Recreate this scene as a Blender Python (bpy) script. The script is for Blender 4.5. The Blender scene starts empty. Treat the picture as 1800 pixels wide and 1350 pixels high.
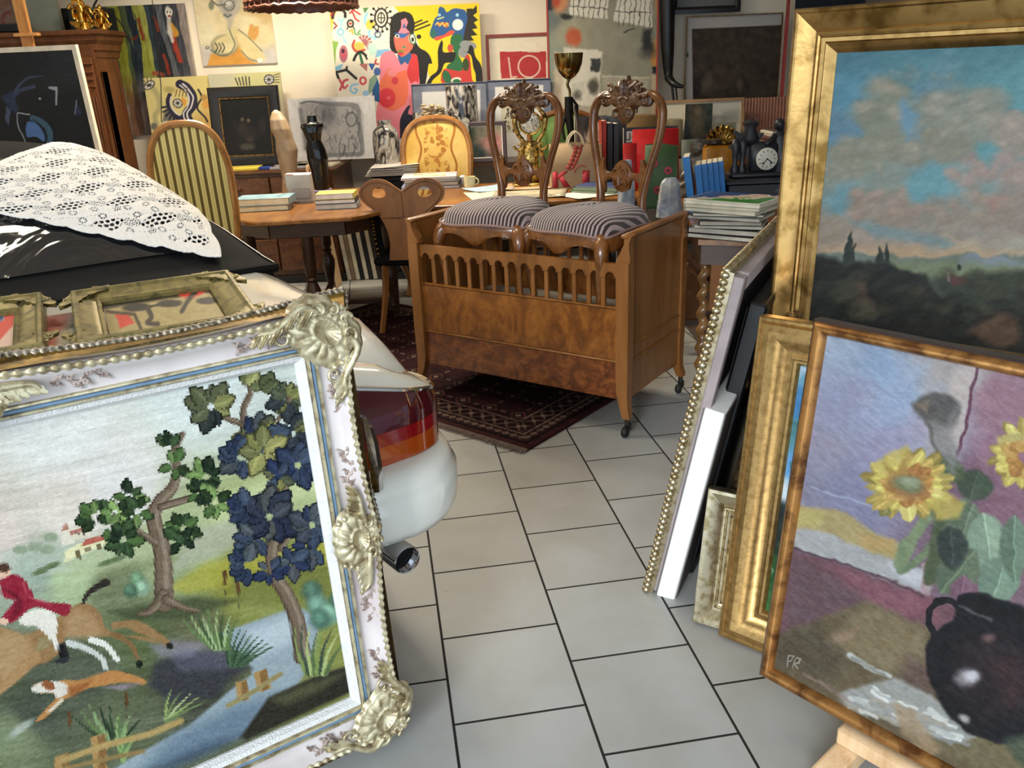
import bpy, math, random
import numpy as np
from mathutils import Matrix, Vector

# ------------------------------------------------------------------ camera
FPX = 1456.0; CH = 1.5; PITCH = 0.363583; ROLL = -0.042288
def camera_axes():
    cp, sp = math.cos(PITCH), math.sin(PITCH)
    f = np.array([0, cp, -sp]); r = np.array([1., 0, 0]); u = np.cross(r, f)
    c, s = math.cos(ROLL), math.sin(ROLL)
    return c*r + s*u, -s*r + c*u, f
CR, CU, CF = camera_axes(); CO = np.array([0, 0, CH])
cd = bpy.data.cameras.new('camera'); cam = bpy.data.objects.new('camera', cd)
bpy.context.scene.collection.objects.link(cam)
cd.sensor_width = 36; cd.lens = FPX*36/1800; cd.clip_start = 0.02
cam.matrix_world = Matrix(((CR[0], CU[0], -CF[0], 0), (CR[1], CU[1], -CF[1], 0), (CR[2], CU[2], -CF[2], CH), (0, 0, 0, 1)))
sc = bpy.context.scene; sc.camera = cam
sc.view_settings.view_transform = 'Standard'; sc.view_settings.look = 'None'
sc.view_settings.gamma = 1; sc.view_settings.use_curve_mapping = False
sc.view_settings.exposure = 0.38

# ------------------------------------------------------------------ daylight and ceiling lamps
world = bpy.data.worlds.new('sky'); sc.world = world; world.use_nodes = True
bg = world.node_tree.nodes['Background']; bg.inputs[0].default_value = (0.70, 0.85, 1.0, 1); bg.inputs[1].default_value = 1.75
def area(name, loc, rot, sx, sy, e, col, spread=math.pi):
    l = bpy.data.lights.new(name, 'AREA'); l.shape = 'RECTANGLE'; l.size = sx; l.size_y = sy; l.energy = e; l.color = col
    l.spread = spread
    o = bpy.data.objects.new(name, l); sc.collection.objects.link(o); o.location = loc; o.rotation_euler = rot; return o
# fluorescent / halogen ceiling lamps of the room (their housings are built further down)
LAMPS = [(-1.5, 5.7, 2.86, 62), (-0.2, 5.7, 2.86, 24), (-2.3, 3.6, 2.86, 14), (-0.5, 3.4, 2.86, 9)]
for lx, ly, lz, le in LAMPS:
    area('ceiling_light_source', (lx, ly, lz-0.03), (0, 0, 0), 0.9, 0.25, le, (1.0, 0.88, 0.68), 2.7)
# daylight from the open front, from the street side on the left
sun = bpy.data.lights.new('daylight', 'SUN'); sun.energy = 1.9; sun.angle = math.radians(20); sun.color = (0.92, 0.96, 1.0)
so = bpy.data.objects.new('daylight', sun); sc.collection.objects.link(so)
so.rotation_euler = Vector((0.38, 0.86, -0.36)).to_track_quat('-Z', 'Y').to_euler()

# ------------------------------------------------------------------ helpers
def ray(x, y): return CR*(x-900)/FPX - CU*(y-675)/FPX + CF
def A(x, y, Y):                       # point seen at (x, y), at distance Y into the room
    d = ray(x, y); return CO + d*(Y/d[1])
def Z(x, y, z=0.0):                   # point seen at (x, y), at height z
    d = ray(x, y); return CO + d*((z-CH)/d[2])
def proj(P):
    v = np.asarray(P, float) - CO; w = v@CF
    return 900+FPX*(v@CR)/w, 675-FPX*(v@CU)/w
def onplane(x, y, P, n):
    d = ray(x, y); return CO + d*(((P-CO)@n)/(d@n))
def lin(c): 
    c = np.asarray(c, float); return np.where(c <= 0.04045, c/12.92, ((c+0.055)/1.055)**2.4)
def hx(s): return tuple(int(s[i:i+2], 16)/255 for i in (0, 2, 4))
def col4(s, k=1.0):
    c = lin(hx(s) if isinstance(s, str) else s)*k; return (float(c[0]), float(c[1]), float(c[2]), 1)
def vec(*a): return np.array(a, float)
def unit(v): v = np.asarray(v, float); return v/np.linalg.norm(v)

class G:                              # a bag of faces that becomes one mesh
    def __init__(s): s.v = []; s.f = []
    def add(s, V, F):
        n = len(s.v); s.v.extend([tuple(map(float, p)) for p in V]); s.f.extend([tuple(i+n for i in f) for f in F]); return s
    def box(s, c, d, ax=None, bev=0.0):
        c = np.asarray(c, float); d = np.asarray(d, float)/2
        X = np.eye(3) if ax is None else np.asarray(ax, float)
        if bev <= 0:
            V = [c + X.T@(d*vec(i, j, k)) for i in (-1, 1) for j in (-1, 1) for k in (-1, 1)]
            return s.add(V, [(0, 1, 3, 2), (4, 6, 7, 5), (0, 4, 5, 1), (2, 3, 7, 6), (0, 2, 6, 4), (1, 5, 7, 3)])
        b = min(bev, d.min()*0.9)
        # bevelled box: octagon-like rings in the local xy plane
        def ring(k, ins):
            x, y = d[0]-ins, d[1]-ins
            q = [(-x+b, -y), (x-b, -y), (x, -y+b), (x, y-b), (x-b, y), (-x+b, y), (-x, y-b), (-x, -y+b)]
            return [c + X.T@vec(a, e, k) for a, e in q]
        R = [ring(-d[2], b), ring(-d[2]+b, 0), ring(d[2]-b, 0), ring(d[2], b)]
        return s.loft(R, True, True)
    def loft(s, R, closed=True, caps=True):
        n = len(R[0]); V = [p for r in R for p in r]; F = []
        for i in range(len(R)-1):
            for j in range(n if closed else n-1):
                a = i*n+j; b = i*n+(j+1) % n; F.append((a, b, b+n, a+n))
        if caps and closed: F.append(tuple(reversed(range(n)))); F.append(tuple(range((len(R)-1)*n, len(R)*n)))
        return s.add(V, F)
    def lathe(s, prof, c=(0, 0, 0), n=20, ax=None, twist=None):
        c = np.asarray(c, float); X = np.eye(3) if ax is None else np.asarray(ax, float); R = []
        for i, (r, z) in enumerate(prof):
            R.append([c + X.T@vec(r*math.cos(2*math.pi*k/n), r*math.sin(2*math.pi*k/n), z) for k in range(n)])
        return s.loft(R)
    def tube(s, pts, rad, n=8, flat=1.0, up=None, closed=False):
        pts = [np.asarray(p, float) for p in pts]; m = len(pts); R = []
        rad = [rad]*m if np.isscalar(rad) else list(rad)
        if len(rad) != m: rad = list(np.interp(np.linspace(0, 1, m), np.linspace(0, 1, len(rad)), rad))
        ref = None
        for i in range(m):
            t = pts[(i+1) % m]-pts[i-1] if closed else pts[min(i+1, m-1)]-pts[max(i-1, 0)]
            t = t/(np.linalg.norm(t)+1e-12)
            if ref is None:
                ref = vec(0, 0, 1) if abs(t[2]) < .9 else vec(1, 0, 0)
                if up is not None: ref = np.asarray(up, float)
            if up is not None: ref = np.asarray(up, float)
            a = np.cross(t, ref); a /= np.linalg.norm(a)+1e-12; b = np.cross(a, t); ref = b
            R.append([pts[i]+rad[i]*(a*math.cos(2*math.pi*k/n)+b*flat*math.sin(2*math.pi*k/n)) for k in range(n)])
        if closed: R.append(R[0]); return s.loft(R, True, False)
        return s.loft(R)
    def prism(s, P2, t, o=(0, 0, 0), u=(1, 0, 0), v=(0, 0, 1), bev=0.0):
        """outline P2 in the (u, v) plane, extruded by t along u x v (towards +n)"""
        o = np.asarray(o, float); u = np.asarray(u, float); v = np.asarray(v, float); n = np.cross(u, v); n = n/np.linalg.norm(n)
        P2 = np.asarray(P2, float)
        def ring(h, ins):
            Q = P2
            if ins:
                c = P2.mean(0); d = P2-c; L = np.linalg.norm(d, axis=1, keepdims=True); Q = c+d*(1-ins/np.maximum(L, ins*1.2))
            return [o+u*a+v*b+n*h for a, b in Q]
        R = [ring(0, 0), ring(t, 0)] if not bev else [ring(0, bev), ring(bev, 0), ring(t-bev, 0), ring(t, bev)]
        return s.loft(R)
    def grid(s, fn, nu, nv, cu=False):
        V = [fn(i/(nu if cu else nu-1), j/(nv-1)) for j in range(nv) for i in range(nu)]; F = []
        for j in range(nv-1):
            for i in range(nu if cu else nu-1):
                a = j*nu+i; b = j*nu+(i+1) % nu; F.append((a, b, b+nu, a+nu))
        return s.add(V, F)
    def xf(s, loc=(0, 0, 0), rz=0.0, M=None):
        V = np.array(s.v); R = np.array([[math.cos(rz), -math.sin(rz), 0], [math.sin(rz), math.cos(rz), 0], [0, 0, 1]]) if M is None else np.asarray(M, float)
        s.v = [tuple(p) for p in (V@R.T+np.asarray(loc, float))]; return s

ORG = {}
def thing(name, label, cat, loc=(0, 0, 0), rz=0.0, group=None, kind=None):
    o = bpy.data.objects.new(name, None); sc.collection.objects.link(o); o.empty_display_size = .1
    o.location = [float(c) for c in loc]; o.rotation_euler = (0, 0, rz)
    o['label'] = label; o['category'] = cat
    if group: o['group'] = group
    if kind: o['kind'] = kind
    ORG[o.name] = (np.array([float(c) for c in loc]), rz); return o
def finish(me, mat, ang=40):
    me.materials.append(mat); me.update()
    me.polygons.foreach_set('use_smooth', [True]*len(me.polygons))
    me.set_sharp_from_angle(angle=math.radians(ang))
def part(name, g, mat, parent, world=False, label=None, kind=None, ang=40):
    """a mesh; world=True means its points are in room coordinates"""
    V = np.array(g.v)
    p = parent; 
    if parent is not None:
        root = ORG[parent.name]
        if world:
            a = -root[1]; R = np.array([[math.cos(a), -math.sin(a), 0], [math.sin(a), math.cos(a), 0], [0, 0, 1]])
            V = (V-root[0])@R.T
    me = bpy.data.meshes.new(name); me.from_pydata([tuple(p) for p in V], [], g.f)
    import bmesh
    bm = bmesh.new(); bm.from_mesh(me); bmesh.ops.recalc_face_normals(bm, faces=bm.faces); bm.to_mesh(me); bm.free()
    finish(me, mat, ang)
    o = bpy.data.objects.new(name, me); sc.collection.objects.link(o); o.parent = parent
    if parent is not None: ORG[o.name] = ORG[parent.name]
    if label: o['label'] = label
    if kind: o['kind'] = kind
    return o
def solo(name, g, mat, label, cat, group=None, kind=None, ang=40, origin=None):
    """a thing that is one mesh, points in room coordinates"""
    V = np.array(g.v); lo = V.min(0); hi = V.max(0); c = np.array([(lo[0]+hi[0])/2, (lo[1]+hi[1])/2, lo[2]]) if origin is None else np.asarray(origin, float)
    g.v = [tuple(p) for p in V-c]; o = part(name, g, mat, None, ang=ang); o.location = [float(q) for q in c]
    ORG[o.name] = (c, 0.0)
    if label: o['label'] = label; o['category'] = cat
    if group: o['group'] = group
    if kind: o['kind'] = kind
    return o
def struct(name, g, mat): 
    o = part(name, g, mat, None); o['kind'] = 'structure'; return o
def copy_tree(o, parent=None, loc=None, rz=None, label=None):
    c = o.copy(); sc.collection.objects.link(c); c.parent = parent
    for ch in [x for x in o.children]: copy_tree(ch, c)
    if loc is not None: c.location = [float(q) for q in loc]
    if rz is not None: c.rotation_euler = (0, 0, rz)
    if label: c['label'] = label
    return c

# ------------------------------------------------------------------ materials
def nodes(name):
    m = bpy.data.materials.new(name); m.use_nodes = True; nt = m.node_tree; b = nt.nodes['Principled BSDF']; return m, nt, b
def link(nt, a, b): nt.links.new(a, b)
def add_bump(nt, b, h, strength, dist=.01):
    bp = nt.nodes.new('ShaderNodeBump'); bp.inputs['Strength'].default_value = strength; bp.inputs['Distance'].default_value = dist
    link(nt, h, bp.inputs['Height']); link(nt, bp.outputs[0], b.inputs['Normal'])
def tex(nt, scale=(1, 1, 1), kind='Object', rot=(0, 0, 0)):
    t = nt.nodes.new('ShaderNodeTexCoord'); m = nt.nodes.new('ShaderNodeMapping'); m.inputs['Scale'].default_value = scale; m.inputs['Rotation'].default_value = rot
    link(nt, t.outputs[kind], m.inputs['Vector']); return m.outputs[0]
def noise(nt, v, scale, detail=4, dist=0.0, rough=.55):
    n = nt.nodes.new('ShaderNodeTexNoise'); n.inputs['Scale'].default_value = scale; n.inputs['Detail'].default_value = detail
    n.inputs['Distortion'].default_value = dist; n.inputs['Roughness'].default_value = rough; link(nt, v, n.inputs['Vector']); return n.outputs['Fac']
def ramp(nt, f, stops):
    r = nt.nodes.new('ShaderNodeValToRGB'); link(nt, f, r.inputs[0]); e = r.color_ramp.elements
    while len(e) < len(stops): e.new(.5)
    for i, (p, c) in enumerate(stops): e[i].position = p; e[i].color = c
    return r.outputs[0]
def plain(name, c, rough=.5, metal=0.0, var=.12, ns=12, bump=0.0, coat=0.0, spec=.5, c2=None, bs=None, k=1.0):
    m, nt, b = nodes(name); v = tex(nt)
    a = np.array(col4(c, k)[:3]); lo = col4(c2)[:3] if c2 else a*(1-var*1.6)
    f = noise(nt, v, ns, 5)
    link(nt, ramp(nt, f, [(.3, (*map(float, lo), 1)), (.68, (*map(float, a if c2 else np.minimum(a*(1+var), .95)), 1))]), b.inputs['Base Color'])
    b.inputs['Roughness'].default_value = rough; b.inputs['Metallic'].default_value = metal
    b.inputs['Coat Weight'].default_value = coat; b.inputs['Coat Roughness'].default_value = .08; b.inputs['Specular IOR Level'].default_value = spec
    if bump: add_bump(nt, b, noise(nt, v, bs or ns*4, 6), bump)
    return m
def wood(name, c1, c2, c3=None, scale=(2, 2, 14), rough=.32, dist=1.2, coat=.25, rot=(0, 0, 0), bump=.06):
    m, nt, b = nodes(name); v = tex(nt, scale, rot=rot); f = noise(nt, v, 1.6, 8, dist, .62)
    f2 = noise(nt, tex(nt, tuple(s*5 for s in scale), rot=rot), 2.4, 6, .4)
    mx = nt.nodes.new('ShaderNodeMath'); mx.operation = 'MULTIPLY_ADD'; link(nt, f2, mx.inputs[0]); mx.inputs[1].default_value = .3
    link(nt, f, mx.inputs[2])
    c3 = c3 or c2
    link(nt, ramp(nt, mx.outputs[0], [(.38, col4(c1)), (.62, col4(c2)), (.82, col4(c3))]), b.inputs['Base Color'])
    b.inputs['Roughness'].default_value = rough; b.inputs['Coat Weight'].default_value = coat; b.inputs['Coat Roughness'].default_value = .12
    add_bump(nt, b, mx.outputs[0], bump); return m
def vcol(name, rough=.6, bump=.0, bs=60, coat=0.0, spec=.4, metal=0.0, dist=.004):
    m, nt, b = nodes(name); a = nt.nodes.new('ShaderNodeAttribute'); a.attribute_name = 'Col'; link(nt, a.outputs['Color'], b.inputs['Base Color'])
    b.inputs['Roughness'].default_value = rough; b.inputs['Coat Weight'].default_value = coat; b.inputs['Specular IOR Level'].default_value = spec
    b.inputs['Metallic'].default_value = metal; b.inputs['Coat Roughness'].default_value = .15
    if bump: add_bump(nt, b, noise(nt, tex(nt), bs, 6, .5), bump, dist)
    return m
def gilt(name, c, c2, rough=.35, ns=30, metal=.85, bump=.15, stretch=(1, 1, 1)):
    m, nt, b = nodes(name); v = tex(nt, stretch); f = noise(nt, v, ns, 7, .3)
    link(nt, ramp(nt, f, [(.36, col4(c2)), (.55, col4(c))]), b.inputs['Base Color'])
    b.inputs['Roughness'].default_value = rough; b.inputs['Metallic'].default_value = metal; add_bump(nt, b, f, bump, .004); return m
M = {}
M['wall'] = plain('cream_plaster', 'efe3cf', .9, var=.04, ns=3, bump=.05)
M['wall_white'] = plain('white_plaster', 'e6e2da', .9, var=.04, ns=3, bump=.05)
M['ceiling'] = plain('ceiling_plaster', 'eae4d8', .9, var=.03)
M['crib'] = wood('golden_walnut_veneer', '48260b', '7c4719', '995f24', (4, 4, 2.6), .33, 2.4, .35)
M['crib_side'] = wood('golden_walnut_plank', '56300f', '82501f', '926030', (7, 7, .9), .38, .5, .2)
M['burl'] = wood('walnut_burl', '1e0e06', '6c3614', '935424', (4.2, 4.2, 6), .3, 2.6, .4)
M['walnut'] = wood('carved_walnut', '42230b', '70421a', '865428', (6, 6, 5), .26, .6, .5)
M['walnut_dark'] = wood('carved_dark_walnut', '2c180b', '573518', '66421f', (7, 7, 7), .3, .6, .4, bump=.2)
M['oak_dark'] = wood('dark_stained_wood', '1c0f08', '3f2412', '4d2e18', (3, 3, 12), .4, .6, .2)
M['cabinet'] = wood('brown_cabinet_wood', '3a2012', '6a3f22', '7a4b2a', (9, 9, 1.2), .42, .5, .15)
M['tabletop'] = wood('worn_tabletop', '54300f', '85531f', '9a6a34', (9, 1.8, 9), .3, .7, .3)
M['pine'] = wood('pine_wood', 'b98a5a', 'dcb88c', 'e4c49c', (10, 10, 1.2), .55, .5, .0)
M['easel'] = wood('easel_wood', '9a6028', 'c88a48', 'd29a5a', (10, 10, 1.2), .45, .5, .1)
M['black'] = plain('black_paint', '131315', .35, var=.2)
M['black_cloth'] = plain('black_canvas_cloth', '0b0c0e', .85, var=.15, ns=80, bump=.2, spec=.2)
M['blackbox'] = plain('dark_interior', '0e0c0b', .8, spec=.2)
M['brass'] = plain('brass_nails', 'a8864c', .3, 1.0)
M['darkmetal'] = plain('dark_bronze', '2a2522', .4, .8, bump=.1)
M['steel'] = plain('caster_steel', '4a4845', .35, .9)
M['rubber'] = plain('black_rubber', '111111', .6)
M['white_paint'] = plain('white_paint', 'f1f0ec', .5, var=.03)
M['paper'] = plain('white_paper', 'e9e4dc', .85, var=.05)
M['cream_paper'] = plain('cream_paper', 'd8ccb0', .85, var=.08)
def colm(c, rough=.55, **k):
    key = 'c'+c+str(rough)
    if key not in M: M[key] = plain('painted_'+c, c, rough, **k)
    return M[key]
# ------------------------------------------------------------------ structure
TILE = 0.33342; YAW = 0.149093
m, nt, b = nodes('pale_floor_tiles')
tc = nt.nodes.new('ShaderNodeTexCoord'); mp = nt.nodes.new('ShaderNodeMapping'); mp.vector_type = 'POINT'
# texture x runs along the courses (b axis), texture y across them
c_, s_ = math.cos(YAW), math.sin(YAW)
mp.inputs['Rotation'].default_value = (0, 0, -(YAW+math.pi/2))
mp.inputs['Scale'].default_value = (1/TILE, 1/TILE, 1)
# after the rotation: x' = b, y' = -a
mp.inputs['Location'].default_value = (-0.345+20, 0.1855+21, 0)
link(nt, tc.outputs['Object'], mp.inputs['Vector'])
bk = nt.nodes.new('ShaderNodeTexBrick'); bk.offset = .5; bk.offset_frequency = 2; bk.squash = 1
bk.inputs['Scale'].default_value = 1; bk.inputs['Brick Width'].default_value = 1; bk.inputs['Row Height'].default_value = 1
bk.inputs['Mortar Size'].default_value = .0112; bk.inputs['Mortar Smooth'].default_value = .2; bk.inputs['Bias'].default_value = -.2
bk.inputs['Color1'].default_value = col4('aaabaa'); bk.inputs['Color2'].default_value = col4('9f9d98'); bk.inputs['Mortar'].default_value = col4('1a1917')
link(nt, mp.outputs[0], bk.inputs['Vector'])
nf = noise(nt, tex(nt), 5, 8, .5); nr = ramp(nt, nf, [(.3, (.88, .86, .82, 1)), (.65, (1, 1, 1, 1))])
mx = nt.nodes.new('ShaderNodeMix'); mx.data_type = 'RGBA'; mx.blend_type = 'MULTIPLY'; mx.inputs[0].default_value = 1
link(nt, bk.outputs['Color'], mx.inputs[6]); link(nt, nr, mx.inputs[7])
# small dark specks on the glaze
sp = ramp(nt, noise(nt, tex(nt), 46, 2), [(.755, (1, 1, 1, 1)), (.80, (.45, .42, .38, 1))])
mx2 = nt.nodes.new('ShaderNodeMix'); mx2.data_type = 'RGBA'; mx2.blend_type = 'MULTIPLY'; mx2.inputs[0].default_value = 1
link(nt, mx.outputs[2], mx2.inputs[6]); link(nt, sp, mx2.inputs[7]); link(nt, mx2.outputs[2], b.inputs['Base Color'])
rr = nt.nodes.new('ShaderNodeMapRange'); link(nt, bk.outputs['Fac'], rr.inputs[0]); rr.inputs[3].default_value = .36; rr.inputs[4].default_value = .8
link(nt, rr.outputs[0], b.inputs['Roughness']); b.inputs['Specular IOR Level'].default_value = .4
inv = nt.nodes.new('ShaderNodeMath'); inv.operation = 'SUBTRACT'; inv.inputs[0].default_value = 1; link(nt, bk.outputs['Fac'], inv.inputs[1])
add_bump(nt, b, inv.outputs[0], .5, .003)
M['tiles'] = m
XL, XR, YB, YF, HC = -4.7, 2.9, 7.25, -0.9, 2.9
struct('floor', G().box(((XL+XR)/2, (YB+YF)/2-.4, -.05), (XR-XL+.4, YB-YF+1.2, .1)), M['tiles'])
struct('ceiling', G().box(((XL+XR)/2, (YB+YF)/2, HC+.05), (XR-XL+.4, YB-YF+.4, .1)), M['ceiling'])
struct('wall_back', G().box(((XL+XR)/2, YB+.1, HC/2), (XR-XL+.4, .2, HC)), M['wall'])
struct('wall_left', G().box((XL-.1, (YB+YF)/2, HC/2), (.2, YB-YF, HC)), M['wall_white'])
struct('wall_right', G().box((XR+.1, (YB+YF)/2, HC/2), (.2, YB-YF, HC)), plain('grey_plaster', '8e877c', .9, var=.05, ns=3))
struct('added_sun_lintel', G().box(((XL+XR)/2, YF-.1, 2.78), (XR-XL+.4, .2, .24)), M['wall_white'])  # unseen lintel, added to keep the sun off the back of the room
struct('baseboard_back', G().box(((XL+XR)/2, YB-.008, .05), (XR-XL, .016, .1)), colm('3a2a1c'))
# ------------------------------------------------------------------ painter: colours for the points of a canvas grid
def vnoise(x, y, seed=0):
    xi = np.floor(x).astype(np.int64); yi = np.floor(y).astype(np.int64); fx = x-xi; fy = y-yi
    fx = fx*fx*(3-2*fx); fy = fy*fy*(3-2*fy)
    def h(a, b):
        n = (a*374761393+b*668265263+seed*974634777) & 0x7fffffff; n = ((n ^ (n >> 13))*1274126177) & 0x7fffffff
        return ((n ^ (n >> 16)) & 0xffff)/65535.
    return (h(xi, yi)*(1-fx)+h(xi+1, yi)*fx)*(1-fy)+(h(xi, yi+1)*(1-fx)+h(xi+1, yi+1)*fx)*fy
def fbm(x, y, o=4, seed=0):
    t = 0; a = .5; 
    for k in range(o): t = t+a*vnoise(x*2**k, y*2**k, seed+k); a *= .5
    return t/(1-.5**o)
class Paint:
    def __init__(s, x, y, base='888888'):
        s.x = np.asarray(x, float); s.y = np.asarray(y, float); s.c = np.tile(hx(base), (len(s.x), 1)).astype(float); s.n = 0; s.wx = s.x; s.wy = s.y; s.dtl = 1.0
    def wob(s, amp, scale, seed=1):
        s.wx = s.x+(fbm(s.x/scale, s.y/scale, 3, seed)-.5)*2*amp; s.wy = s.y+(fbm(s.x/scale, s.y/scale, 3, seed+9)-.5)*2*amp; return s
    def put(s, m, c, al=1.0):
        if isinstance(c, str): c = hx(c)
        a = (m*al)[:, None]; s.c = s.c*(1-a)+np.asarray(c, float)*a; return s
    def sub(s, x0, x1, y0, y1): return np.nonzero((s.wx > x0) & (s.wx < x1) & (s.wy > y0) & (s.wy < y1))[0]
    def puti(s, i, m, c, al):
        if isinstance(c, str): c = hx(c)
        a = (m*al)[:, None]; s.c[i] = s.c[i]*(1-a)+np.asarray(c, float)*a
    def poly(s, P, c, soft=0.0, al=1.0):
        P = np.asarray(P, float); e = soft+1
        i = s.sub(P[:, 0].min()-e, P[:, 0].max()+e, P[:, 1].min()-e, P[:, 1].max()+e)
        if len(i) == 0: return s
        x = s.wx[i]; y = s.wy[i]; ins = np.zeros(len(i), bool); dm = np.full(len(i), 1e9)
        for k in range(len(P)):
            x0, y0 = P[k]; x1, y1 = P[(k+1) % len(P)]
            if y0 != y1:
                cr = ((y0 > y) != (y1 > y)) & (x < (x1-x0)*(y-y0)/(y1-y0)+x0); ins ^= cr
            if soft > 0:
                L = (x1-x0)**2+(y1-y0)**2+1e-9; t = np.clip(((x-x0)*(x1-x0)+(y-y0)*(y1-y0))/L, 0, 1)
                dm = np.minimum(dm, np.hypot(x-x0-t*(x1-x0), y-y0-t*(y1-y0)))
        if soft > 0: m = np.clip(.5+np.where(ins, dm, -dm)/(2*soft), 0, 1)
        else: m = ins.astype(float)
        s.puti(i, m, c, al); return s
    def line(s, P, w, c, soft=.6, al=1.0, w2=None):
        P = np.asarray(P, float); W = max(w, w2 or 0)+soft+1
        i = s.sub(P[:, 0].min()-W, P[:, 0].max()+W, P[:, 1].min()-W, P[:, 1].max()+W)
        if len(i) == 0: return s
        x = s.wx[i]; y = s.wy[i]; m = np.zeros(len(i)); n = len(P)-1
        for k in range(n):
            x0, y0 = P[k]; x1, y1 = P[k+1]; L = (x1-x0)**2+(y1-y0)**2+1e-9; t = np.clip(((x-x0)*(x1-x0)+(y-y0)*(y1-y0))/L, 0, 1)
            d = np.hypot(x-x0-t*(x1-x0), y-y0-t*(y1-y0)); ww = w if w2 is None else w+(w2-w)*(k+t)/n
            m = np.maximum(m, np.clip(.5+(ww/2-d)/(2*soft), 0, 1))
        s.puti(i, m, c, al); return s
    def ell(s, cx, cy, rx, ry, c, rot=0, soft=.08, al=1.0):
        R = max(rx, ry)*(1+soft)+1; i = s.sub(cx-R, cx+R, cy-R, cy+R)
        if len(i) == 0: return s
        a = math.radians(rot); dx = s.wx[i]-cx; dy = s.wy[i]-cy; u = (dx*math.cos(a)+dy*math.sin(a))/rx; v = (-dx*math.sin(a)+dy*math.cos(a))/ry
        s.puti(i, np.clip(.5+(1-np.hypot(u, v))/(2*soft), 0, 1), c, al); return s
    def ring(s, cx, cy, rx, ry, w, c, rot=0):
        t = np.linspace(0, 2*math.pi, 25); a = math.radians(rot)
        return s.line([(cx+rx*math.cos(q)*math.cos(a)-ry*math.sin(q)*math.sin(a), cy+rx*math.cos(q)*math.sin(a)+ry*math.sin(q)*math.cos(a)) for q in t], w, c)
    def field(s, pts, p=3.0, al=1.0, sx=1.0, sy=1.0):
        W = np.zeros(len(s.x)); C = np.zeros((len(s.x), 3))
        for x, y, c in pts:
            w = 1/(((s.wx-x)/sx)**2+((s.wy-y)/sy)**2+30)**(p/2+.5); W += w; C += w[:, None]*np.array(hx(c))
        s.c = s.c*(1-al)+al*C/W[:, None]; return s
    def mott(s, amp, sx, sy=None, seed=3, ang=0.0, tint=0.0):
        sy = sy or sx; a = math.radians(ang); u = s.x*math.cos(a)+s.y*math.sin(a); v = -s.x*math.sin(a)+s.y*math.cos(a)
        n = (fbm(u/sx, v/sy, 4, seed)-.5)*2*amp; s.c = s.c+n[:, None]
        if tint: s.c += (fbm(u/sx/1.7, v/sy/1.7, 3, seed+50)-.5)[:, None]*np.array([tint, 0, -tint])
        return s
def smooth(P, n=6, closed=False):
    P = [np.asarray(p, float) for p in P]; out = []; m = len(P)
    for i in range(m if closed else m-1):
        if closed: a, b, c, d = P[i-1], P[i], P[(i+1) % m], P[(i+2) % m]
        else: a, b, c, d = P[max(i-1, 0)], P[i], P[i+1], P[min(i+2, m-1)]
        for k in range(n):
            t = k/n; out.append(.5*((2*b)+(c-a)*t+(2*a-5*b+4*c-d)*t*t+(3*b-a-3*c+d)*t**3))
    if not closed: out.append(P[-1])
    return out
def grounded(pl, z):
    k = (pl.P[2]-z)/pl.h[2]; return Plane(pl.P-pl.h*k, pl.w, pl.h, pl.W, pl.H+k)
class Plane:
    """a rectangle in the room: P bottom-left corner, w to the right, h upwards, n towards the viewer"""
    def __init__(s, P, w, h, W, H):
        s.P = np.asarray(P, float); s.w = unit(w); s.h = unit(h); s.n = unit(np.cross(s.w, s.h)); s.W = W; s.H = H
    def at(s, a, b, c=0.0): return s.P+s.w*a+s.h*b+s.n*c
    def px(s, x, y):
        Q = onplane(x, y, s.P, s.n)-s.P; return float(Q@s.w), float(Q@s.h)
    def inset(s, d, up=0.0): return Plane(s.at(d, d, up), s.w, s.h, s.W-2*d, s.H-2*d)
    def fit(s, x0, y0, x1, y1): # sub-rectangle from two opposite photo corners
        a, b = s.px(x0, y0); c, d = s.px(x1, y1); return Plane(s.at(min(a, c), min(b, d)), s.w, s.h, abs(c-a), abs(d-b))
def quadplane(x0, y0, x1, y1, Y, tilt=0.0, yaw=0.0):
    """upright board whose bottom-left is seen at (x0, y1) at depth Y and whose top right is seen at (x1, y0)"""
    w = vec(math.cos(yaw), math.sin(yaw), 0); h = unit(vec(-math.sin(yaw)*math.sin(tilt), math.cos(yaw)*math.sin(tilt), math.cos(tilt)))
    P = A(x0, y1, Y); n = unit(np.cross(w, h)); Q = onplane(x1, y0, P, n)-P
    return Plane(P, w, h, abs(Q@w), abs(Q@h))
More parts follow.
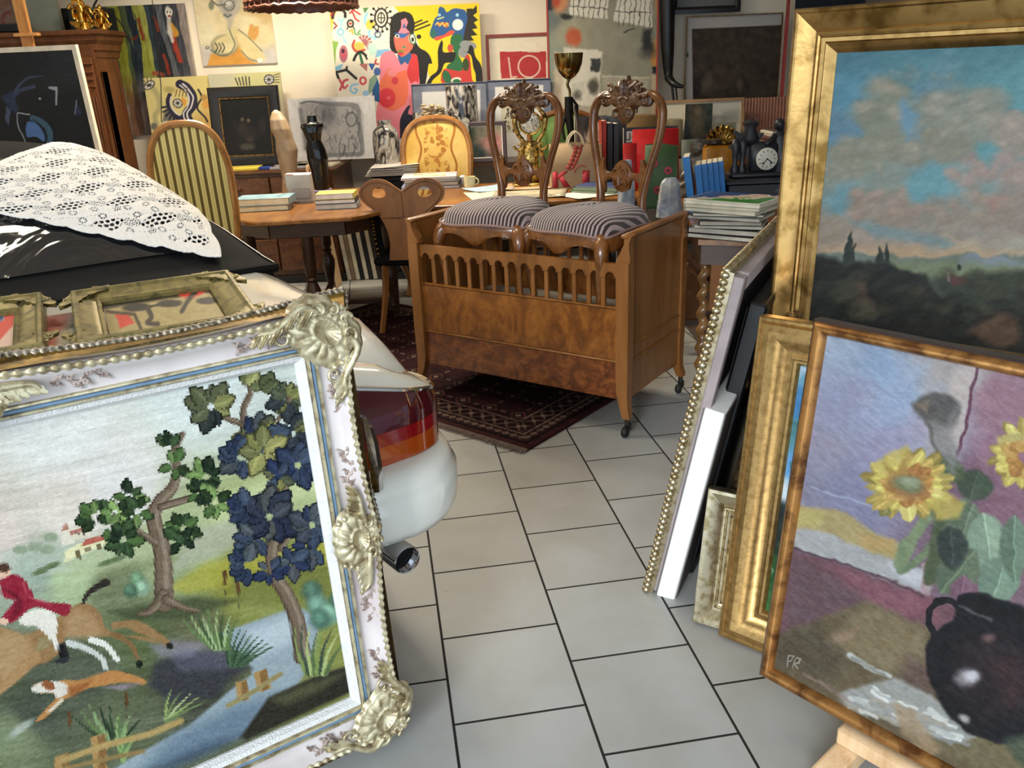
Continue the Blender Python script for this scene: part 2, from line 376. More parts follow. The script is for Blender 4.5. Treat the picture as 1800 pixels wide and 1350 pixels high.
def canvas(name, pl, painter, parent, mat, res=1.0, thick=.018, q=None, edge='e8e2d4', kmul=1.0, label=None, maxn=700, sat=.93):
    """painted board: front grid with one colour per point, plus sides and back"""
    P4 = [proj(pl.at(a, b)) for a, b in ((0, 0), (pl.W, 0), (pl.W, pl.H), (0, pl.H))]
    wp = max(math.dist(P4[0], P4[1]), math.dist(P4[3], P4[2])); hp = max(math.dist(P4[0], P4[3]), math.dist(P4[1], P4[2]))
    nx = int(min(maxn, max(8, wp/res))); ny = int(min(maxn, max(8, hp/res)))
    u, v = np.meshgrid(np.linspace(0, pl.W, nx), np.linspace(0, pl.H, ny)); u = u.ravel(); v = v.ravel()
    pts = pl.P+u[:, None]*pl.w+v[:, None]*pl.h+pl.n*thick
    uq, vq = (u, v) if not q else ((np.floor(u/q)+.5)*q, (np.floor(v/q)+.5)*q)
    pq = pl.P+uq[:, None]*pl.w+vq[:, None]*pl.h
    d = pq-CO; wz = d@CF; x = 900+FPX*(d@CR)/wz; y = 675-FPX*(d@CU)/wz
    pt = Paint(x, y); pt.u = u/pl.W; pt.v = v/pl.H; pt.um = u; pt.vm = v; painter(pt)
    g_ = pt.c.mean(1, keepdims=True); pt.c = g_+(pt.c-g_)*sat; C = lin(np.clip(pt.c, 0, 1))*kmul
    i = np.arange(nx*ny).reshape(ny, nx); F = np.stack([i[:-1, :-1], i[:-1, 1:], i[1:, 1:], i[1:, :-1]], -1).reshape(-1, 4)
    # rim copies, so that the side keeps its own colour
    border = np.concatenate([i[0, :], i[1:, -1], i[-1, -2::-1], i[-2:0:-1, 0]]); nb = len(border); n0 = len(pts)
    V = np.concatenate([pts, pts[border], pts[border]-pl.n*thick]); ec = lin(np.array(hx(edge)))
    Cc = np.concatenate([C, np.tile(ec, (2*nb, 1))])
    k = np.arange(nb); k1 = (k+1) % nb; Fs = np.stack([n0+k, n0+nb+k, n0+nb+k1, n0+k1], -1)
    back = np.array([[n0+nb+0, n0+nb+nx-1+ny-1+nx-1, n0+nb+nx-1+ny-1, n0+nb+nx-1]])
    Q = np.concatenate([F, Fs, back]).astype(np.int32)
    root = ORG.get(parent.name, (np.zeros(3), 0)) if parent is not None else (pl.at(pl.W/2, 0), 0)
    a = -root[1]; R = np.array([[math.cos(a), -math.sin(a), 0], [math.sin(a), math.cos(a), 0], [0, 0, 1]]); V = (V-root[0])@R.T
    me = bpy.data.meshes.new(name); me.vertices.add(len(V)); me.vertices.foreach_set('co', V.astype(np.float32).ravel())
    me.loops.add(Q.size); me.loops.foreach_set('vertex_index', Q.ravel()); me.polygons.add(len(Q))
    me.polygons.foreach_set('loop_start', np.arange(0, Q.size, 4, dtype=np.int32))
    me.update(calc_edges=True)
    ca = me.color_attributes.new('Col', 'FLOAT_COLOR', 'POINT'); ca.data.foreach_set('color', np.concatenate([Cc, np.ones((len(Cc), 1))], 1).astype(np.float32).ravel())
    me.materials.append(mat)
    o = bpy.data.objects.new(name, me); sc.collection.objects.link(o); o.parent = parent
    if parent is None: o.location = [float(q_) for q_ in root[0]]; ORG[o.name] = root
    if label: o['label'] = label
    return o
def frame_geo(pl, prof, corners_only=False, back=0.0):
    """mitred moulding; prof = [(distance inwards from the outer edge, height towards the viewer)]"""
    g = G(); prof = list(prof); prof = prof+[(prof[-1][0], back), (prof[0][0], back)]
    R = []
    for d, z in prof:
        R.append([pl.at(d, d, z), pl.at(pl.W-d, d, z), pl.at(pl.W-d, pl.H-d, z), pl.at(d, pl.H-d, z)])
    R.append(R[0]); 
    n = 4; V = [p for r in R[:-1] for p in r]; F = []
    m = len(prof)
    for i in range(m):
        for j in range(4):
            a = i*4+j; b = i*4+(j+1) % 4; c = ((i+1) % m)*4+(j+1) % 4; d = ((i+1) % m)*4+j; F.append((a, b, c, d))
    return g.add(V, F)
M['oil'] = vcol('oil_paint', .5, .3, 90, .06, spec=.3, dist=.002)
M['oil_matte'] = vcol('matt_paint', .7, .2, 120)
M['print'] = vcol('printed_paper', .75)
M['wool'] = vcol('wool_needlepoint', .95, .0, spec=.1)
M['cloth_col'] = vcol('woven_cloth', .9, .2, 300, spec=.15)
def painting(label, pl, painter, prof=None, fmat=None, fw=0, mat='oil', cat='painting', name='painting', group=None, edge='e8e2d4', thick=.018, res=1.0, slip=None, kmul=1.0, q=None, framelabel=None, sat=.93):
    """pl is the outer rectangle; the canvas fills it, less fw on each side"""
    t = thing(name, label, cat, pl.at(pl.W/2, 0), 0, group)
    ip = pl.inset(fw) if fw else pl
    c = canvas('canvas', ip, painter, t, M[mat], res=res, thick=thick, edge=edge, kmul=kmul, q=q, sat=sat)
    if prof:
        f = part('frame', frame_geo(pl, prof), fmat, t, True, ang=25)
        if framelabel: f['label'] = framelabel
    if slip: part('inner_slip', frame_geo(slip[0], slip[1]), slip[2], t, True, ang=25)
    return t
# ------------------------------------------------------------------ the car (parked nose-in on the left)
CA = unit(vec(-.62, .785, 0)); CL = unit(vec(-.785, -.62, 0)); CORG = vec(-.103, 1.977, 0)
def car(s, t, z): return CORG+CL*s+CA*t+vec(0, 0, z)
M['carwhite'] = plain('white_car_paint', 'f2efe4', .22, var=.01, coat=1.0)
M['chrome'] = plain('chrome', 'd8d8da', .08, 1.0, var=.02)
m, nt, b = nodes('red_lamp_glass'); b.inputs['Base Color'].default_value = col4('8a0414'); b.inputs['Roughness'].default_value = .06
b.inputs['Coat Weight'].default_value = 1; b.inputs['Specular IOR Level'].default_value = .7; M['redlens'] = m
add_bump(nt, b, noise(nt, tex(nt, (1, 1, 60)), 4, 1), .08, .002)
m, nt, b = nodes('dark_red_lamp_glass'); b.inputs['Base Color'].default_value = col4('4a0612'); b.inputs['Roughness'].default_value = .05; b.inputs['Coat Weight'].default_value = 1; M['redlens_dark'] = m
m, nt, b = nodes('amber_lamp_glass'); b.inputs['Base Color'].default_value = col4('a8420a'); b.inputs['Roughness'].default_value = .1; b.inputs['Coat Weight'].default_value = 1; M['amber'] = m
m, nt, b = nodes('clear_vinyl_window'); b.inputs['Base Color'].default_value = (.01, .01, .012, 1); b.inputs['Roughness'].default_value = .08; b.inputs['Coat Weight'].default_value = .6
nn = noise(nt, tex(nt, (1, 1, 1)), 3.2, 3, 1.2); add_bump(nt, b, nn, .5, .05); M['vinyl'] = m
cart = thing('car', 'white convertible car with black soft top, red and amber tail light and white bumper', 'car', car(.85, .1, 0))
CW = 1.74                                    # body width
# body sections along t: (t, half-width inset s0, top z at the side ridge, deck z at the middle, lower edge z)
SEC = [(.03, .11, .64, .66, .46), (.06, .06, .72, .74, .40), (.12, .035, .79, .815, .36), (.25, .02, .835, .865, .32), (.45, .012, .865, .895, .30), (.8, .008, .885, .91, .27),
       (1.2, .005, .90, .92, .25), (1.8, .005, .89, .91, .25), (2.6, .01, .85, .88, .25), (3.3, .03, .78, .84, .26), (3.8, .09, .70, .74, .30), (4.0, .22, .60, .64, .36)]
R = []
for t_, s0, zr, zd, zl in SEC:
    w = CW-2*s0; half = []
    for u, z in ((0.0, zl), (-.012, (zl+zr)/2-.04), (0.0, zr-.14), (.018, zr-.055), (.05, zr-.018), (.10, zr), (.22, zr+.55*(zd-zr)), (.45, zr+.9*(zd-zr)), (.5*w, zd)):
        half.append((s0+max(u, -s0), z))
    ringp = half+[(CW-a, z) for a, z in reversed(half[:-1])]
    R.append([car(a, t_ + (.10*((a-CW/2)/(CW/2))**2 if t_ < .3 else 0), z) for a, z in ringp])
g = G().loft(R); part('body', g, M['carwhite'], cart, True, ang=50)
# bumper with rounded ends
g = G(); 
prof = [(-.06, .607), (-.125, .601), (-.160, .588), (-.172, .566), (-.175, .548), (-.184, .54), (-.184, .49), (-.180, .455), (-.166, .428), (-.13, .415), (-.0, .415), (.06, .43), (.06, .60)]
R = []
def brad(d): return .07-d
for k in range(15):
    rn = (1-k/14)*math.pi/2; R.append([car(.235-brad(d)*.94*math.sin(rn), .18-brad(d)*math.cos(rn), z) for d, z in prof])
for k in range(1, 12): R.append([car(.235+(CW-.47)*k/12, .18-brad(d)+.075*min(1, k/5), z) for d, z in prof])
for k in range(15):
    rn = k/14*math.pi/2; R.append([car(CW-.235+brad(d)*.94*math.sin(rn), .255-brad(d)*math.cos(rn), z) for d, z in prof])
# side ends carry on forward to the wheel arch
R = [[p+CA*.32 for p in R[0]]]+R+[[p+CA*.32 for p in R[-1]]]
bmp = part('bumper', G().loft(R), M['carwhite'], cart, True, label='white wrap-around rear bumper', ang=50)
# lower valance
g = G(); R = []
for k in range(9): 
    a = k/8; R.append([car(.10+(CW-.2)*a, t, z) for t, z in ((.05, .41), (.07, .375), (.10, .355), (.30, .345), (.30, .41))])
part('valance', g.loft(R), M['carwhite'], cart, True)
# tail lights wrap round the corner
def lamp_pt(a, out):
    if a < .5:
        th = math.pi/2*(1-a/.5); return .19-(.165+out)*math.sin(th), .19-(.165+out)*math.cos(th)+.12*max(0, 1-a/.25)
    return .19+(a-.5)/.5*.22, .025-out
def lamp(zt_f, zb_f, out, n=22):
    R = []
    for k in range(n):
        a = k/(n-1); s0_, t0_ = lamp_pt(a, out); s1_, t1_ = lamp_pt(a, out-.035); s2_, t2_ = lamp_pt(a, out-.07); zt, zb = zt_f(a), zb_f(a); h = zt-zb
        def q(f): 
            z = zb+h*f; k2 = max(0, (z-.70)/.12)**1.6*.75          # the glass leans in towards the top
            return car(s0_*(1-k2)+s2_*k2, t0_*(1-k2)+t2_*k2, z)
        R.append([q(0), q(.33), q(.66), q(1), car(s2_+.02, t2_+.03, zt), car(s2_+.02, t2_+.03, zb)])
    return G().loft(R)
ztop = lambda a: .70+.115*min(1, a/.85)**.8
zmid2 = lambda a: .613+.0*a
zbot = lambda a: .560-.0*a
tl = part('tail_light', lamp(ztop, lambda a: .692, .012), M['redlens_dark'], cart, True, label='wrap-around red and amber tail light')
part('red_lens', lamp(lambda a: .6915, lambda a: .656, .012), M['redlens'], tl, True)
part('amber_lens', lamp(lambda a: .6555, lambda a: .604, .010), M['amber'], tl, True, label='amber turn signal strip')
pts = []
for k in range(24):
    a = k/23; s0_, t0_ = lamp_pt(a, .012); s2_, t2_ = lamp_pt(a, -.055); z = ztop(a); k2 = max(0, (z-.70)/.12)**1.6*.75
    pts.append(car(s0_*(1-k2)+s2_*k2, t0_*(1-k2)+t2_*k2, z+.004))
R = []
for k in range(24):
    a = k/23; z = ztop(a); q_ = pts[k]; rr = []
    for o_, dz in ((0, -.004), (.02, .012), (.055, .030), (.10, .040), (.16, .030)):
        s3, t3 = lamp_pt(a, -.01); s4, t4 = lamp_pt(a, -.01-o_); rr.append(q_+CL*(s4-s3)+CA*(t4-t3)+vec(0, 0, dz))
    R.append(rr)
part('wing_corner', G().loft(R, False, False), M['carwhite'], cart, True, ang=80)
part('trim_strip', G().tube(pts, .007, 8), M['chrome'], tl, True, label='dark chrome rim over the lamp')
# chrome over-rider standing on the bumper
g = G(); R = []
for z, w_, d_ in ((.575, .016, .015), (.585, .02, .045), (.65, .02, .052), (.71, .018, .045), (.75, .012, .03), (.765, .005, .012)):
    c0 = car(.325, -.015, z); R.append([c0-CL*w_, c0-CL*w_*.8-CA*d_*.8, c0-CA*d_, c0+CL*w_*.8-CA*d_*.8, c0+CL*w_, c0+CA*.04])
part('over_rider', g.loft(R), M['chrome'], cart, True, label='chrome bumper over-rider')
# exhaust pipe
g = G(); c0 = car(.262, .015, .366); ax = np.array([CL, vec(0, 0, 1), -CA])
ex = G()
outer = [(.037, -.30), (.037, .06), (.035, .065), (.0315, .06), (.0315, -.25)]
R = [[c0+ax.T@vec(r*math.cos(2*math.pi*k/20), r*math.sin(2*math.pi*k/20), z) for k in range(20)] for r, z in outer]
part('exhaust_tip', G().loft(R, True, True), M['chrome'], cart, True, label='chrome round exhaust tip with dark inside')
part('exhaust_inside', G().lathe([(.031, -.245), (.031, .02)], c0, 20, ax), M['blackbox'], cart, True)
# wheels, mostly hidden below the body
for s_, t_ in ((.12, .85), (CW-.12, .85), (.12, 3.3), (CW-.12, 3.3)):
    part('wheel', G().lathe([(.17, -.09), (.29, -.09), (.305, -.07), (.305, .07), (.29, .09), (.17, .09)], car(s_, t_, .305), 28, np.array([CA, vec(0, 0, 1), CL])), M['rubber'], cart, True)
# soft top: black cloth with a clear vinyl rear window
RP = [(1.04, .925), (1.12, .95), (1.4, 1.10), (1.7, 1.20), (1.95, 1.26), (2.15, 1.29), (2.4, 1.30), (2.9, 1.29), (3.05, 1.26)]
def roofp(u, v, off=0.0):
    f = v*(len(RP)-1); i = min(int(f), len(RP)-2); k = f-i; t_ = RP[i][0]*(1-k)+RP[i+1][0]*k; z = RP[i][1]*(1-k)+RP[i+1][1]*k
    h = z-.87; e = abs(2*u-1); drop = h*(e**5)*.55; ins = .0+.16*max(0, (z-.9))*1.0
    s_ = ins+u*(CW-2*ins); t2 = t_-.16*e**3*max(0., 1-(t_-1.0)/1.0)*0+.10*e**6*(1 if t_ < 2.2 else 0)
    return car(s_, t2, z-drop+off)
g = G().grid(lambda u, v: roofp(u, v), 41, 33)
# skirts close the cloth down to the body
V1 = [roofp(0, j/32) for j in range(33)]; V2 = [roofp(1, j/32) for j in range(33)]
for Vs in (V1, V2):
    g.loft([[p, vec(p[0], p[1], .84)+(CL*.03 if Vs is V1 else -CL*.03)] for p in Vs], closed=False, caps=False)
g.loft([[roofp(i/40, 0), roofp(i/40, 0)-vec(0, 0, .05)+CA*.02] for i in range(41)], closed=False, caps=False)
g.loft([[roofp(i/40, 1), roofp(i/40, 1)-vec(0, 0, .45)] for i in range(41)], closed=False, caps=False)
st = part('soft_top', g, M['black_cloth'], cart, True, label='black cloth soft top')
g = G().grid(lambda u, v: roofp(.16+.68*u, .15+.36*v, .006+.004*math.sin(9*u)*math.sin(7*v)), 30, 20)
part('rear_window', g, M['vinyl'], st, True, label='shiny clear vinyl rear window')
g = G().tube([roofp(i/30, .01, -.012)-CA*.012 for i in range(31)], .018, 8)
part('hem', g, M['black_cloth'], st, True)
part('side_seam', G().tube([roofp(.0, j/20*.6, .004) for j in range(21)], .004, 6), M['steel'], st, True, label='thin bright seam along the roof edge')
# ------------------------------------------------------------------ lace doily over the roof
def lace_cells(x, y):
    """True where there is thread, False where there is a hole; x, y in metres on the cloth"""
    PX, PY = .225, .155; row = np.floor(y/PY); xs = x+(row % 2)*PX/2; fx = (xs/PX) % 1*PX-PX/2; fy = (y/PY) % 1*PY-PY/2; fy2 = fy+.25*fx
    def lattice(u, v, p, r):
        rw = np.floor(v/p+.5); uu = u-(rw % 2)*p/2; return np.hypot((uu/p+.5) % 1-.5, (v/p+.5) % 1-.5)*p < r
    big = lattice(fx, fy2, .025, .0098) & ((fx/.080)**2+(fy2/.034)**2 < 1)
    def ring(cx, cy): d = np.hypot(fx-cx, fy-cy); a = np.arctan2(fy-cy, fx-cx); return (d > .009) & (d < .0175) & (np.abs(np.sin(4*a)) > .5)
    fl = ring(.085, .045) | ring(-.088, -.050) | ring(0, .060) | ring(0, -.062)
    sm = lattice(fx, fy, .0115, .0042) & ((np.hypot(np.abs(fx)-.100, fy) < .026) | (np.hypot(fx-.045, fy+.06) < .018))
    slit = (np.sin(x/.0030) > .3) & (np.abs(((y+.012*np.sin(x*9))/.052) % 1-.5) < .028)
    return ~(big | fl | sm | slit)
def build_lace():
    nu, nv = 560, 330
    u, v = np.meshgrid(np.linspace(0, 1, nu), np.linspace(0, 1, nv))
    # cloth patch over the roof, corners in car coordinates (s, t)
    P0, P1, P2, P3 = vec(.19, 1.10), vec(1.05, 1.68), vec(1.03, 1.74), vec(.31, 2.40)
    S = (P0[0]*(1-u)+P1[0]*u)*(1-v)+(P3[0]*(1-u)+P2[0]*u)*v-.16*np.sin(np.pi*np.clip(v*.9, 0, 1))*(1-u)**2
    T = (P0[1]*(1-u)+P1[1]*u)*(1-v)+(P3[1]*(1-u)+P2[1]*u)*v-.03*np.sin(np.pi*u)*(1-v)-.20*np.sin(np.pi*u)*v
    T = T-.012*np.abs(np.sin(u*34))*(1-v)**3; S = S-.010*np.abs(np.sin(v*26))*(1-u)**3
    tt = np.array([p[0] for p in RP]); zz = np.array([p[1] for p in RP]); rv = np.interp(T, tt, np.arange(len(RP)))/(len(RP)-1)
    ins = .16*np.maximum(0, np.interp(T, tt, zz)-.9); ru = (S-ins)/(CW-2*ins)
    pts = np.array([roofp(float(np.clip(a, 0.0, 1)), float(b), .016) for a, b in zip(ru.ravel(), rv.ravel())])
    pts[:, 2] += (.008*fbm(u.ravel()*9, v.ravel()*6, 3, 5)+.002*vnoise(u.ravel()*120, v.ravel()*80, 3))
    fxc = (u[:-1, :-1]+.5/nu)*1.30; fyc = (v[:-1, :-1]+.5/nv-.5)*(1.30-1.15*u[:-1, :-1])
    keep = lace_cells(fxc.ravel(), fyc.ravel())
    edge = ((u[:-1, :-1] < .03) | (u[:-1, :-1] > .965) | (v[:-1, :-1] < .045) | (v[:-1, :-1] > .95)).ravel()
    keep = keep | edge
    i = np.arange(nu*nv).reshape(nv, nu); F = np.stack([i[:-1, :-1], i[:-1, 1:], i[1:, 1:], i[1:, :-1]], -1).reshape(-1, 4)[keep]
    g = G(); g.v = [tuple(p) for p in pts]; g.f = [tuple(int(k) for k in f) for f in F]
    o = solo('lace_cloth', g, plain('white_crochet_cotton', 'f4f2f0', .9, var=.03, ns=200, bump=.4), 'white crocheted lace cloth draped over the black car roof', 'lace cloth')
    md = o.modifiers.new('thick', 'SOLIDIFY'); md.thickness = .0025; md.offset = 1
build_lace()
# ------------------------------------------------------------------ the walnut cot on castors
KO = vec(.48, 3.244, 0); KX = unit(vec(-.828, .561, 0)); KY = unit(vec(.561, .828, 0)); KL = 1.126; KD = .60
kax = np.array([KX, KY, vec(0, 0, 1)])
def kot(a, b, z): return KO+KX*a+KY*b+vec(0, 0, z)
ct = thing('cot', 'walnut veneered child cot with arched spindle rails standing on castors', 'cot', kot(KL/2, KD/2, 0))
def post(a, b, front):
    g = G(); w = .026
    ys = [(0.085, .016, .022), (.10, .018, .02), (.14, .02, .008), (.2, .026, 0), (.33, .028, 0), (.56, .028, 0), (.71, .028, 0), (.745, .026, 0), (.76, .027, .0)]
    so = 1 if a < .5 else -1; sf = -1 if b < .3 else 1
    R = []
    for z, hw, dv in ys:
        cx = a-so*dv*1.0; cy = b+sf*dv*.6
        R.append([kot(cx+i*hw, cy+j*hw, z) for i, j in ((-1, -1), (1, -1), (1, 1), (-1, 1))])
    g.loft(R)
    return g
for a, b in ((0.02, .02), (KL-.02, .02), (.02, KD-.02), (KL-.02, KD-.02)):
    lg = part('leg', post(a, b, 1), M['crib_side'], ct, True)
    so = 1 if a < .5 else -1; sf = -1 if b < .3 else 1
    cx, cy = a-so*.022, b+sf*.012
    g = G().lathe([(.010, .055), (.012, .088)], kot(cx, cy, 0), 10)
    g.box(kot(cx, cy+.008, .045), (.03, .012, .034), kax, .003)
    cst = part('castor', g, M['steel'], lg, True)
    part('wheel', G().lathe([(.006, -.011), (.020, -.011), (.0235, -.006), (.0235, .006), (.020, .011), (.006, .011)], kot(cx+.004, cy-.012, .0235), 18, np.array([KY, vec(0, 0, 1), KX])), M['rubber'], cst, True)
    # curved ears above the rail
def ear(a, b, side):
    g = G(); R = []
    for z, d0, d1 in ((.755, -.03, .03), (.77, -.031, .028), (.785, -.03, .02), (.81, -.026, .006), (.835, -.026, -.004), (.85, -.030, -.004), (.862, -.036, .0), (.868, -.036, .0)):
        hw = .022
        R.append([kot(a-side*x, b+y, z) for x, y in ((d0, -hw), (d1, -hw), (d1, hw), (d0, hw))] if False else [kot(a+side*x, b+y, z) for x, y in ((d0, -hw), (d1, -hw), (d1, hw), (d0, hw))])
    return g.loft(R)
for a, b, sd in ((.02, .02, 1), (KL-.02, .02, -1), (.02, KD-.02, 1), (KL-.02, KD-.02, -1)):
    part('corner_ear', ear(a, b, sd), M['crib_side'], ct, True)
for b in (.022, KD-.022):
    part('veneer_panel', G().box(kot(KL/2, b, .447), (KL-.09, .022, .222), kax, .002), M['crib'], ct, True, label='figured golden walnut veneer panel')
    part('burl_panel', G().box(kot(KL/2, b, .243), (KL-.09, .02, .165), kax, .002), M['burl'], ct, True, label='dark burl walnut lower panel')
    part('moulding', G().box(kot(KL/2, b, .33), (KL-.085, .032, .010), kax, .003), M['crib_side'], ct, True)
    part('moulding', G().box(kot(KL/2, b, .563), (KL-.085, .03, .008), kax, .003), M['crib_side'], ct, True)
    # arched top rail: scalloped lower edge
    nsp = 15; x0 = .05; x1 = KL-.05; stp = (x1-x0)/nsp; P = [(x0, .748), (x0, .70)]
    for k in range(nsp):
        xa = x0+k*stp; xb = xa+stp; m_ = (xa+xb)/2; r = stp/2-.012
        P += [(xa+.012, .690)]; P += [(m_-r*math.cos(math.pi*q/6), .690+.026*math.sin(math.pi*q/6)) for q in range(1, 6)]; P += [(xb-.012, .690), ]
    P += [(x1, .70), (x1, .748)]
    g = G()
    # quads between the scalloped line and the top edge, front and back, so that the arches stay crisp
    lo = P[1:-1]; R = []
    for x, z in lo: R.append([kot(x, b-.012, z), kot(x, b-.012, .748), kot(x, b+.012, .748), kot(x, b+.012, z)])
    g.loft(R); part('arched_rail', g, M['crib_side'], ct, True, ang=25)
    gm = G().tube([kot(x, b-(.013 if b < .3 else -.013), z-.001) for x, z in lo], .0022, 5); part('arch_beading', gm, M['walnut'], ct, True)
    for k in range(1, nsp):
        part('spindle', G().box(kot(x0+k*stp, b, .629), (.020, .014, .126), kax, .002), M['crib_side'], ct, True)
for a in (.012, KL-.012):
    g = G(); R = []
    for y, zt in ((.03, .856), (.15, .85), (.3, .848), (.45, .85), (KD-.03, .856)):
        R.append([kot(a-.010, y, .165), kot(a-.010, y, zt), kot(a+.010, y, zt), kot(a+.010, y, .165)])
    sp_ = part('side_panel', g.loft(R), M['crib_side'], ct, True)
    part('side_rail', G().box(kot(a, KD/2, .862), (.036, KD+.01, .018), kax, .005), M['crib_side'], ct, True)
    part('side_moulding', G().box(kot(a, KD/2, .33), (.034, KD-.05, .010), kax, .003), M['crib_side'], ct, True)
    part('side_moulding', G().box(kot(a+(-.004 if a < .5 else .004), KD/2, .40), (.026, KD-.09, .006), kax, .002), M['crib_side'], ct, True)
part('base_board', G().box(kot(KL/2, KD/2, .30), (KL-.05, KD-.05, .02), kax), M['crib_side'], ct, True)
def matt(u, v):
    x = .04+u*(KL-.08); y = .045+v*(KD-.09); e = min(u, 1-u, v, 1-v)
    return kot(x, y, .405+.045*min(1, e/.06)**.5+.022*(fbm(np.array([x*6.]), np.array([y*6.]), 4, 8)[0]-.5)*min(1, e/.1))
g = G().grid(matt, 60, 36); g.box(kot(KL/2, KD/2, .362), (KL-.08, KD-.09, .09), kax)
solo('mattress', g, plain('creased_grey_cloth', '8b8275', .95, var=.1, ns=10, bump=.3), 'crumpled grey cloth mattress lying inside the cot', 'mattress')

# ------------------------------------------------------------------ two balloon-back chairs standing in the cot
m, nt, b = nodes('striped_velvet'); v = tex(nt); sx = nt.nodes.new('ShaderNodeSeparateXYZ'); link(nt, v, sx.inputs[0])
mm = nt.nodes.new('ShaderNodeMath'); mm.operation = 'MULTIPLY'; link(nt, sx.outputs[0], mm.inputs[0]); mm.inputs[1].default_value = 1/.0172
fr = nt.nodes.new('ShaderNodeMath'); fr.operation = 'FRACT'; link(nt, mm.outputs[0], fr.inputs[0])
link(nt, ramp(nt, fr.outputs[0], [(.0, col4('24120f')), (.52, col4('24120f')), (.56, col4('ab9898')), (.96, col4('9c8989')), (1.0, col4('24120f'))]), b.inputs['Base Color'])
b.inputs['Roughness'].default_value = .8; b.inputs['Sheen Weight'].default_value = .3; add_bump(nt, b, noise(nt, v, 400, 2), .3, .002); M['stripe'] = m
M['piping'] = plain('mauve_gimp_braid', '9a7c74', .85, ns=200, bump=.5)
def seat_out(t, k=1.0):               # outline of a bow-fronted seat, t in 0..1
    P = [(-.235, -.15), (-.20, -.205), (-.12, -.228), (0, -.242), (.12, -.228), (.20, -.205), (.235, -.15), (.215, 0), (.185, .15), (.15, .20), (0, .215), (-.15, .20), (-.185, .15), (-.215, 0)]
    Q = SEATP; i = t*len(Q); a = int(i) % len(Q); f = i-int(i); b = (a+1) % len(Q)
    return (Q[a]*(1-f)+Q[b]*f)*k
SEATP = smooth([(-.235, -.15), (-.20, -.205), (-.12, -.228), (0, -.242), (.12, -.228), (.20, -.205), (.235, -.15), (.215, 0), (.185, .15), (.15, .20), (0, .215), (-.15, .20), (-.185, .15), (-.215, 0)], 5, True)
def scroll(g, c, u, v, r0, turns, w, sgn=1, a0=0.0, n=22, lift=0.0, wend=.3):
    c = np.asarray(c, float); u = np.asarray(u, float); v = np.asarray(v, float); nn = unit(np.cross(u, v))
    pts = []; rad = []
    for k in range(n):
        f = k/(n-1); a = a0+sgn*2*math.pi*turns*f; r = r0*(1-f)**1.1+.0001
        pts.append(c+u*r*math.cos(a)+v*r*math.sin(a)+nn*lift*f); rad.append(w*(1-(1-wend)*f))
    g.tube(pts, rad, 6, up=nn)
    return g
def leafy(g, c, u, v, L, W, curl=.3, n=5, th=.01, bend=0.0):
    """acanthus leaf: a ribbed, lobed tongue in the (u, v) plane pointing along v"""
    c = np.asarray(c, float); u = np.asarray(u, float); v = np.asarray(v, float); nn = unit(np.cross(u, v))
    R = []; m = 11
    for k in range(m):
        f = k/(m-1); w = W*math.sin(math.pi*min(.97, f*.82+.14))*(1+.22*math.sin(f*math.pi*2*n/2)); off = bend*f*f
        ctr = c+v*L*f+u*off+nn*(th*.3+curl*L*f*f*.4)
        R.append([ctr-u*w, ctr-u*w*.55+nn*th*1.1, ctr-u*w*.22+nn*th*.5, ctr+nn*th*1.3, ctr+u*w*.22+nn*th*.5, ctr+u*w*.55+nn*th*1.1, ctr+u*w, ctr-nn*th*.2])
    g.loft(R); return g
def shell(g, c, u, v, R0, th, a0=-2.6, a1=2.6, ribs=9, r_in=.25):
    c = np.asarray(c, float); u = np.asarray(u, float); v = np.asarray(v, float); nn = unit(np.cross(u, v)); nu = ribs*6+1; nv = 7
    def fn(a, b):
        t = a0+(a1-a0)*a; fl = abs(math.sin(math.pi*ribs*a)); r = R0*(r_in+(1-r_in)*b)*(1+.10*b*fl)
        return c+u*r*math.sin(t)+v*r*math.cos(t)+nn*(th*(math.sin(math.pi*min(1, b*1.05+.12))*.9+.35*fl*b)+.0005)
    g.grid(fn, nu, nv); return g
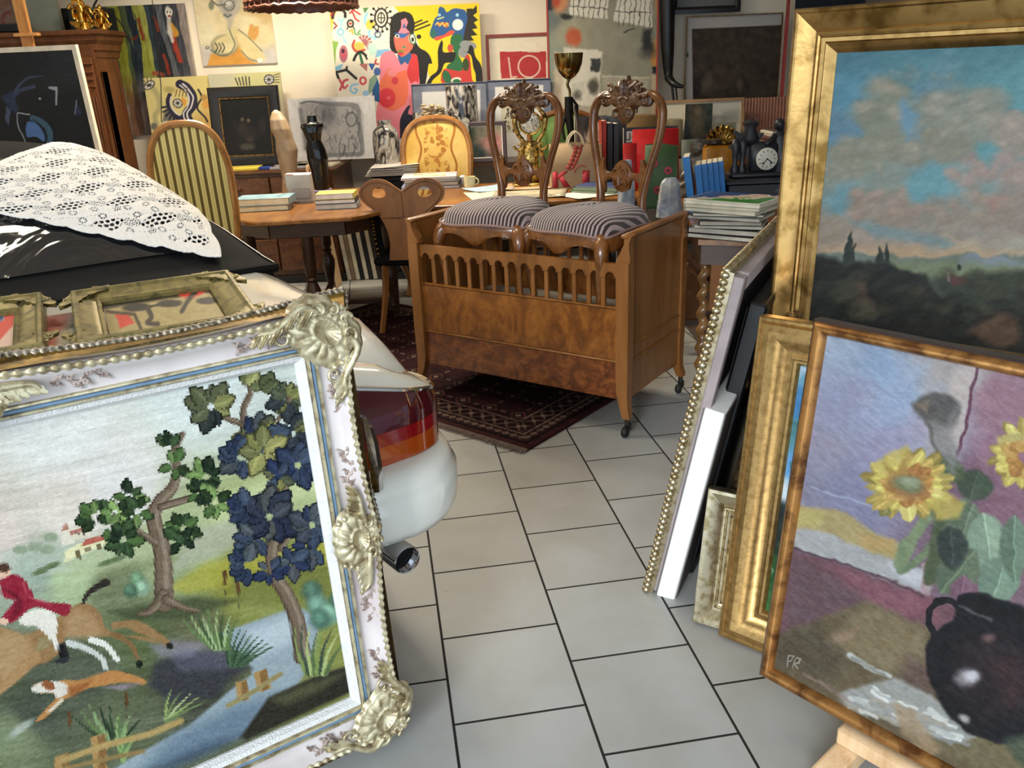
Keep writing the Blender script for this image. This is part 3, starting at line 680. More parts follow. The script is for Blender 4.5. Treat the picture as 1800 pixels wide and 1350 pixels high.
def balloon_chair():
    t = thing('side_chair', 'x', 'chair')
    # cushion
    def cush(a, b):
        p = seat_out(a % 1.0); k = b
        h = .398+.088*(1-k**3.2)**.55 + .004*math.sin(3*p[0]/.2)
        kk = k*.985+.03*math.sin(math.pi*min(1, k*1.02))*k
        return vec(p[0]*kk, p[1]*kk, h if k < 1 else .392)
    g = G(); nu, nv = 84, 15; g.grid(cush, nu, nv, True)
    part('seat', g, M['stripe'], t, label='aubergine and mauve striped velvet seat')
    g = G().tube([vec(*(seat_out(k/80, 1.008)), .396+.006*math.cos(4*math.pi*k/80*2)) for k in range(80)], .006, 6, closed=True); part('braid', g, M['piping'], t)
    # serpentine rail
    def drop(p):
        x, y = p; return .335-.0*x if y > -.1 else .325+.030*math.cos(x/.235*math.pi*2)*-1*.6+.018*(abs(x)/.2)
    R = []
    for k in range(85):
        p = seat_out((k % 84)/84); lo = drop(p); q = p*1.0; 
        R.append([vec(*(q*.93), .392), vec(*(q*1.01), .392), vec(*(q*1.035), .375), vec(*(q*1.02), .355), vec(*(q*1.03), (.355+lo)/2), vec(*(q*1.0), lo), vec(*(q*.93), lo)])
    g = G().loft(R, True, False); part('seat_rail', g, M['walnut'], t, ang=60)
    for sx_ in (-1, 1):
        g = G().tube(smooth([(sx_*.185, -.175, .385), (sx_*.212, -.198, .355), (sx_*.222, -.212, .30), (sx_*.212, -.205, .22), (sx_*.198, -.19, .12), (sx_*.194, -.188, .05), (sx_*.205, -.205, .012)], 5), [.030, .034, .031, .024, .019, .016, .015, .022], 10)
        part('leg', g, M['walnut'], t)
        g = G().tube(smooth([(sx_*.165, .165, .40), (sx_*.165, .18, .28), (sx_*.17, .20, .15), (sx_*.18, .245, .012)], 5), [.024, .021, .018, .016], 8)
        part('leg', g, M['walnut'], t)
    # balloon back
    KZ = 1.085
    def zz_(z): return .40+(z-.40)*KZ if z > .4 else z
    def yb(z): return .185+.055*((z-.40)/.5)**1.2 if z > .4 else .185
    cur = [(.130, .375), (.122, .43), (.120, .49), (.132, .55), (.155, .63), (.178, .70), (.190, .77), (.186, .83), (.155, .872), (.11, .885), (.07, .872), (.045, .845), (.05, .815)]
    for sx_ in (-1, 1):
        pts = [vec(sx_*x, yb(z), zz_(z)) for x, z in smooth(cur, 4)]
        g = G().tube(pts, [.021, .021, .019, .018, .018, .019, .020, .020, .019, .016, .012, .007], 10, up=(0, 1, 0))
        g.tube([p+vec(0, -.017, 0) for p in pts], [.008, .008, .007, .007, .008, .008, .008, .007, .005, .003], 6, up=(0, 1, 0))
        st_ = part('back_frame', g, M['walnut'], t)
    # carved crest
    X = vec(1, 0, 0); Zu = unit(vec(0, .11, 1)); c0 = vec(0, yb(.86)-.012, .902); g = G()
    half = [(0, .088), (.010, .070), (.028, .072), (.044, .064), (.048, .046), (.068, .044), (.082, .034), (.098, .030), (.112, .012), (.112, -.012), (.094, -.024), (.072, -.014), (.052, -.024), (.036, -.04), (.030, -.062), (.014, -.080), (0, -.086)]
    outl = smooth(half+[(-x, z) for x, z in reversed(half[1:-1])], 3, True); no = len(outl)
    Xs, Zs = X, Zu
    def body(a, b):
        p = outl[int(round(a*no)) % no]; k = b
        return c0+X*p[0]*k+Zu*(p[1]*k)+vec(0, -1, 0)*(.022*(1-k**3)+.003+.004*math.sin(k*9+a*40)*k*(1-k)*2)
    g.grid(body, no, 8, True)
    g.grid(lambda a, b: body(a, 1)*(1)+vec(0, .016*b, 0), no, 2, True)
    N_ = np.cross(X, Zu)
    leafy(g, c0+Zu*.02-vec(0, .018, 0), X, Zu, .055, .016, .0, 5, .006)
    for sx_ in (-1, 1):
        leafy(g, c0+X*sx_*.012+Zu*.012-vec(0, .018, 0), unit(X*.8-Zu*.5*sx_) if sx_ > 0 else unit(X*.8+Zu*.5), unit(X*sx_*.55+Zu*.8), .048, .016, .0, 5, .005)
        leafy(g, c0+X*sx_*.03-vec(0, .016, 0), unit(X*.3-Zu*.9*sx_) if sx_ > 0 else unit(X*.3+Zu*.9), unit(X*sx_*.95+Zu*.2), .056, .015, .0, 5, .005)
        scroll(g, c0+X*sx_*.095+Zu*(-.002)-vec(0, .014, 0), X*sx_, Zu, .020, 1.2, .008, 1, 1.2)
        scroll(g, c0+X*sx_*.066+Zu*.040-vec(0, .016, 0), X*sx_, Zu, .018, 1.2, .007, 1, 1.0)
        scroll(g, c0+X*sx_*.026+Zu*(-.048)-vec(0, .018, 0), X*sx_, Zu, .022, 1.2, .007, -1, 2.0)
    scroll(g, c0-Zu*.01-vec(0, .026, 0), X, Zu, .026, 1.4, .007, 1, .5)
    g.v = [tuple(c0+(np.array(p_)-c0)*vec(1.22, 1.1, 1.16)) for p_ in g.v]; part('carved_crest', g, M['walnut_dark'], t, ang=60)
    # carved splat rail across the waist
    g = G(); zc = .588; yc = yb(zc)
    top = smooth([(-.135, .60), (-.12, .652), (-.105, .655), (-.11, .625), (-.095, .602), (-.06, .597), (-.04, .625), (-.015, .645), (0, .652), (.015, .645), (.04, .625), (.06, .597), (.095, .602), (.11, .625), (.105, .655), (.12, .652), (.135, .60)], 3)
    bot = smooth([(-.125, .51), (-.105, .50), (-.095, .52), (-.10, .545), (-.075, .568), (-.05, .56), (-.04, .53), (-.015, .515), (0, .512), (.015, .515), (.04, .53), (.05, .56), (.075, .568), (.10, .545), (.095, .52), (.105, .50), (.125, .51)], 3)
    R = []
    for (xt, zt), (xb_, zb) in zip(top, bot):
        xm = (xt+xb_)/2; bul = .012*math.exp(-(xm/.04)**2)
        R.append([vec(xb_, yc+.008, zb), vec(xb_, yc-.008, zb), vec(xm, yc-.014-bul, (zt+zb)/2), vec(xt, yc-.008, zt), vec(xt, yc+.008, zt)])
    g.loft(R)
    for sx_ in (-1, 1):
        scroll(g, vec(sx_*.02, yc-.02, .60), X*sx_, Zu, .02, 1.1, .005, 1, 0)
        scroll(g, vec(sx_*.018, yc-.02, .55), X*sx_, Zu, .022, 1.1, .005, -1, 1)
        scroll(g, vec(sx_*.108, yc-.006, .635), X*sx_, Zu, .016, 1.1, .006, -1, 2)
    leafy(g, vec(0, yc-.02, .54), X, Zu, .09, .018, .05, 5, .006)
    part('carved_back_rail', g, M['walnut'], t, ang=60)
    return t
KR = math.atan2(KX[1], KX[0])+math.pi     # local x of a chair runs to the viewer's right along the cot
ch = balloon_chair(); MZ = .449
ch.location = tuple(kot(.305, .285, MZ)); ch.rotation_euler = (0, 0, KR-.22); ch['label'] = 'carved balloon-back chair with striped velvet seat, right of the two standing in the cot'
ORG[ch.name] = (np.array(ch.location), KR)
c2_ = copy_tree(ch, None, kot(.80, .30, MZ), KR+.02, 'carved balloon-back chair with striped velvet seat, left of the two standing in the cot')
for o in (ch, c2_): o['group'] = 'balloon-back chairs in the cot'
# ------------------------------------------------------------------ big needlepoint picture in its swept rococo frame
TW = unit(vec(.841, .541, 0)); TH = unit(vec(-.045, .07, .997)); TN_ = np.cross(TW, TH)
_P = Z(705, 1280, 0.0); tW, tH = 1.40, 1.060
tpl = Plane(_P+TW*(.012-tW)+vec(0, 0, .030)+TH*.0, TW, TH, tW, tH)
def needle(p):
    p.wob(0, 10)
    p.field([(100, 750, 'd5d3ca'), (350, 680, 'cfd4cc'), (200, 850, 'd6cfc6'), (500, 700, 'bfc5bb'), (0, 950, 'cdbdae'), (120, 900, 'd2c5b6'), (60, 1000, '8e9a86'), (350, 960, '99a56b'), (520, 900, '8c9450'),
             (300, 1000, '8a9468'), (420, 1010, '7f7c30'), (560, 1000, '747635'), (200, 1040, '6b7250'), (120, 1010, 'a3b184'), (240, 1110, '55603c'), (150, 1190, '4d5240'), (60, 1240, '43493a'), (350, 1120, '5f6142'), (20, 1190, '4a503c'), (340, 1170, '3c3d34'),
             (20, 1290, '707a58'), (200, 1250, '5c6248'), (480, 1030, '868e3a'), (460, 1060, '8a8e4c'), (-200, 750, 'd0cfc6'), (-200, 1000, '8e9a86'), (-200, 1250, '4d5a44')], 3.2)
    p.mott(.05, 40, 4, 5, -12); p.mott(.05, 120, 10, 6, -10)
    # hills
    p.poly([(0, 965), (60, 955), (130, 950), (200, 940), (200, 985), (110, 1000), (0, 1010)], 'a9b1a0', 8, .7)
    p.poly([(110, 985), (230, 930), (360, 870), (480, 840), (560, 800), (570, 930), (400, 940), (250, 980), (140, 1010)], 'a9b184', 10, .75)
    p.poly([(350, 880), (560, 800), (560, 860), (380, 930)], 'c0c68e', 8, .7)
    p.poly([(330, 930), (430, 905), (410, 960), (350, 985), (300, 1000)], 'a3a08e', 8, .7)
    p.poly([(290, 1030), (360, 985), (480, 965), (590, 940), (600, 985), (470, 1010), (330, 1040)], 'a09a3a', 6, .8)
    p.poly([(400, 1010), (600, 985), (600, 1060), (420, 1060)], '6f7236', 8, .8)
    p.poly([(190, 1070), (330, 1045), (420, 1050), (330, 1085), (220, 1085)], '42492f', 6, .85)
    # castle
    p.poly([(107, 930), (118, 918), (130, 928), (130, 950), (107, 955)], 'd6cbb4', 1); p.poly([(107, 930), (113, 915), (121, 928)], 'a8735c', 1)
    p.poly([(122, 925), (158, 918), (158, 940), (125, 946)], 'd0c4aa', 1); p.poly([(120, 930), (155, 920), (158, 925), (123, 936)], 'a8685a', 1)
    for k in range(3): p.poly([(129+k*8, 932-k), (133+k*8, 931-k), (133+k*8, 938-k), (129+k*8, 939-k)], '6e5c50')
    p.poly([(112, 965), (150, 945), (185, 938), (188, 952), (150, 968), (113, 984)], 'd8d0a0', 1); p.poly([(140, 955), (150, 943), (183, 937), (186, 944), (152, 955)], 'ae5a48', 1)
    p.poly([(130, 965), (140, 962), (141, 978), (131, 980)], '6a6040'); p.poly([(166, 952), (176, 950), (177, 962), (167, 964)], '6a6040'); p.poly([(148, 957), (158, 955), (158, 963), (148, 965)], '8a7e5c')
    for x, y in ((35, 962), (60, 958), (88, 940), (82, 962)): p.ell(x, y, 13, 8, '8a967a', 0, .2)
    for x, y in ((90, 990), (70, 1000), (185, 985), (205, 978)): p.ell(x, y, 15, 5, '5c6c48', -20, .3)
    # stream
    p.poly([(380, 1110), (480, 1075), (520, 1060), (560, 1085), (545, 1160), (520, 1200), (560, 1215), (610, 1200), (600, 1215), (420, 1290), (250, 1350), (190, 1350), (240, 1320), (330, 1270), (400, 1210), (440, 1180), (430, 1150), (400, 1130)], '8e9ca0', 3)
    i = p.sub(150, 620, 1060, 1380)
    p.poly([(300, 1290), (420, 1230), (520, 1210), (470, 1270), (330, 1330), (230, 1360)], '5c6f80', 14, .8)
    p.poly([(430, 1105), (500, 1080), (530, 1085), (500, 1130), (450, 1150)], 'b6bfc2', 10, .8)
    p.poly([(260, 1345), (360, 1300), (430, 1280), (400, 1300), (300, 1350)], '3c4c5e', 8, .7)
    # banks
    p.poly([(420, 1290), (470, 1220), (560, 1180), (612, 1165), (614, 1212), (430, 1296)], '2c2a20', 3); p.poly([(470, 1225), (540, 1195), (600, 1180), (560, 1210), (500, 1235)], '57583a', 6, .7)
    p.poly([(270, 1160), (330, 1140), (400, 1150), (440, 1170), (400, 1190), (380, 1220), (300, 1230), (260, 1200)], '36363a', 6, .9)
    p.poly([(300, 1150), (380, 1130), (430, 1165), (380, 1175), (310, 1175)], '52505c', 6, .8); p.poly([(260, 1130), (300, 1120), (370, 1125), (330, 1150), (280, 1150)], '8c8498', 6, .6)
    # trunks
    B1, B2 = '6e5c4a', '4e3e30'
    def trunk(P, w0, w1):
        p.line(smooth(P, 4), w0+5, B2, 1, 1, w1+3); p.line(smooth([(x+2, y) for x, y in P], 4), w0, B1, 2, 1, w1); p.line(smooth([(x+5, y) for x, y in P], 4), w0*.3, '8e7e6a', 2, .8, w1*.3)
    trunk([(285, 1055), (285, 1000), (280, 950), (268, 910), (276, 880), (300, 855), (308, 820), (303, 790), (318, 760)], 30, 6)
    trunk([(285, 1040), (262, 1070), (240, 1075)], 16, 3); trunk([(290, 1050), (315, 1062), (345, 1070)], 14, 3)
    trunk([(280, 888), (320, 876), (355, 868), (375, 862)], 9, 4); trunk([(270, 950), (240, 930), (205, 915)], 9, 3); trunk([(305, 815), (296, 790)], 6, 3)
    trunk([(528, 1150), (520, 1090), (500, 1040), (478, 1005), (475, 960), (490, 920), (498, 870), (478, 825), (460, 810)], 24, 12)
    trunk([(490, 960), (510, 930), (540, 905), (560, 895)], 9, 4); trunk([(450, 750), (400, 735), (375, 720)], 8, 4); trunk([(425, 745), (425, 715), (436, 690), (430, 670)], 8, 4); trunk([(505, 690), (500, 715), (485, 735)], 7, 4); trunk([(440, 830), (455, 780), (440, 745)], 8, 6)
    # oak leaves: lobed clusters
    rnd = random.Random(4)
    def leaf(x, y, L, a, c):
        ca, sa = math.cos(a), math.sin(a); P = []
        for k in range(9):
            f = k/8; w = (.30+.07*(k % 2))*math.sin(math.pi*(f*.86+.1))*L; P.append((f*L, w))
        P += [(q[0], -q[1]) for q in reversed(P)]
        p.poly([(x+q[0]*1.1*ca-q[1]*1.25*sa, y+q[0]*1.1*sa+q[1]*1.25*ca) for q in P], tuple(v*.55 for v in hx(c)), .6); p.poly([(x+q[0]*ca-q[1]*sa, y+q[0]*sa+q[1]*ca) for q in P], c, .6)
        c2 = tuple(min(1, v*1.3+.03) for v in hx(c)); p.poly([(x+q[0]*.9*ca-q[1]*.45*sa+1, y+q[0]*.9*sa+q[1]*.45*ca) for q in P[:9]]+[(x+q[0]*.9*ca, y+q[0]*.9*sa) for q in reversed(P[:9])], c2, 2, .6)
    def cluster(x, y, cols, n=8, L=32, a0=0, spread=6.28, r=6):
        L = L*.84
        for k in range(n):
            a = a0+spread*(k+.5*rnd.random())/n; leaf(x+r*math.cos(a), y+r*math.sin(a), L*(.75+.4*rnd.random()), a, cols[rnd.randrange(len(cols))])
    Nv = ['26304a', '343e50', '464c50', '2a3448', '3a4656']; Ol = ['5a5a3e', '6a6838', '8a8648', '4c503c', '767240']; Dg = ['26361e', '34482a', '445c30', '5e7440', '1e2c1c', '6a8448']
    cluster(368, 712, ['2c3230', '3a4038', '54583c', '7a7a48'], 9, 44, .3); cluster(430, 680, ['4a5034', '5c603c', '8a8a54'], 3, 38, -1.9, 2.2); cluster(455, 690, ['4c5234'], 2, 38, -1.2, 1); cluster(503, 700, ['3e4636', '6c6e3e', '4a503c', '2e3436'], 9, 36)
    cluster(455, 770, Ol+Nv, 14, 50); cluster(420, 800, Nv+['3c4244'], 8, 40, 1.4, 4); cluster(460, 790, ['767440', '8e8a50', '6a6a40'], 7, 42); cluster(510, 760, ['4c503e', '686a40', '2c3238'], 7, 42, -1.2, 3); cluster(520, 815, Nv, 7, 44); cluster(485, 835, Nv+Ol, 6, 30)
    cluster(470, 905, ['3a3e46', '2e3442', '4a4c4a', '262c3e'], 12, 52); cluster(430, 890, Nv, 6, 36, 1.8, 3); cluster(545, 920, Nv+['3a4048'], 9, 42); cluster(540, 960, Nv, 5, 36, .6, 3); cluster(445, 940, Nv, 5, 38, 1, 3.4); cluster(430, 990, Nv, 8, 36, 1.4, 4); cluster(510, 985, Nv+['46484a'], 6, 36); cluster(470, 1000, Nv, 5, 26)
    cluster(295, 785, Dg, 4, 28, -2.5, 2); cluster(305, 815, Dg, 5, 28); cluster(360, 835, Dg, 8, 32); cluster(375, 880, Dg, 6, 28); cluster(345, 860, Dg, 6, 22)
    cluster(175, 870, Dg, 3, 26, 1, 1.4); cluster(165, 905, Dg, 5, 30, 2, 3); cluster(200, 900, ['7a9450', '8aa45c', '5e7840'], 6, 28); cluster(225, 870, Dg, 6, 30); cluster(240, 895, Dg, 5, 26); cluster(215, 945, Dg, 8, 32); cluster(320, 925, Dg, 8, 32); cluster(315, 945, Dg, 4, 30); cluster(190, 920, Dg, 4, 24)
    # bushes and reeds
    for x, y, r, c in ((240, 1015, 14, '5e7a5a'), (248, 1030, 14, '7c967a'), (228, 1035, 12, '46604a'), (545, 1035, 18, '46604e'), (555, 1060, 20, '5e7e6a'), (575, 1075, 20, '6a8c74'), (560, 1085, 18, '4a6a58'), (590, 1050, 14, '3e5a4c')):
        p.ell(x, y, r, r, c, 0, .3); p.ell(x-3, y-4, r*.5, r*.5, tuple(min(1, v*1.3) for v in hx(c)), 0, .5)
    def reed(x, y, x2, y2, w, c): 
        mx_, my_ = (x+x2)/2+(y2-y)*.08, (y+y2)/2; p.line(smooth([(x, y), (mx_, my_), (x2, y2)], 4), w, c, .8, 1, 1)
    for k in range(9):
        reed(372+k*3, 1135, 315+k*12+rnd.random()*6, 1065+abs(k-4)*4, 9, ['5e7444', '8ea068', '3c5230', '9cae7a'][k % 4]); reed(400+k*3, 1165, 400+k*10, 1090+k*5, 8, ['2e4430', '4a6244', '3a5238'][k % 3])
    for k in range(8): reed(535+k*5, 1180, 515+k*13, 1085+rnd.random()*20+k*3, 9, ['7a8c4a', '3e4c3c', 'a2ae6c', '56683e'][k % 4]); reed(190+k*4, 1300, 120+k*18, 1225+abs(k-3)*8, 11, ['33452c', '5e7444', '7c9460', '2c3a28'][k % 4])
    for k in range(5): reed(290, 1265, 300+k*16, 1205+k*5, 8, ['8a9a5c', '66784a', 'a4ae78'][k % 3]); reed(215, 1330, 205+k*9, 1255+k*7, 9, ['86a060', '5c7648'][k % 2])
    for x, y in ((392, 1010), (415, 1027), (121, 1255), (220, 1222)): p.line([(x, y-8), (x+1, y+12)], 6, '5a3c20', 1); p.line([(x+1, y+12), (x+2, y+50)], 1.5, '4e4a2c', .8)
    # fences
    for P in ([(410, 1195), (432, 1190), (436, 1225), (415, 1228)], [(443, 1178), (465, 1170), (474, 1205), (452, 1212)], [(158, 1290), (183, 1283), (186, 1310), (187, 1350), (162, 1350)], [(95, 1325), (120, 1315), (123, 1350), (95, 1350)]): 
        p.poly(P, 'a5804c', 1); p.poly([(a*.5+P[1][0]*.5, b) for a, b in P], '6e4e2a', 1, .7)
    p.line([(398, 1236), (440, 1212), (490, 1180)], 8, '8e8052', 1.5); p.line([(110, 1330), (180, 1305), (260, 1285), (315, 1262)], 11, 'a98e56', 2); p.line([(110, 1345), (200, 1325), (250, 1315)], 7, '8c7244', 2)
    # horse
    H1, H2 = '8f6c44', '6c4a2a'
    p.poly(smooth([(-60, 1110), (0, 1098), (40, 1110), (80, 1095), (120, 1065), (150, 1055), (175, 1075), (185, 1100), (215, 1112), (245, 1120), (290, 1128), (240, 1108), (215, 1092), (245, 1093), (300, 1128), (296, 1136), (270, 1120), (235, 1112), (200, 1115), (120, 1112), (110, 1135), (80, 1160), (40, 1170), (0, 1215), (-60, 1230)], 3, True), H1, 1.5)
    p.poly(smooth([(120, 1075), (150, 1068), (170, 1090), (175, 1112), (140, 1118), (115, 1110)], 3, True), 'a5835a', 6, .8); p.poly(smooth([(0, 1105), (40, 1110), (55, 1140), (40, 1165), (5, 1190), (-20, 1150)], 3, True), 'ab8a5e', 8, .8)
    p.line(smooth([(200, 1095), (240, 1092), (280, 1115), (297, 1130)], 4), 13, H1, 1, 1, 7); p.line(smooth([(195, 1110), (225, 1125), (240, 1150), (243, 1165)], 4), 10, '7c5c38', 1, 1, 6); p.ell(243, 1162, 6, 7, '1e2018'); p.ell(296, 1131, 6, 6, '1e2018')
    p.line(smooth([(120, 1125), (150, 1135), (175, 1150), (185, 1170)], 4), 12, 'bfc0b4', 1, 1, 7); p.line(smooth([(160, 1120), (185, 1130), (205, 1155)], 4), 12, 'd6d2c4', 1, 1, 9)
    p.line(smooth([(60, 1150), (30, 1180), (0, 1205), (-20, 1215)], 4), 22, 'a27c50', 2, 1, 12); p.line(smooth([(145, 1055), (152, 1040), (168, 1028), (185, 1020)], 4), 5, '2c2620', 1, 1, 14)
    p.poly(smooth([(-50, 1105), (-75, 1075), (-110, 1060), (-135, 1075), (-150, 1100), (-140, 1112), (-115, 1105), (-95, 1130), (-70, 1170), (-50, 1190)], 3, True), H1, 1.5); p.poly([(-112, 1062), (-106, 1046), (-98, 1062)], H2, 1); p.line(smooth([(-100, 1062), (-75, 1078), (-48, 1105)], 4), 8, '3a2a1c', 1.5); p.ell(-122, 1078, 3, 2.5, '1c1814'); p.line(smooth([(-50, 1190), (-80, 1215), (-120, 1205)], 4), 14, 'a27c50', 2, 1, 8)
    p.poly([(70, 1115), (95, 1110), (90, 1128), (75, 1138), (60, 1138)], '8c7a52', 1.5)
    # rider, white breeches, red coat
    p.poly(smooth([(35, 1080), (60, 1066), (90, 1070), (100, 1090), (98, 1120), (112, 1135), (100, 1142), (85, 1115), (60, 1095), (40, 1095)], 3, True), 'd8d0c0', 1); p.poly([(100, 1128), (112, 1124), (120, 1150), (104, 1152)], '1c1a1a', 1); p.ell(109, 1156, 12, 5, '2a2c30', -10)
    p.poly(smooth([(0, 1015), (20, 1005), (40, 1012), (55, 1035), (62, 1050), (95, 1055), (122, 1058), (115, 1078), (90, 1070), (60, 1062), (40, 1075), (20, 1090), (0, 1085), (15, 1065), (25, 1050), (5, 1045)], 3, True), '8c2030', 1)
    p.poly(smooth([(5, 1030), (30, 1040), (38, 1065), (18, 1085), (28, 1050)], 3, True), '6a1624', 2); p.line([(40, 1020), (50, 1045), (90, 1058)], 3, 'a8404a', 1)
    p.ell(3, 1000, 14, 12, 'd8ae92'); p.poly([(-20, 990), (10, 985), (18, 995), (10, 1002), (-20, 998)], '4a3024', 2); p.ell(5, 1088, 9, 6, 'd8ae92')
    # hound
    p.poly(smooth([(54, 1203), (75, 1193), (95, 1196), (110, 1190), (140, 1190), (175, 1178), (205, 1174), (250, 1188), (252, 1198), (215, 1194), (180, 1200), (150, 1205), (130, 1215), (112, 1225), (80, 1255), (62, 1262), (80, 1240), (98, 1220), (88, 1212), (70, 1213)], 3, True), 'b07840', 1)
    p.poly(smooth([(54, 1203), (80, 1192), (112, 1195), (118, 1212), (100, 1222), (92, 1212), (62, 1212)], 3, True), 'cfc6b6', 1.5); p.ell(84, 1199, 12, 8, '8a5030', 20); p.poly([(115, 1205), (160, 1190), (150, 1204), (125, 1220)], '8a5028', 4, .8); p.line([(85, 1245), (108, 1225)], 5, 'd2c8b4', 1.5)
    p.poly([(180, 1203), (245, 1195), (215, 1207)], '9a8298', 3, .7); p.ell(35, 1275, 26, 7, '9aa090', -35, .4)
    p.mott(.035, 7, 3, 21, 0)
    # stitches
    q = .0040; gx = np.minimum((p.um/q) % 1, 1-(p.um/q) % 1); gy = np.minimum((p.vm/q) % 1, 1-(p.vm/q) % 1)
    p.c *= (1-.07*(gy < .14))[:, None]; r_ = vnoise(np.floor(p.um/q), np.floor(p.vm/q), 7); p.c += ((r_-.5)*.045)[:, None]
tap = thing('tapestry_picture', 'large needlepoint hunting scene in white and gilt ornate frame leaning against the car', 'picture', tpl.at(tW/2, 0))
FW_ = .122
canvas('needlepoint', tpl.inset(FW_), needle, tap, M['wool'], res=1.15, thick=.012, q=.0040, edge='d0ccc0', maxn=900)
def swept(pl, prof, amp, nodes_u, seg=26, back=0.0, close=True):
    """moulding whose outer line swings in between the cartouches"""
    g = G(); dm = prof[-1][0]
    prof = list(prof)+([(prof[-1][0], back), (prof[0][0], back)] if close else [])
    def sw(f): return amp*abs(math.sin(math.pi*2*f))**1.3
    cor = [(0, 0), (1, 0), (1, 1), (0, 1)]; R = []
    for side in range(4):
        for k in range(seg):
            f = k/seg; ring = []
            for d, z in prof:
                o = d+sw(f)*max(0, 1-d/dm)
                L = pl.W if side % 2 == 0 else pl.H; a = d+(L-2*d)*f
                if side == 0: q = pl.at(a, o, z)
                elif side == 1: q = pl.at(pl.W-o, a, z)
                elif side == 2: q = pl.at(pl.W-a, pl.H-o, z)
                else: q = pl.at(o, pl.H-a, z)
                ring.append(q)
            R.append(ring)
    R.append(R[0]); return g.loft(R, True, False)
def run(pl, d, z, amp, dm, step, rad, mod, seg=200, twist=1):
    """bead / rope line that follows the swept outline"""
    g = G()
    for side in range(4):
        L = pl.W if side % 2 == 0 else pl.H; n = int(L/step); pts = []; rr = []
        for k in range(n+1):
            f = k/n; o = d+amp*abs(math.sin(math.pi*2*f))**1.3*max(0, 1-d/dm); a = d+(L-2*d)*f
            pts.append([lambda: pl.at(a, o, z), lambda: pl.at(pl.W-o, a, z), lambda: pl.at(pl.W-a, pl.H-o, z), lambda: pl.at(o, pl.H-a, z)][side]()); rr.append(rad*(1+mod*math.sin(k*math.pi/3*1.0)))
        g.tube(pts, rr, 6)
    return g
M['antique_white'] = plain('rubbed_white_frame', 'ece7e2', .42, var=.02, ns=2.2, c2='b9a9a6', coat=.2)
M['gold_band'] = gilt('antique_gold_band', '9a7c3c', '5e4a22', .4)
M['silver_carved'] = gilt('carved_pewter_gilt', 'a89c88', '4a4034', .35, 90, .7, .6)
M['champagne'] = gilt('champagne_gilt', 'cfc3a0', '948260', .36, 40, .55, .3)
M['blue_fillet'] = plain('blue_fillet', '6d8aa6', .5, var=.12, ns=30)
M['white_slip'] = plain('white_carved_slip', 'e4e2de', .5, var=.05, ns=60, bump=.5)
part('outer_moulding', swept(tpl, [(.0, .0), (-.002, .018), (.004, .022), (.008, .026), (.014, .04), (.022, .058)], .022, 0), M['gold_band'], tap, True)
part('cove', swept(tpl, [(.022, .058), (.028, .066), (.036, .064), (.048, .050), (.062, .041), (.078, .037), (.088, .038)], .022, 0), M['antique_white'], tap, True, label='white cove of the frame rubbed with mauve grey')
part('carved_edge', run(tpl, .002, .012, .022, .088, .0021, .0095, .13), M['silver_carved'], tap, True)
part('rope_edge', run(tpl, .026, .064, .022, .088, .0032, .0060, .30), M['champagne'], tap, True)
ip = tpl.inset(.088)
part('gold_fillet', frame_geo(ip, [(0, .038), (.002, .043), (.006, .043), (.008, .036), (.015, .036), (.017, .041), (.021, .040), (.022, .032)]), M['champagne'], tap, True, ang=20)
part('blue_fillet', frame_geo(ip, [(.0078, .0368), (.0092, .0385), (.0138, .0385), (.0152, .0368)], back=.034), M['blue_fillet'], tap, True)
part('inner_slip', frame_geo(ip.inset(.022), [(0, .030), (.003, .034), (.012, .030), (.016, .022), (.019, .018)]), M['white_slip'], tap, True, ang=30)
def cartouche(pl, a, b, ang, S, arm):
    c = pl.at(a, b, .056); u0, v0 = pl.w, pl.h; ca, sa = math.cos(ang), math.sin(ang); U = u0*ca+v0*sa; V = -u0*sa+v0*ca; N = pl.n
    g = G(); nu = 144
    def outl(th): return S*(.44+.09*math.cos(2*th)+.030*abs(math.sin(6.5*th))+.05*max(0, -math.sin(th)))
    def relief(p, q):
        th = 2*math.pi*p; r = outl(th)*q; h = .016*(1-q**5)
        h += .0045*abs(math.sin(7*th))*math.exp(-((q-.62)/.2)**2)*(1 if math.sin(th) < .3 else .4)      # flutes of the shell
        h += .0055*math.exp(-((q-.34)/.05)**2)-.012*math.exp(-(q/.24)**2)                                    # bowl with rim
        h += .003*math.exp(-((q-.90)/.05)**2)
        return c+(U*math.cos(th)+V*math.sin(th))*r+N*(h-.006)
    g.grid(relief, nu, 26, True)
    for sg in (-1, 1):
        Us = U*sg; D = unit(Us*math.cos(arm)-V*math.sin(arm)); E_ = unit(V*math.cos(arm)+Us*math.sin(arm))
        # holes with raised rims at the outer side
        scroll(g, c+Us*S*.24+V*S*.14+N*.012, Us, V, S*.11, 1.0, .0055, 1, 0, 16); scroll(g, c+Us*S*.10+V*S*.26+N*.010, Us, V, S*.09, 1.1, .0050, 1, 1, 16)
        # long acanthus arm that runs out along the frame edge
        P_ = smooth([c+Us*S*.26+V*S*.12+N*.010, c+Us*S*.42+V*S*.08+D*S*.05+N*.012, c+D*S*.62+E_*S*.14+N*.010, c+D*S*.80+E_*S*.13+N*.008, c+D*S*.88+E_*S*.06+N*.008], 6)
        g.tube(P_, [.007, .0085, .007, .0055, .004], 7)
        for k in range(5): leafy(g, P_[3+4*k], unit(D), unit(E_*(-1)+D*.8), S*(.30-.03*k), S*.075, .0, 3, .005)
        scroll(g, c+D*S*.55+E_*S*.02+N*.006, D, E_, S*.10, 1.2, .0045, -1, 0, 16)
        for k in range(3): g.lathe([(.001, .009), (.006, .006), (.0075, 0)], c+Us*S*(.36+.05*k)-V*S*(.30-.10*k)+N*.003, 8, np.array([U, V, N]))
    o = part('cartouche', g, M['champagne'], tap, True, label='gilt shell and scroll cartouche', ang=70)
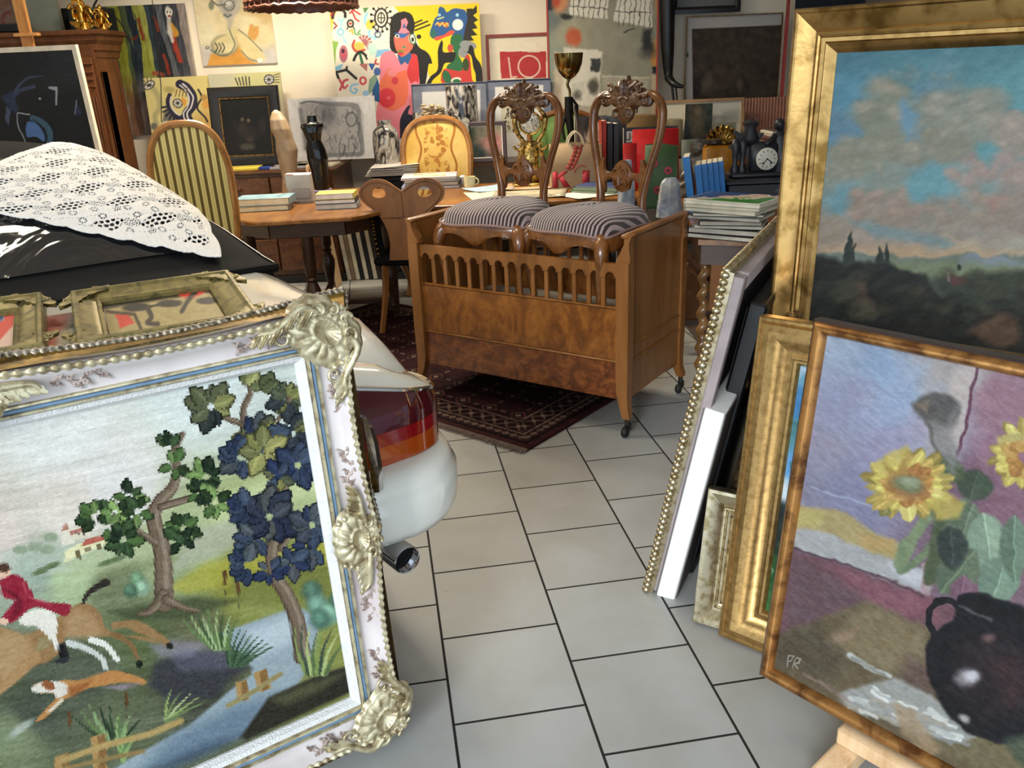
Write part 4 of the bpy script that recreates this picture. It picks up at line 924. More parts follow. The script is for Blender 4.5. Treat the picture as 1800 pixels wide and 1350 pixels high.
def sprig(pl, a, b, ang, L, mat):
    N = pl.n; g = G(); r = random.Random(int(a*997+b*131)); ca, sa = math.cos(ang), math.sin(ang)
    def P(t, o, dz=0): 
        aa, bb = a+t*ca-o*sa, b+t*sa+o*ca; d = min(aa, pl.W-aa, bb, pl.H-bb); zz = np.interp(d, [.022, .036, .062, .088], [.064, .064, .042, .038]); return pl.at(aa, bb, zz+dz)
    g.tube([P(L*k/12, .008*math.sin(k*.8), .002) for k in range(13)], [.0036, .0028, .002], 5)
    for k in range(11):
        t = L*(k+.6)/11; o = .008*math.sin(t/L*12*.8); s_ = 1 if k % 2 else -1
        g.tube([P(t, o, .002), P(t+.006, o+s_*.007, .003), P(t+.011, o+s_*.012, .002), P(t+.009, o+s_*.016, .002)], [.0016, .0026, .002, .0008], 5)
        c = P(t+.002, o+s_*.005, .001)
        if k % 3 != 2: 
            for q in range(5):
                an = q*1.257; c2 = c+pl.w*.0038*math.cos(an)+pl.h*.0038*math.sin(an); g.lathe([(.0005, .0045), (.0028, .0035), (.0036, 0)], c2, 6, np.array([pl.w, pl.h, N]))
    part('flower_sprig', g, mat, tap, True)
M['sprig'] = gilt('rubbed_sprig', 'b9a79c', '857068', .5, 60, .2, .2)
q = .068
for (a, b, an) in ((tW-q, tH-q, -math.pi/4), (tW-q, q, -math.pi*3/4), (q, tH-q, math.pi/4), (q, q, math.pi*3/4)): cartouche(tpl, a, b, an, .162, math.pi/4)
for a, b, an in ((tW-.064, tH/2, -math.pi/2), (.064, tH/2, math.pi/2), (tW/2, tH-.058, 0), (tW/2, .058, math.pi)): cartouche(tpl, a, b, an, .138, .12)
for b, an in ((tH-.15, -math.pi/2), (tH/2+.12, math.pi/2), (tH/2-.12, -math.pi/2), (.16, math.pi/2)):
    for a in (tW-.058, .058): sprig(tpl, a, b, an, .085, M['sprig'])
for a, an in ((tW-.16, math.pi), (tW/2+.14, 0), (tW/2-.14, math.pi), (.16, 0)):
    for b in (tH-.062, .062): sprig(tpl, a, b, an, .085, M['sprig'])
# ------------------------------------------------------------------ pictures leaning together on the right
def leanplane(t0, t1, l0, l1, anchor, z, W, H, yaw=None):
    """plane from a level top edge, a left edge and the foot of the left edge at height z"""
    if yaw is None:
        n = np.cross(ray(*t0), ray(*t1)); w = unit(np.cross(n, [0, 0, 1])); w = w*np.sign(w@CR)
    else: w = vec(math.cos(math.radians(yaw)), math.sin(math.radians(yaw)), 0)
    h = unit(np.cross(w, np.cross(ray(*l0), ray(*l1)))); h = h*np.sign(h[2])
    return Plane(Z(anchor[0], anchor[1], z), w, h, W, H)
# still life with sunflowers
spl = leanplane((1460.7, 578.3), (1800, 645), (1443, 552), (1345, 1178), (1345, 1178), .115, .96, .872, yaw=-49.5)
def sunflowers(p):
    p.wob(5, 22)
    p.field([(1480, 600, '8ea2c0'), (1560, 640, '7f9cc4'), (1650, 680, '8aa6cc'), (1500, 700, '8c8fb4'), (1450, 800, '8f88a6'), (1440, 860, '827c9c'), (1550, 720, '8e96bc'), (1600, 620, '9298aa'), (1660, 650, 'a69c96'), (1700, 650, 'aa9e98'),
             (1560, 790, '9088ae'), (1500, 860, '7c7aa4'), (1640, 760, '9a92b0'), (1420, 940, '7e7aa0'), (1760, 700, 'a06478'), (1780, 800, 'a05e76'), (1750, 900, '8e5268'), (1720, 860, '7e5064'), (1900, 760, 'a0607a'), (1700, 960, '7a5464')], 3)
    p.poly([(1610, 600), (1722, 628), (1700, 760), (1670, 830), (1630, 790), (1650, 720), (1600, 660)], 'a89a94', 10, .75); p.poly([(1680, 650), (1722, 635), (1700, 770), (1676, 830), (1660, 780)], 'c2aca0', 5, .8)
    p.line([(1724, 635), (1712, 710), (1690, 800), (1680, 830)], 6, '6c2c48', 1.5); p.poly([(1560, 610), (1640, 640), (1600, 740), (1550, 730)], '86a4d0', 14, .6)
    # window sill: yellow and grey bands, red wall
    p.poly([(1405, 885), (1480, 890), (1540, 930), (1590, 950), (1600, 980), (1560, 980), (1480, 945), (1400, 935)], 'b89c50', 4); p.poly([(1405, 890), (1460, 895), (1450, 925), (1402, 920)], 'c8b44c', 5, .8); p.poly([(1520, 935), (1580, 945), (1575, 970), (1520, 955)], 'cc9840', 5, .8)
    p.poly([(1398, 925), (1450, 930), (1560, 975), (1650, 1000), (1640, 1040), (1590, 1025), (1480, 985), (1395, 960)], 'a6a4a2', 4); p.poly([(1570, 985), (1640, 1000), (1632, 1030), (1580, 1010)], 'c2bec4', 5, .8); p.poly([(1628, 985), (1645, 980), (1640, 1045), (1622, 1042)], 'b08c90', 2)
    p.poly([(1395, 962), (1480, 985), (1630, 1040), (1700, 1070), (1800, 1120), (1800, 1180), (1640, 1120), (1530, 1055), (1370, 1120)], '7a4450', 4); p.poly([(1470, 990), (1640, 1045), (1660, 1090), (1540, 1060)], '98495a', 10, .8); p.poly([(1395, 965), (1530, 1050), (1380, 1110)], '6c4a52', 10, .8)
    p.line([(1397, 960), (1480, 985), (1560, 1010), (1630, 1042)], 4, '54303c', 1.5, .8); p.line([(1432, 852), (1500, 872), (1555, 892)], 3, '9aa8c8', 1.5, .8)
    # table
    p.poly([(1530, 1050), (1640, 1100), (1800, 1180), (2000, 1300), (1900, 1500), (1600, 1350), (1355, 1180), (1365, 1115)], '6e5a38', 4); p.poly([(1535, 1055), (1630, 1100), (1640, 1150), (1560, 1180), (1460, 1120)], '8c7446', 12, .9); p.poly([(1365, 1120), (1440, 1090), (1500, 1160), (1440, 1190), (1360, 1160)], '584830', 14, .8)
    p.poly([(1470, 1110), (1520, 1095), (1510, 1115), (1475, 1125)], 'a6785a', 5, .6); p.poly([(1600, 1150), (1650, 1170), (1640, 1230), (1590, 1210)], '6c4640', 10, .7); p.poly([(1700, 1250), (1900, 1330), (1850, 1420), (1640, 1300)], '7c6c3c', 10, .8)
    p.line([(1500, 1145), (1530, 1165), (1570, 1182)], 9, 'c2c4bc', 2.5, .9); p.line([(1505, 1150), (1560, 1180)], 4, '5c6054', 2, .6)
    p.poly([(1480, 1215), (1530, 1200), (1580, 1185), (1640, 1215), (1680, 1250), (1720, 1290), (1690, 1300), (1620, 1280), (1560, 1260), (1500, 1240)], '9a9a90', 4)
    r = random.Random(2)
    for k in range(30):
        x = 1490+200*r.random(); y = 1210+(x-1490)*.33+(r.random()-.5)*50; p.line([(x, y), (x+25+15*r.random(), y+6+14*r.random())], 4+4*r.random(), r.choice(['d2d0c6', 'b2b4ac', '8e9088', 'e0ded4', 'a89c84']), 1.5, .85)
    p.poly([(1575, 1230), (1610, 1240), (1660, 1310), (1640, 1330), (1590, 1280)], 'b08a5a', 5, .8); p.line([(1420, 1178), (1500, 1225)], 5, 'a07868', 2, .6)
    # stalks and leaves
    for P, w, c in (([(1600, 950), (1590, 1000), (1640, 960)], 14, '6a8452'), ([(1640, 900), (1600, 960), (1590, 985)], 22, '7a9058'), ([(1650, 880), (1660, 930), (1640, 1010)], 26, '4e5c34'), ([(1700, 880), (1740, 960), (1760, 1060)], 18, '5c7858'), ([(1640, 730), (1650, 780), (1680, 830)], 7, '3e4a3a')):
        p.line(smooth(P, 4), w, c, 3)
    for x, y, rx, ry, a, c in ((1700, 930, 34, 44, 20, '5a6e4c'), (1745, 955, 36, 52, -10, '7c9a76'), (1690, 1000, 34, 42, 40, '586c4a'), (1760, 1020, 34, 46, 20, '6a8a6c'), (1680, 960, 26, 34, 0, '2e3c34'), (1720, 850, 30, 24, 20, '3c4c34'), (1670, 820, 34, 22, 30, '44542e'), (1790, 960, 26, 50, 0, '5c7a5c'), (1700, 1040, 24, 30, 0, '7c4a60'), (1650, 850, 22, 18, 0, '38462c')):
        an = math.radians(a+90); ux, uy = math.cos(an), math.sin(an); q = [(x+ux*ry*f*1.15-uy*rx*g_*1.1, y+uy*ry*f*1.15+ux*rx*g_*1.1) for f, g_ in ((-1, 0), (-.7, -.6), (-.2, -.95), (.3, -.8), (.7, -.45), (1, 0), (.75, .5), (.3, .85), (-.2, .95), (-.7, .65))]; p.poly(smooth(q, 3, True), c, 3); p.poly(smooth([q[0], q[1], q[2], q[3], q[4], q[5]], 3), tuple(min(1, v*1.18) for v in hx(c)), 4, .7); p.line([q[0], q[5]], 2.6, tuple(min(1, v*1.5) for v in hx(c)), 1.4, .7)
    p.poly(smooth([(1612, 706), (1640, 688), (1675, 690), (1695, 715), (1680, 745), (1650, 752), (1625, 735)], 4, True), '5c5650', 4); p.poly([(1640, 735), (1670, 740), (1690, 715), (1680, 760), (1700, 800), (1680, 830), (1650, 790)], '857e7c', 7, .8); p.poly([(1614, 706), (1640, 702), (1632, 722)], '8a6c4c', 4, .8)
    def flower(cx, cy, R, ry, n, seed):
        r = random.Random(seed)
        for k0, cs, n_ in ((1.10, ['a08420', '8c7c28', 'b8982a'], n), (1.0, ['dcbc34', 'ecd050', 'd0a42c', 'e8c83c'], n), (.70, ['c87c1c', 'b86a18', 'dc9c30'], n-2)):
            for k in range(n_):
                a = 2*math.pi*(k+r.random()*.6)/n_; L = R*k0*(.78+.34*r.random()); w = R*(.20+.08*r.random()); c = r.choice(cs); ca, sa = math.cos(a), math.sin(a)*ry; t_ = (-math.sin(a), math.cos(a)*ry)
                q = [(cx+ca*L*f+t_[0]*w*g_, cy+sa*L*f+t_[1]*w*g_) for f, g_ in ((.3, -.4), (.6, -.85), (.85, -.6), (1.0, -.1), (.9, .45), (.62, .85), (.3, .4))]
                p.poly(q, c, 1.6, .95); p.line([(cx+ca*L*.45, cy+sa*L*.45), (cx+ca*L*.9+2, cy+sa*L*.9)], w*.28, tuple(min(1, v*1.15+.04) for v in hx(c)), 1.2, .7)
    flower(1605, 850, 76, .78, 17, 3); p.poly([(1540, 815), (1570, 790), (1600, 780), (1610, 800), (1580, 815), (1555, 830)], 'd8b83a', 4, .9); p.poly([(1560, 810), (1585, 825), (1600, 790), (1612, 795), (1600, 830), (1570, 850)], 'b07a20', 4, .6)
    p.ell(1602, 852, 34, 20, 'b06c28', 10, .25); p.ell(1603, 848, 26, 14, '78804a', 10, .3); p.ell(1606, 845, 16, 8, '98a070', 10, .4); p.poly([(1640, 880), (1670, 860), (1700, 880), (1690, 905), (1650, 910)], 'd0b030', 5, .9)
    flower(1808, 800, 60, 1.0, 15, 8); p.line([(1760, 768), (1800, 765)], 12, 'c8b04c', 3)
    # jug
    J = '15121a'
    p.ring(1668, 1085, 30, 36, 12, J); p.poly(smooth([(1690, 1045), (1705, 1036), (1760, 1045), (1830, 1075), (1850, 1110), (1870, 1200), (1850, 1270), (1780, 1300), (1700, 1275), (1650, 1215), (1632, 1150), (1645, 1110), (1680, 1085)], 4, True), J, 3)
    p.poly([(1690, 1120), (1760, 1110), (1840, 1160), (1830, 1250), (1740, 1260), (1680, 1200)], '2c1c20', 20, .8); p.poly([(1740, 1150), (1800, 1140), (1830, 1200), (1780, 1240)], '4a2228', 16, .6)
    p.poly([(1692, 1046), (1706, 1038), (1790, 1062), (1840, 1090), (1780, 1090), (1700, 1070)], '0e0e12', 2); p.line([(1696, 1060), (1750, 1085)], 5, '5a5658', 2, .8)
    p.ell(1706, 1186, 20, 15, '8e8688', -10, .4); p.ell(1712, 1184, 10, 9, 'c4bcc0', 0, .5); p.ell(1703, 1258, 10, 7, 'a8a29c', 20, .5); p.ell(1745, 1118, 12, 8, '6e4440', 0, .5)
    p.poly([(1770, 1290), (1850, 1280), (1900, 1350), (1800, 1340)], '44583c', 6, .8)
    # initials
    for P in ([(1388, 1165), (1394, 1146), (1401, 1149), (1399, 1157), (1391, 1157)], [(1402, 1170), (1407, 1152), (1415, 1156), (1413, 1163), (1405, 1163), (1412, 1172)]): p.line(P, 2.2, 'b8a890', .8, .9)
    p.mott(.06, 16, 5, 31, 35, .03); p.mott(.04, 5, 3, 32)
st_ = thing('painting', 'still life of sunflowers and a dark jug in a thin bronze frame', 'painting', spl.at(spl.W/2, 0), 0)
canvas('canvas', spl.inset(.030), sunflowers, st_, M['oil'], res=1.2, thick=.018, maxn=680, sat=.60, kmul=.72)
M['bronze'] = gilt('bronze_gilt', 'b8834a', '6e4626', .3, 20, .75, .1)
M['brown_edge'] = plain('dark_brown_lacquer', '33241f', .4)
part('frame', frame_geo(spl, [(.004, .024), (.006, .034), (.012, .040), (.020, .040), (.026, .034), (.030, .026), (.031, .020)]), M['bronze'], st_, True, ang=60, label='rounded bronze gilt front edge')
part('frame_side', frame_geo(spl, [(0, .0), (0, .026), (.004, .029), (.010, .028)], back=-.004), M['brown_edge'], st_, True, label='dark brown outer side of the frame')
# the easel: rail under the picture, foot, back legs
et = thing('easel', 'raw pine easel whose foot and rail carry the sunflower still life', 'easel', spl.at(.2, 0)*vec(1, 1, 0))
sax = np.array([spl.w, unit(vec(*spl.n[:2], 0)), vec(0, 0, 1)]); nb = sax[1]
rail_z = spl.P[2]
def EP(a, c, z): return vec(spl.P[0], spl.P[1], 0)+spl.w*a+nb*c+vec(0, 0, z)
part('rail', G().box(EP(.60, .022, .088), (.78, .045, .042), sax, .004), M['pine'], et, True)
ft = part('foot', G().box(EP(.235, .02, .043), (.052, .27, .052), sax, .005), M['pine'], et, True)
part('foot', G().box(EP(.85, .02, .034), (.052, .26, .062), sax, .005), M['pine'], et, True)
for a in (.3, .6): 
    g = G().tube([spl.at(a, -.02, -.03), spl.at(a, .82, -.03)], .02, 4); part('upright', g, M['pine'], et, True)
# landscape in the wide gold frame
lpl = leanplane(None, None, (1412, 18), (1363, 557), (1363, 557), .798, 1.12, 1.03, yaw=-42.0)
_n = np.cross(lpl.w, lpl.h); _d = ray(1363, 557); _t = 2.3/_d[1]; lpl = Plane(CO+_d*_t-lpl.h*.215, lpl.w, lpl.h, 1.12, 1.028)
def landscape(p):
    p.wob(9, 26)
    p.field([(1500, 100, '4a8496'), (1600, 110, '4e8c98'), (1750, 90, '4c8a96'), (1800, 150, '569aa0'), (1500, 160, '5494ac'), (1650, 170, '64909c'), (1480, 230, '5e8aa0'), (1600, 230, '6096b4'), (1700, 190, '589498'), (3100, 120, '4c8a96'), (1470, 300, '8c927e'), (1560, 320, '8a8e78'), (1780, 250, '5c969c'),
             (1490, 350, '6a98a0'), (1560, 320, '7c8e86'), (1640, 330, '5c98a2'), (1700, 330, '7a9a94'), (1470, 400, '9a8670'), (1600, 400, '8e7e6c'), (1720, 400, '9a8a78'), (1800, 380, '957e70'), (1500, 430, 'a8907a'), (1600, 430, 'a68e76'), (1700, 440, 'b09878'), (1800, 440, 'a89c84')], 3.4)
    def cloud(cx, cy, rx, ry, c, hl, n, seed):
        r = random.Random(seed)
        for k in range(n):
            a = r.random()*6.28; q = r.random()**.5; x = cx+rx*q*math.cos(a); y = cy+ry*q*math.sin(a); s_ = (.22+.25*r.random())*min(rx, ry)*1.3
            p.ell(x, y, s_*1.25, s_, c, 0, .55, .75)
            if r.random() < .6: p.ell(x-s_*.3, y-s_*.45, s_*.7, s_*.45, hl, 0, .7, .55)
    cloud(1560, 200, 38, 48, '8a8a72', 'bca68a', 22, 1); cloud(1540, 270, 60, 32, '8e8c72', 'a8987c', 22, 2); cloud(1690, 215, 75, 45, '8e8e7a', 'b8a890', 34, 3); cloud(1640, 260, 60, 28, '8a8670', 'b0a084', 22, 4); cloud(1790, 235, 40, 32, 'a08e7c', 'c8a890', 20, 5)
    cloud(1620, 130, 60, 14, '6e8c8a', '8aa098', 12, 12); cloud(1750, 300, 80, 26, 'a48a7c', 'b89a88', 26, 6); cloud(1560, 360, 80, 24, '9a8470', 'b8927c', 28, 7); cloud(1720, 365, 90, 26, '96826e', 'ae9078', 28, 8); cloud(1640, 405, 120, 16, '8e8272', 'a6907c', 24, 9); cloud(1500, 300, 50, 16, '8e8c76', 'a89c80', 14, 10)
    p.poly([(1590, 320), (1660, 305), (1700, 330), (1660, 350), (1600, 345)], '5e9aa4', 10, .8); p.poly([(1725, 250), (1760, 260), (1740, 290), (1720, 280)], '5a9ca0', 8, .8); p.poly([(1590, 170), (1625, 200), (1600, 240), (1585, 210)], '5e96b8', 8, .8); p.poly([(1740, 350), (1770, 345), (1750, 370)], 'b4766a', 8, .7); p.poly([(1470, 345), (1500, 350), (1490, 375), (1460, 372)], '6498a0', 8, .6)
    p.poly([(1500, 385), (1560, 392), (1680, 425), (1660, 435), (1540, 415)], '6c8e94', 6, .7)
    p.poly([(1440, 430), (1560, 432), (1700, 440), (3100, 455), (3100, 475), (1600, 455), (1440, 445)], 'c89c6c', 8, .7)
    # land
    p.poly([(1420, 440), (1500, 443), (1560, 447), (1620, 452), (1690, 447), (1715, 442), (1735, 452), (1760, 446), (3200, 442), (3200, 900), (1400, 900)], '6e7a6a', 3)
    p.poly([(1690, 455), (1712, 443), (1732, 450), (1755, 444), (1790, 456), (1830, 450), (3200, 450), (3200, 470), (1700, 468)], '7c8890', 3, .9); p.poly([(1560, 455), (1700, 460), (3200, 465), (3200, 500), (1600, 490)], '7a8658', 6, .7)
    p.poly([(1400, 440), (1450, 446), (1500, 458), (1560, 462), (1600, 470), (1630, 480), (1650, 510), (1700, 530), (3200, 545), (3200, 950), (1400, 950)], '23241e', 5); p.poly([(1640, 500), (1720, 475), (1800, 470), (3200, 480), (3200, 540), (1700, 540)], '3c4232', 6)
    p.poly([(1500, 490), (1530, 500), (1540, 530), (1520, 560), (1500, 540)], '5a4634', 6, .8); p.poly([(1700, 580), (1760, 545), (1790, 560), (1800, 600), (1750, 610)], '6c4a34', 8, .8); p.poly([(1500, 530), (1550, 540), (1540, 560), (1500, 555)], '6a5a48', 6, .5)
    p.poly([(1655, 490), (1680, 480), (1700, 484), (1708, 494), (1680, 498)], '6a3030', 2); p.poly([(1662, 480), (1670, 480), (1671, 494), (1663, 494)], 'a8a08c', 1)
    for x, y0, y1, w in ((1497, 405, 465, 12), (1506, 425, 465, 7), (1549, 432, 465, 8), (1560, 425, 463, 8), (1692, 458, 470, 7)): p.poly([(x, y0), (x+w*.6, (y0+y1)/2), (x+w*.5, y1), (x-w*.5, y1), (x-w*.6, (y0+y1)/2)], '2a322a', 1.5)
    r = random.Random(9)
    for k in range(60): p.ell(1450+450*r.random(), 475+20*r.random()+60*r.random(), 14, 8, r.choice(['2a2e24', '34382a', '1e2220', '3e402e', '4a4630']), 0, .6, .6)
    p.mott(.05, 22, 9, 41, -20, .02); p.mott(.03, 6, 4, 42)
lt_ = painting('romantic cloudy landscape in a wide antique gold frame, upper right', lpl, landscape, fw=.105, res=1.15, kmul=.74, sat=.74)
M['gold'] = gilt('antique_leaf_gold', 'b89258', '7c5c2c', .27, 14, .92, .35, (1, 1, 1))
part('frame', frame_geo(lpl, [(0, .0), (0, .050), (.004, .058), (.010, .060), (.014, .056), (.020, .054), (.045, .044), (.056, .038), (.058, .043), (.064, .045), (.069, .043), (.071, .036), (.080, .034), (.084, .039), (.090, .036), (.100, .026), (.107, .020)]), M['gold'], lt_, True, ang=22)
bx = G().box(lpl.at(.62, 0, -.18)*vec(1, 1, 0)+vec(0, 0, lpl.P[2]/2-.005), (1.0, .44, lpl.P[2]-.01), np.array([lpl.w, unit(vec(*lpl.n[:2], 0)), vec(0, 0, 1)]), .01)
# gold frame with the blue and green picture
gpl = leanplane((1345, 560), (1445, 576), (1346, 562), (1275, 1105), (1275, 1105), 0.0, .62, .90)
def bluegreen(p):
    p.wob(12, 20); p.field([(1410, 640, '9cb8cc'), (1400, 700, '3c7cb4'), (1430, 660, '5a94a8'), (1420, 760, '4a8488'), (1390, 820, '5c9ad0'), (1380, 860, 'c8d8e0'), (1370, 900, '14201c'), (1390, 950, '1a2820'), (1370, 1000, '24501e'), (1350, 1060, '3a7030'), (1345, 1085, 'd0dcd8'), (1460, 700, '3e7a80'), (1450, 900, '14241c'), (1500, 1000, '244a20')], 3)
    r = random.Random(5)
    for k in range(90): x = 1330+130*r.random(); y = 620+470*r.random(); p.line([(x, y), (x+4, y+12)], 6, r.choice(['d8e4ea', '4a90c0', '2a5a50', '6ab0c0']) if y < 870 else r.choice(['0e1814', '2a5a24', '3c7a34', 'b8ccc8'] if y > 950 else ['0e1814', '182420', '24342c']), 3, .6)
    p.mott(.05, 8, 8, 51)
gt_ = painting('blue and green abstract in a broad satin gold frame behind the sunflower picture', gpl, bluegreen, fw=.112, res=1.4)
M['satin_gold'] = gilt('satin_gold', 'b9945c', '9c7a48', .30, 60, .9, .05)
part('frame', frame_geo(gpl, [(0, .0), (0, .044), (.003, .048), (.010, .049), (.014, .046), (.018, .050), (.034, .053), (.050, .049), (.066, .040), (.080, .030), (.088, .028), (.089, .033), (.096, .034), (.099, .030), (.106, .029), (.112, .020)]), M['satin_gold'], gt_, True, ang=22)
# small silver frame at its foot
vpl = leanplane(None, None, (1250, 865), (1223, 1085), (1223, 1085), 0.0, .26, .395, yaw=-31)
def darkpic(p): p.field([(1270, 900, '1e1a16'), (1290, 1000, '3a3228'), (1280, 1060, '8a8478')], 3); p.mott(.08, 10, 20, 3)
vt_ = painting('small silver gilt frame standing on the tiles left of the satin gold frame', vpl, darkpic, fw=.088, res=2, mat='oil')
M['silver_leaf'] = gilt('silver_leaf', 'c4b698', '9a8860', .25, 50, .92, .05)
part('frame', frame_geo(vpl, [(0, .0), (0, .034), (.003, .038), (.012, .038), (.030, .030), (.046, .020), (.050, .024), (.054, .024), (.058, .018), (.062, .022), (.068, .020), (.072, .014), (.078, .018), (.084, .012), (.09, .008)]), M['silver_leaf'], vt_, True, ang=22)
# --- stack leaning to the right, seen edge-on
BWd = vec(.452, .892, 0); BHd = unit(vec(.167, -.084, .982)); BNd = unit(np.cross(BWd, BHd))     # BNd points right, towards us
BP = Z(1140, 1042, 0.0)
def board(P, W, H, T, c0=0.0): # box from P along BWd, BHd and thickness T towards +BNd
    return (P+BWd*W/2+BHd*H/2+BNd*(c0+T/2), (W, H, T), np.array([BWd, BHd, BNd]))
bt = thing('painting', 'picture in a beaded silver gilt frame seen edge-on, leaning over the white canvas', 'painting', BP+BWd*.4)
H_ = 1.02; W_ = .80
fp = Plane(BP+BWd*W_, -BWd, BHd, W_, H_)      # its front faces away to the left
part('frame', frame_geo(fp, [(0, .0), (.0, .006), (.012, .010), (.03, .012), (.05, .006), (.06, .0)], back=-.012), M['silver_leaf'], bt, True, ang=25)
g = G()
for side, (a0, b0, da, db, L) in enumerate(((0, .0, 0, 1, H_), (W_, 0, 0, 1, H_), (0, 0, 1, 0, W_), (0, H_, 1, 0, W_))):
    n = int(L/.019)
    for k in range(n):
        c = fp.at(a0+da*(k+.5)*L/n, b0+db*(k+.5)*L/n, .010); g.lathe([(.002, -.0125), (.0085, -.009), (.0115, 0), (.0085, .009), (.002, .0125)], c, 7, np.array([unit(fp.w+.3*fp.h), unit(np.cross(fp.n, fp.w+.3*fp.h)), fp.n]))
part('beading', g, M['silver_leaf'], bt, True, label='twisted row of silver beads', ang=60)
g = G()
for c, d in ((fp.at(.03, H_/2, -.024), (.045, H_-.02, .030)), (fp.at(W_-.03, H_/2, -.024), (.045, H_-.02, .030)), (fp.at(W_/2, .03, -.024), (W_-.12, .045, .030)), (fp.at(W_/2, H_-.03, -.024), (W_-.12, .045, .030))):
    g.box(c, d, np.array([fp.w, fp.h, fp.n]), .002)
M['lilac'] = plain('greyish_lilac_edge', '9a8c8a', .6)
part('back_frame', g, M['lilac'], bt, True, label='grey lilac wooden rebate')
part('canvas', G().box(fp.at(W_/2, H_/2, -.016), (W_-.09, H_-.09, .004), np.array([fp.w, fp.h, fp.n])), plain('dark_canvas_back', '241d1a', .85), bt, True)
WP = Z(1152, 1046, 0.0)
wt = thing('canvas_painting', 'deep canvas with a bright white edge beside the beaded silver frame', 'painting', WP+BWd*.3)
c, d, ax = board(WP, .60, .64, .056, .002)
part('canvas', G().box(c, d, ax, .003), M['white_paint'], wt, True)
part('painted_face', G().box(c+BNd*.030, (.585, .625, .003), ax), plain('slate_painted_canvas', '4a4440', .6), wt, True)
part('liner', G().box(c-BNd*.030, (.59, .63, .003), ax), plain('slate_painted_canvas_2', '5a5450', .6), wt, True)
KP = Z(1190, 1002, 0.0)
c, d, ax = board(KP, .62, .905, .050, .0)
kt = thing('canvas_painting', 'black canvas board leaning behind the white edged canvas', 'painting', KP+BWd*.3)
part('canvas', G().box(c, d, ax, .006), M['black'], kt, True)
part('stretcher', G().box(c-BNd*.027, (.58, .86, .004), ax), plain('brown_board', '2b2321', .7), kt, True)
RP_ = Z(1226, 1030, 0.0)
M['crust'] = gilt('crusted_dark_gold', '6c5838', '2a2016', .5, 70, .6, 1.0)
rt = thing('painting', 'old picture in a crumbling dark gold frame between the black board and satin gold frame', 'painting', RP_+BWd*.3)
rpl = Plane(RP_+BWd*.50+BNd*.045, -BWd, BHd, .50, .86)
R = frame_geo(rpl, [(0, .0), (.004, .025), (.02, .035), (.05, .030), (.06, .012)], back=-.01); part('frame', R, M['crust'], rt, True, ang=70)
part('canvas', G().box(rpl.at(.25, .43, -.004), (.44, .80, .008), np.array([rpl.w, rpl.h, rpl.n])), M['blackbox'], rt, True)
# ------------------------------------------------------------------ rug
RC, RR, RL = vec(.055, 3.144, 0), vec(.479, 3.656, 0), vec(-.374, 3.521, 0)
ru_ = unit(RR-RC); rv_ = unit(RL-RC); rv_ = unit(rv_-ru_*(rv_@ru_))
rpl_ = Plane(RC+rv_*0, ru_, rv_, 1.35, 2.35); rpl_.n = vec(0, 0, 1)
def rugp(p):
    u, v = p.um, p.vm; W, L = 1.35, 2.35; e = np.minimum(np.minimum(u, W-u), np.minimum(v, L-v)); c = np.zeros((len(u), 3))
    def setm(m, col): c[m] = hx(col)
    setm(e >= 0, '5a2a2c'); setm((e > .03) & (e < .045), '1c1418'); setm((e > .045) & (e < .10), '4a2226'); setm((e > .10) & (e < .112), 'a08870'); setm((e > .112) & (e < .2), '33181e'); setm((e > .2) & (e < .212), '9c7c68')
    s_ = np.where(np.minimum(u, W-u) < np.minimum(v, L-v), v, u)
    z1 = np.abs(((s_/.045) % 1)-.5)*2; m = (e > .05) & (e < .095) & (np.abs((e-.0725)/.022) < z1*.8); setm(m, '9a7c6a')
    z2 = np.abs(((s_/.07) % 1)-.5)*2; m = (e > .118) & (e < .194) & (np.abs(np.abs((e-.156)/.038)-z2) < .22); setm(m, '8a5e50'); setm((e > .118) & (e < .194) & (np.abs((e-.156)/.038)+z2 < .4), 'b09a80')
    f = e > .212; gx = (u/.17) % 1-.5; gy = (v/.17) % 1-.5; r = np.abs(gx)+np.abs(gy); setm(f, '44181e'); setm(f & (r < .42), '2a1826'); setm(f & (r < .30), '7c3c34'); setm(f & (r < .2), '1e1622'); setm(f & (r < .1), 'a68a70'); setm(f & (np.minimum(np.abs(gx), np.abs(gy)) < .04) & (r > .42), '8a6a58')
    st = ((np.floor(u/.012)+np.floor(v/.012)) % 3 == 0) & (vnoise(u*90, v*90, 5) > .45); c[st & (e > .03)] = c[st & (e > .03)]*.6+np.array(hx('9a6a5c'))*.25
    st = (vnoise(u*60, v*25, 9) > .68); c[st] *= .75
    p.c = c
rt_ = thing('rug', 'dark red patterned oriental rug with fringed end, lying under the cot', 'rug', (RC+ru_*.6+rv_*1.2))
canvas('pile', rpl_, rugp, rt_, M['wool'], res=1.0, thick=.012, edge='3a1a1e', maxn=560, kmul=.42, sat=.8)
r = random.Random(3)
# fringe along the short side that faces the car (from RC towards RL is the long side)
g = G()
for k in range(330):
    f = k/330*.62; P = RC+rv_*f; d = -ru_*(.03+.02*r.random())+rv_*(.02*(r.random()-.5))
    q = ru_*0; a = rv_*.0025
    g.add([P+a+vec(0, 0, .010), P-a+vec(0, 0, .010), P-a*.6+d*.6+vec(0, 0, .007), P+a*.6+d*.6+vec(0, 0, .007), P-a*.2+d+vec(0, 0, .002), P+a*.2+d+vec(0, 0, .002)], [(0, 1, 2, 3), (3, 2, 4, 5)])
part('fringe', g, plain('rug_fringe', '5c4c44', .95), rt_, True, kind='stuff')

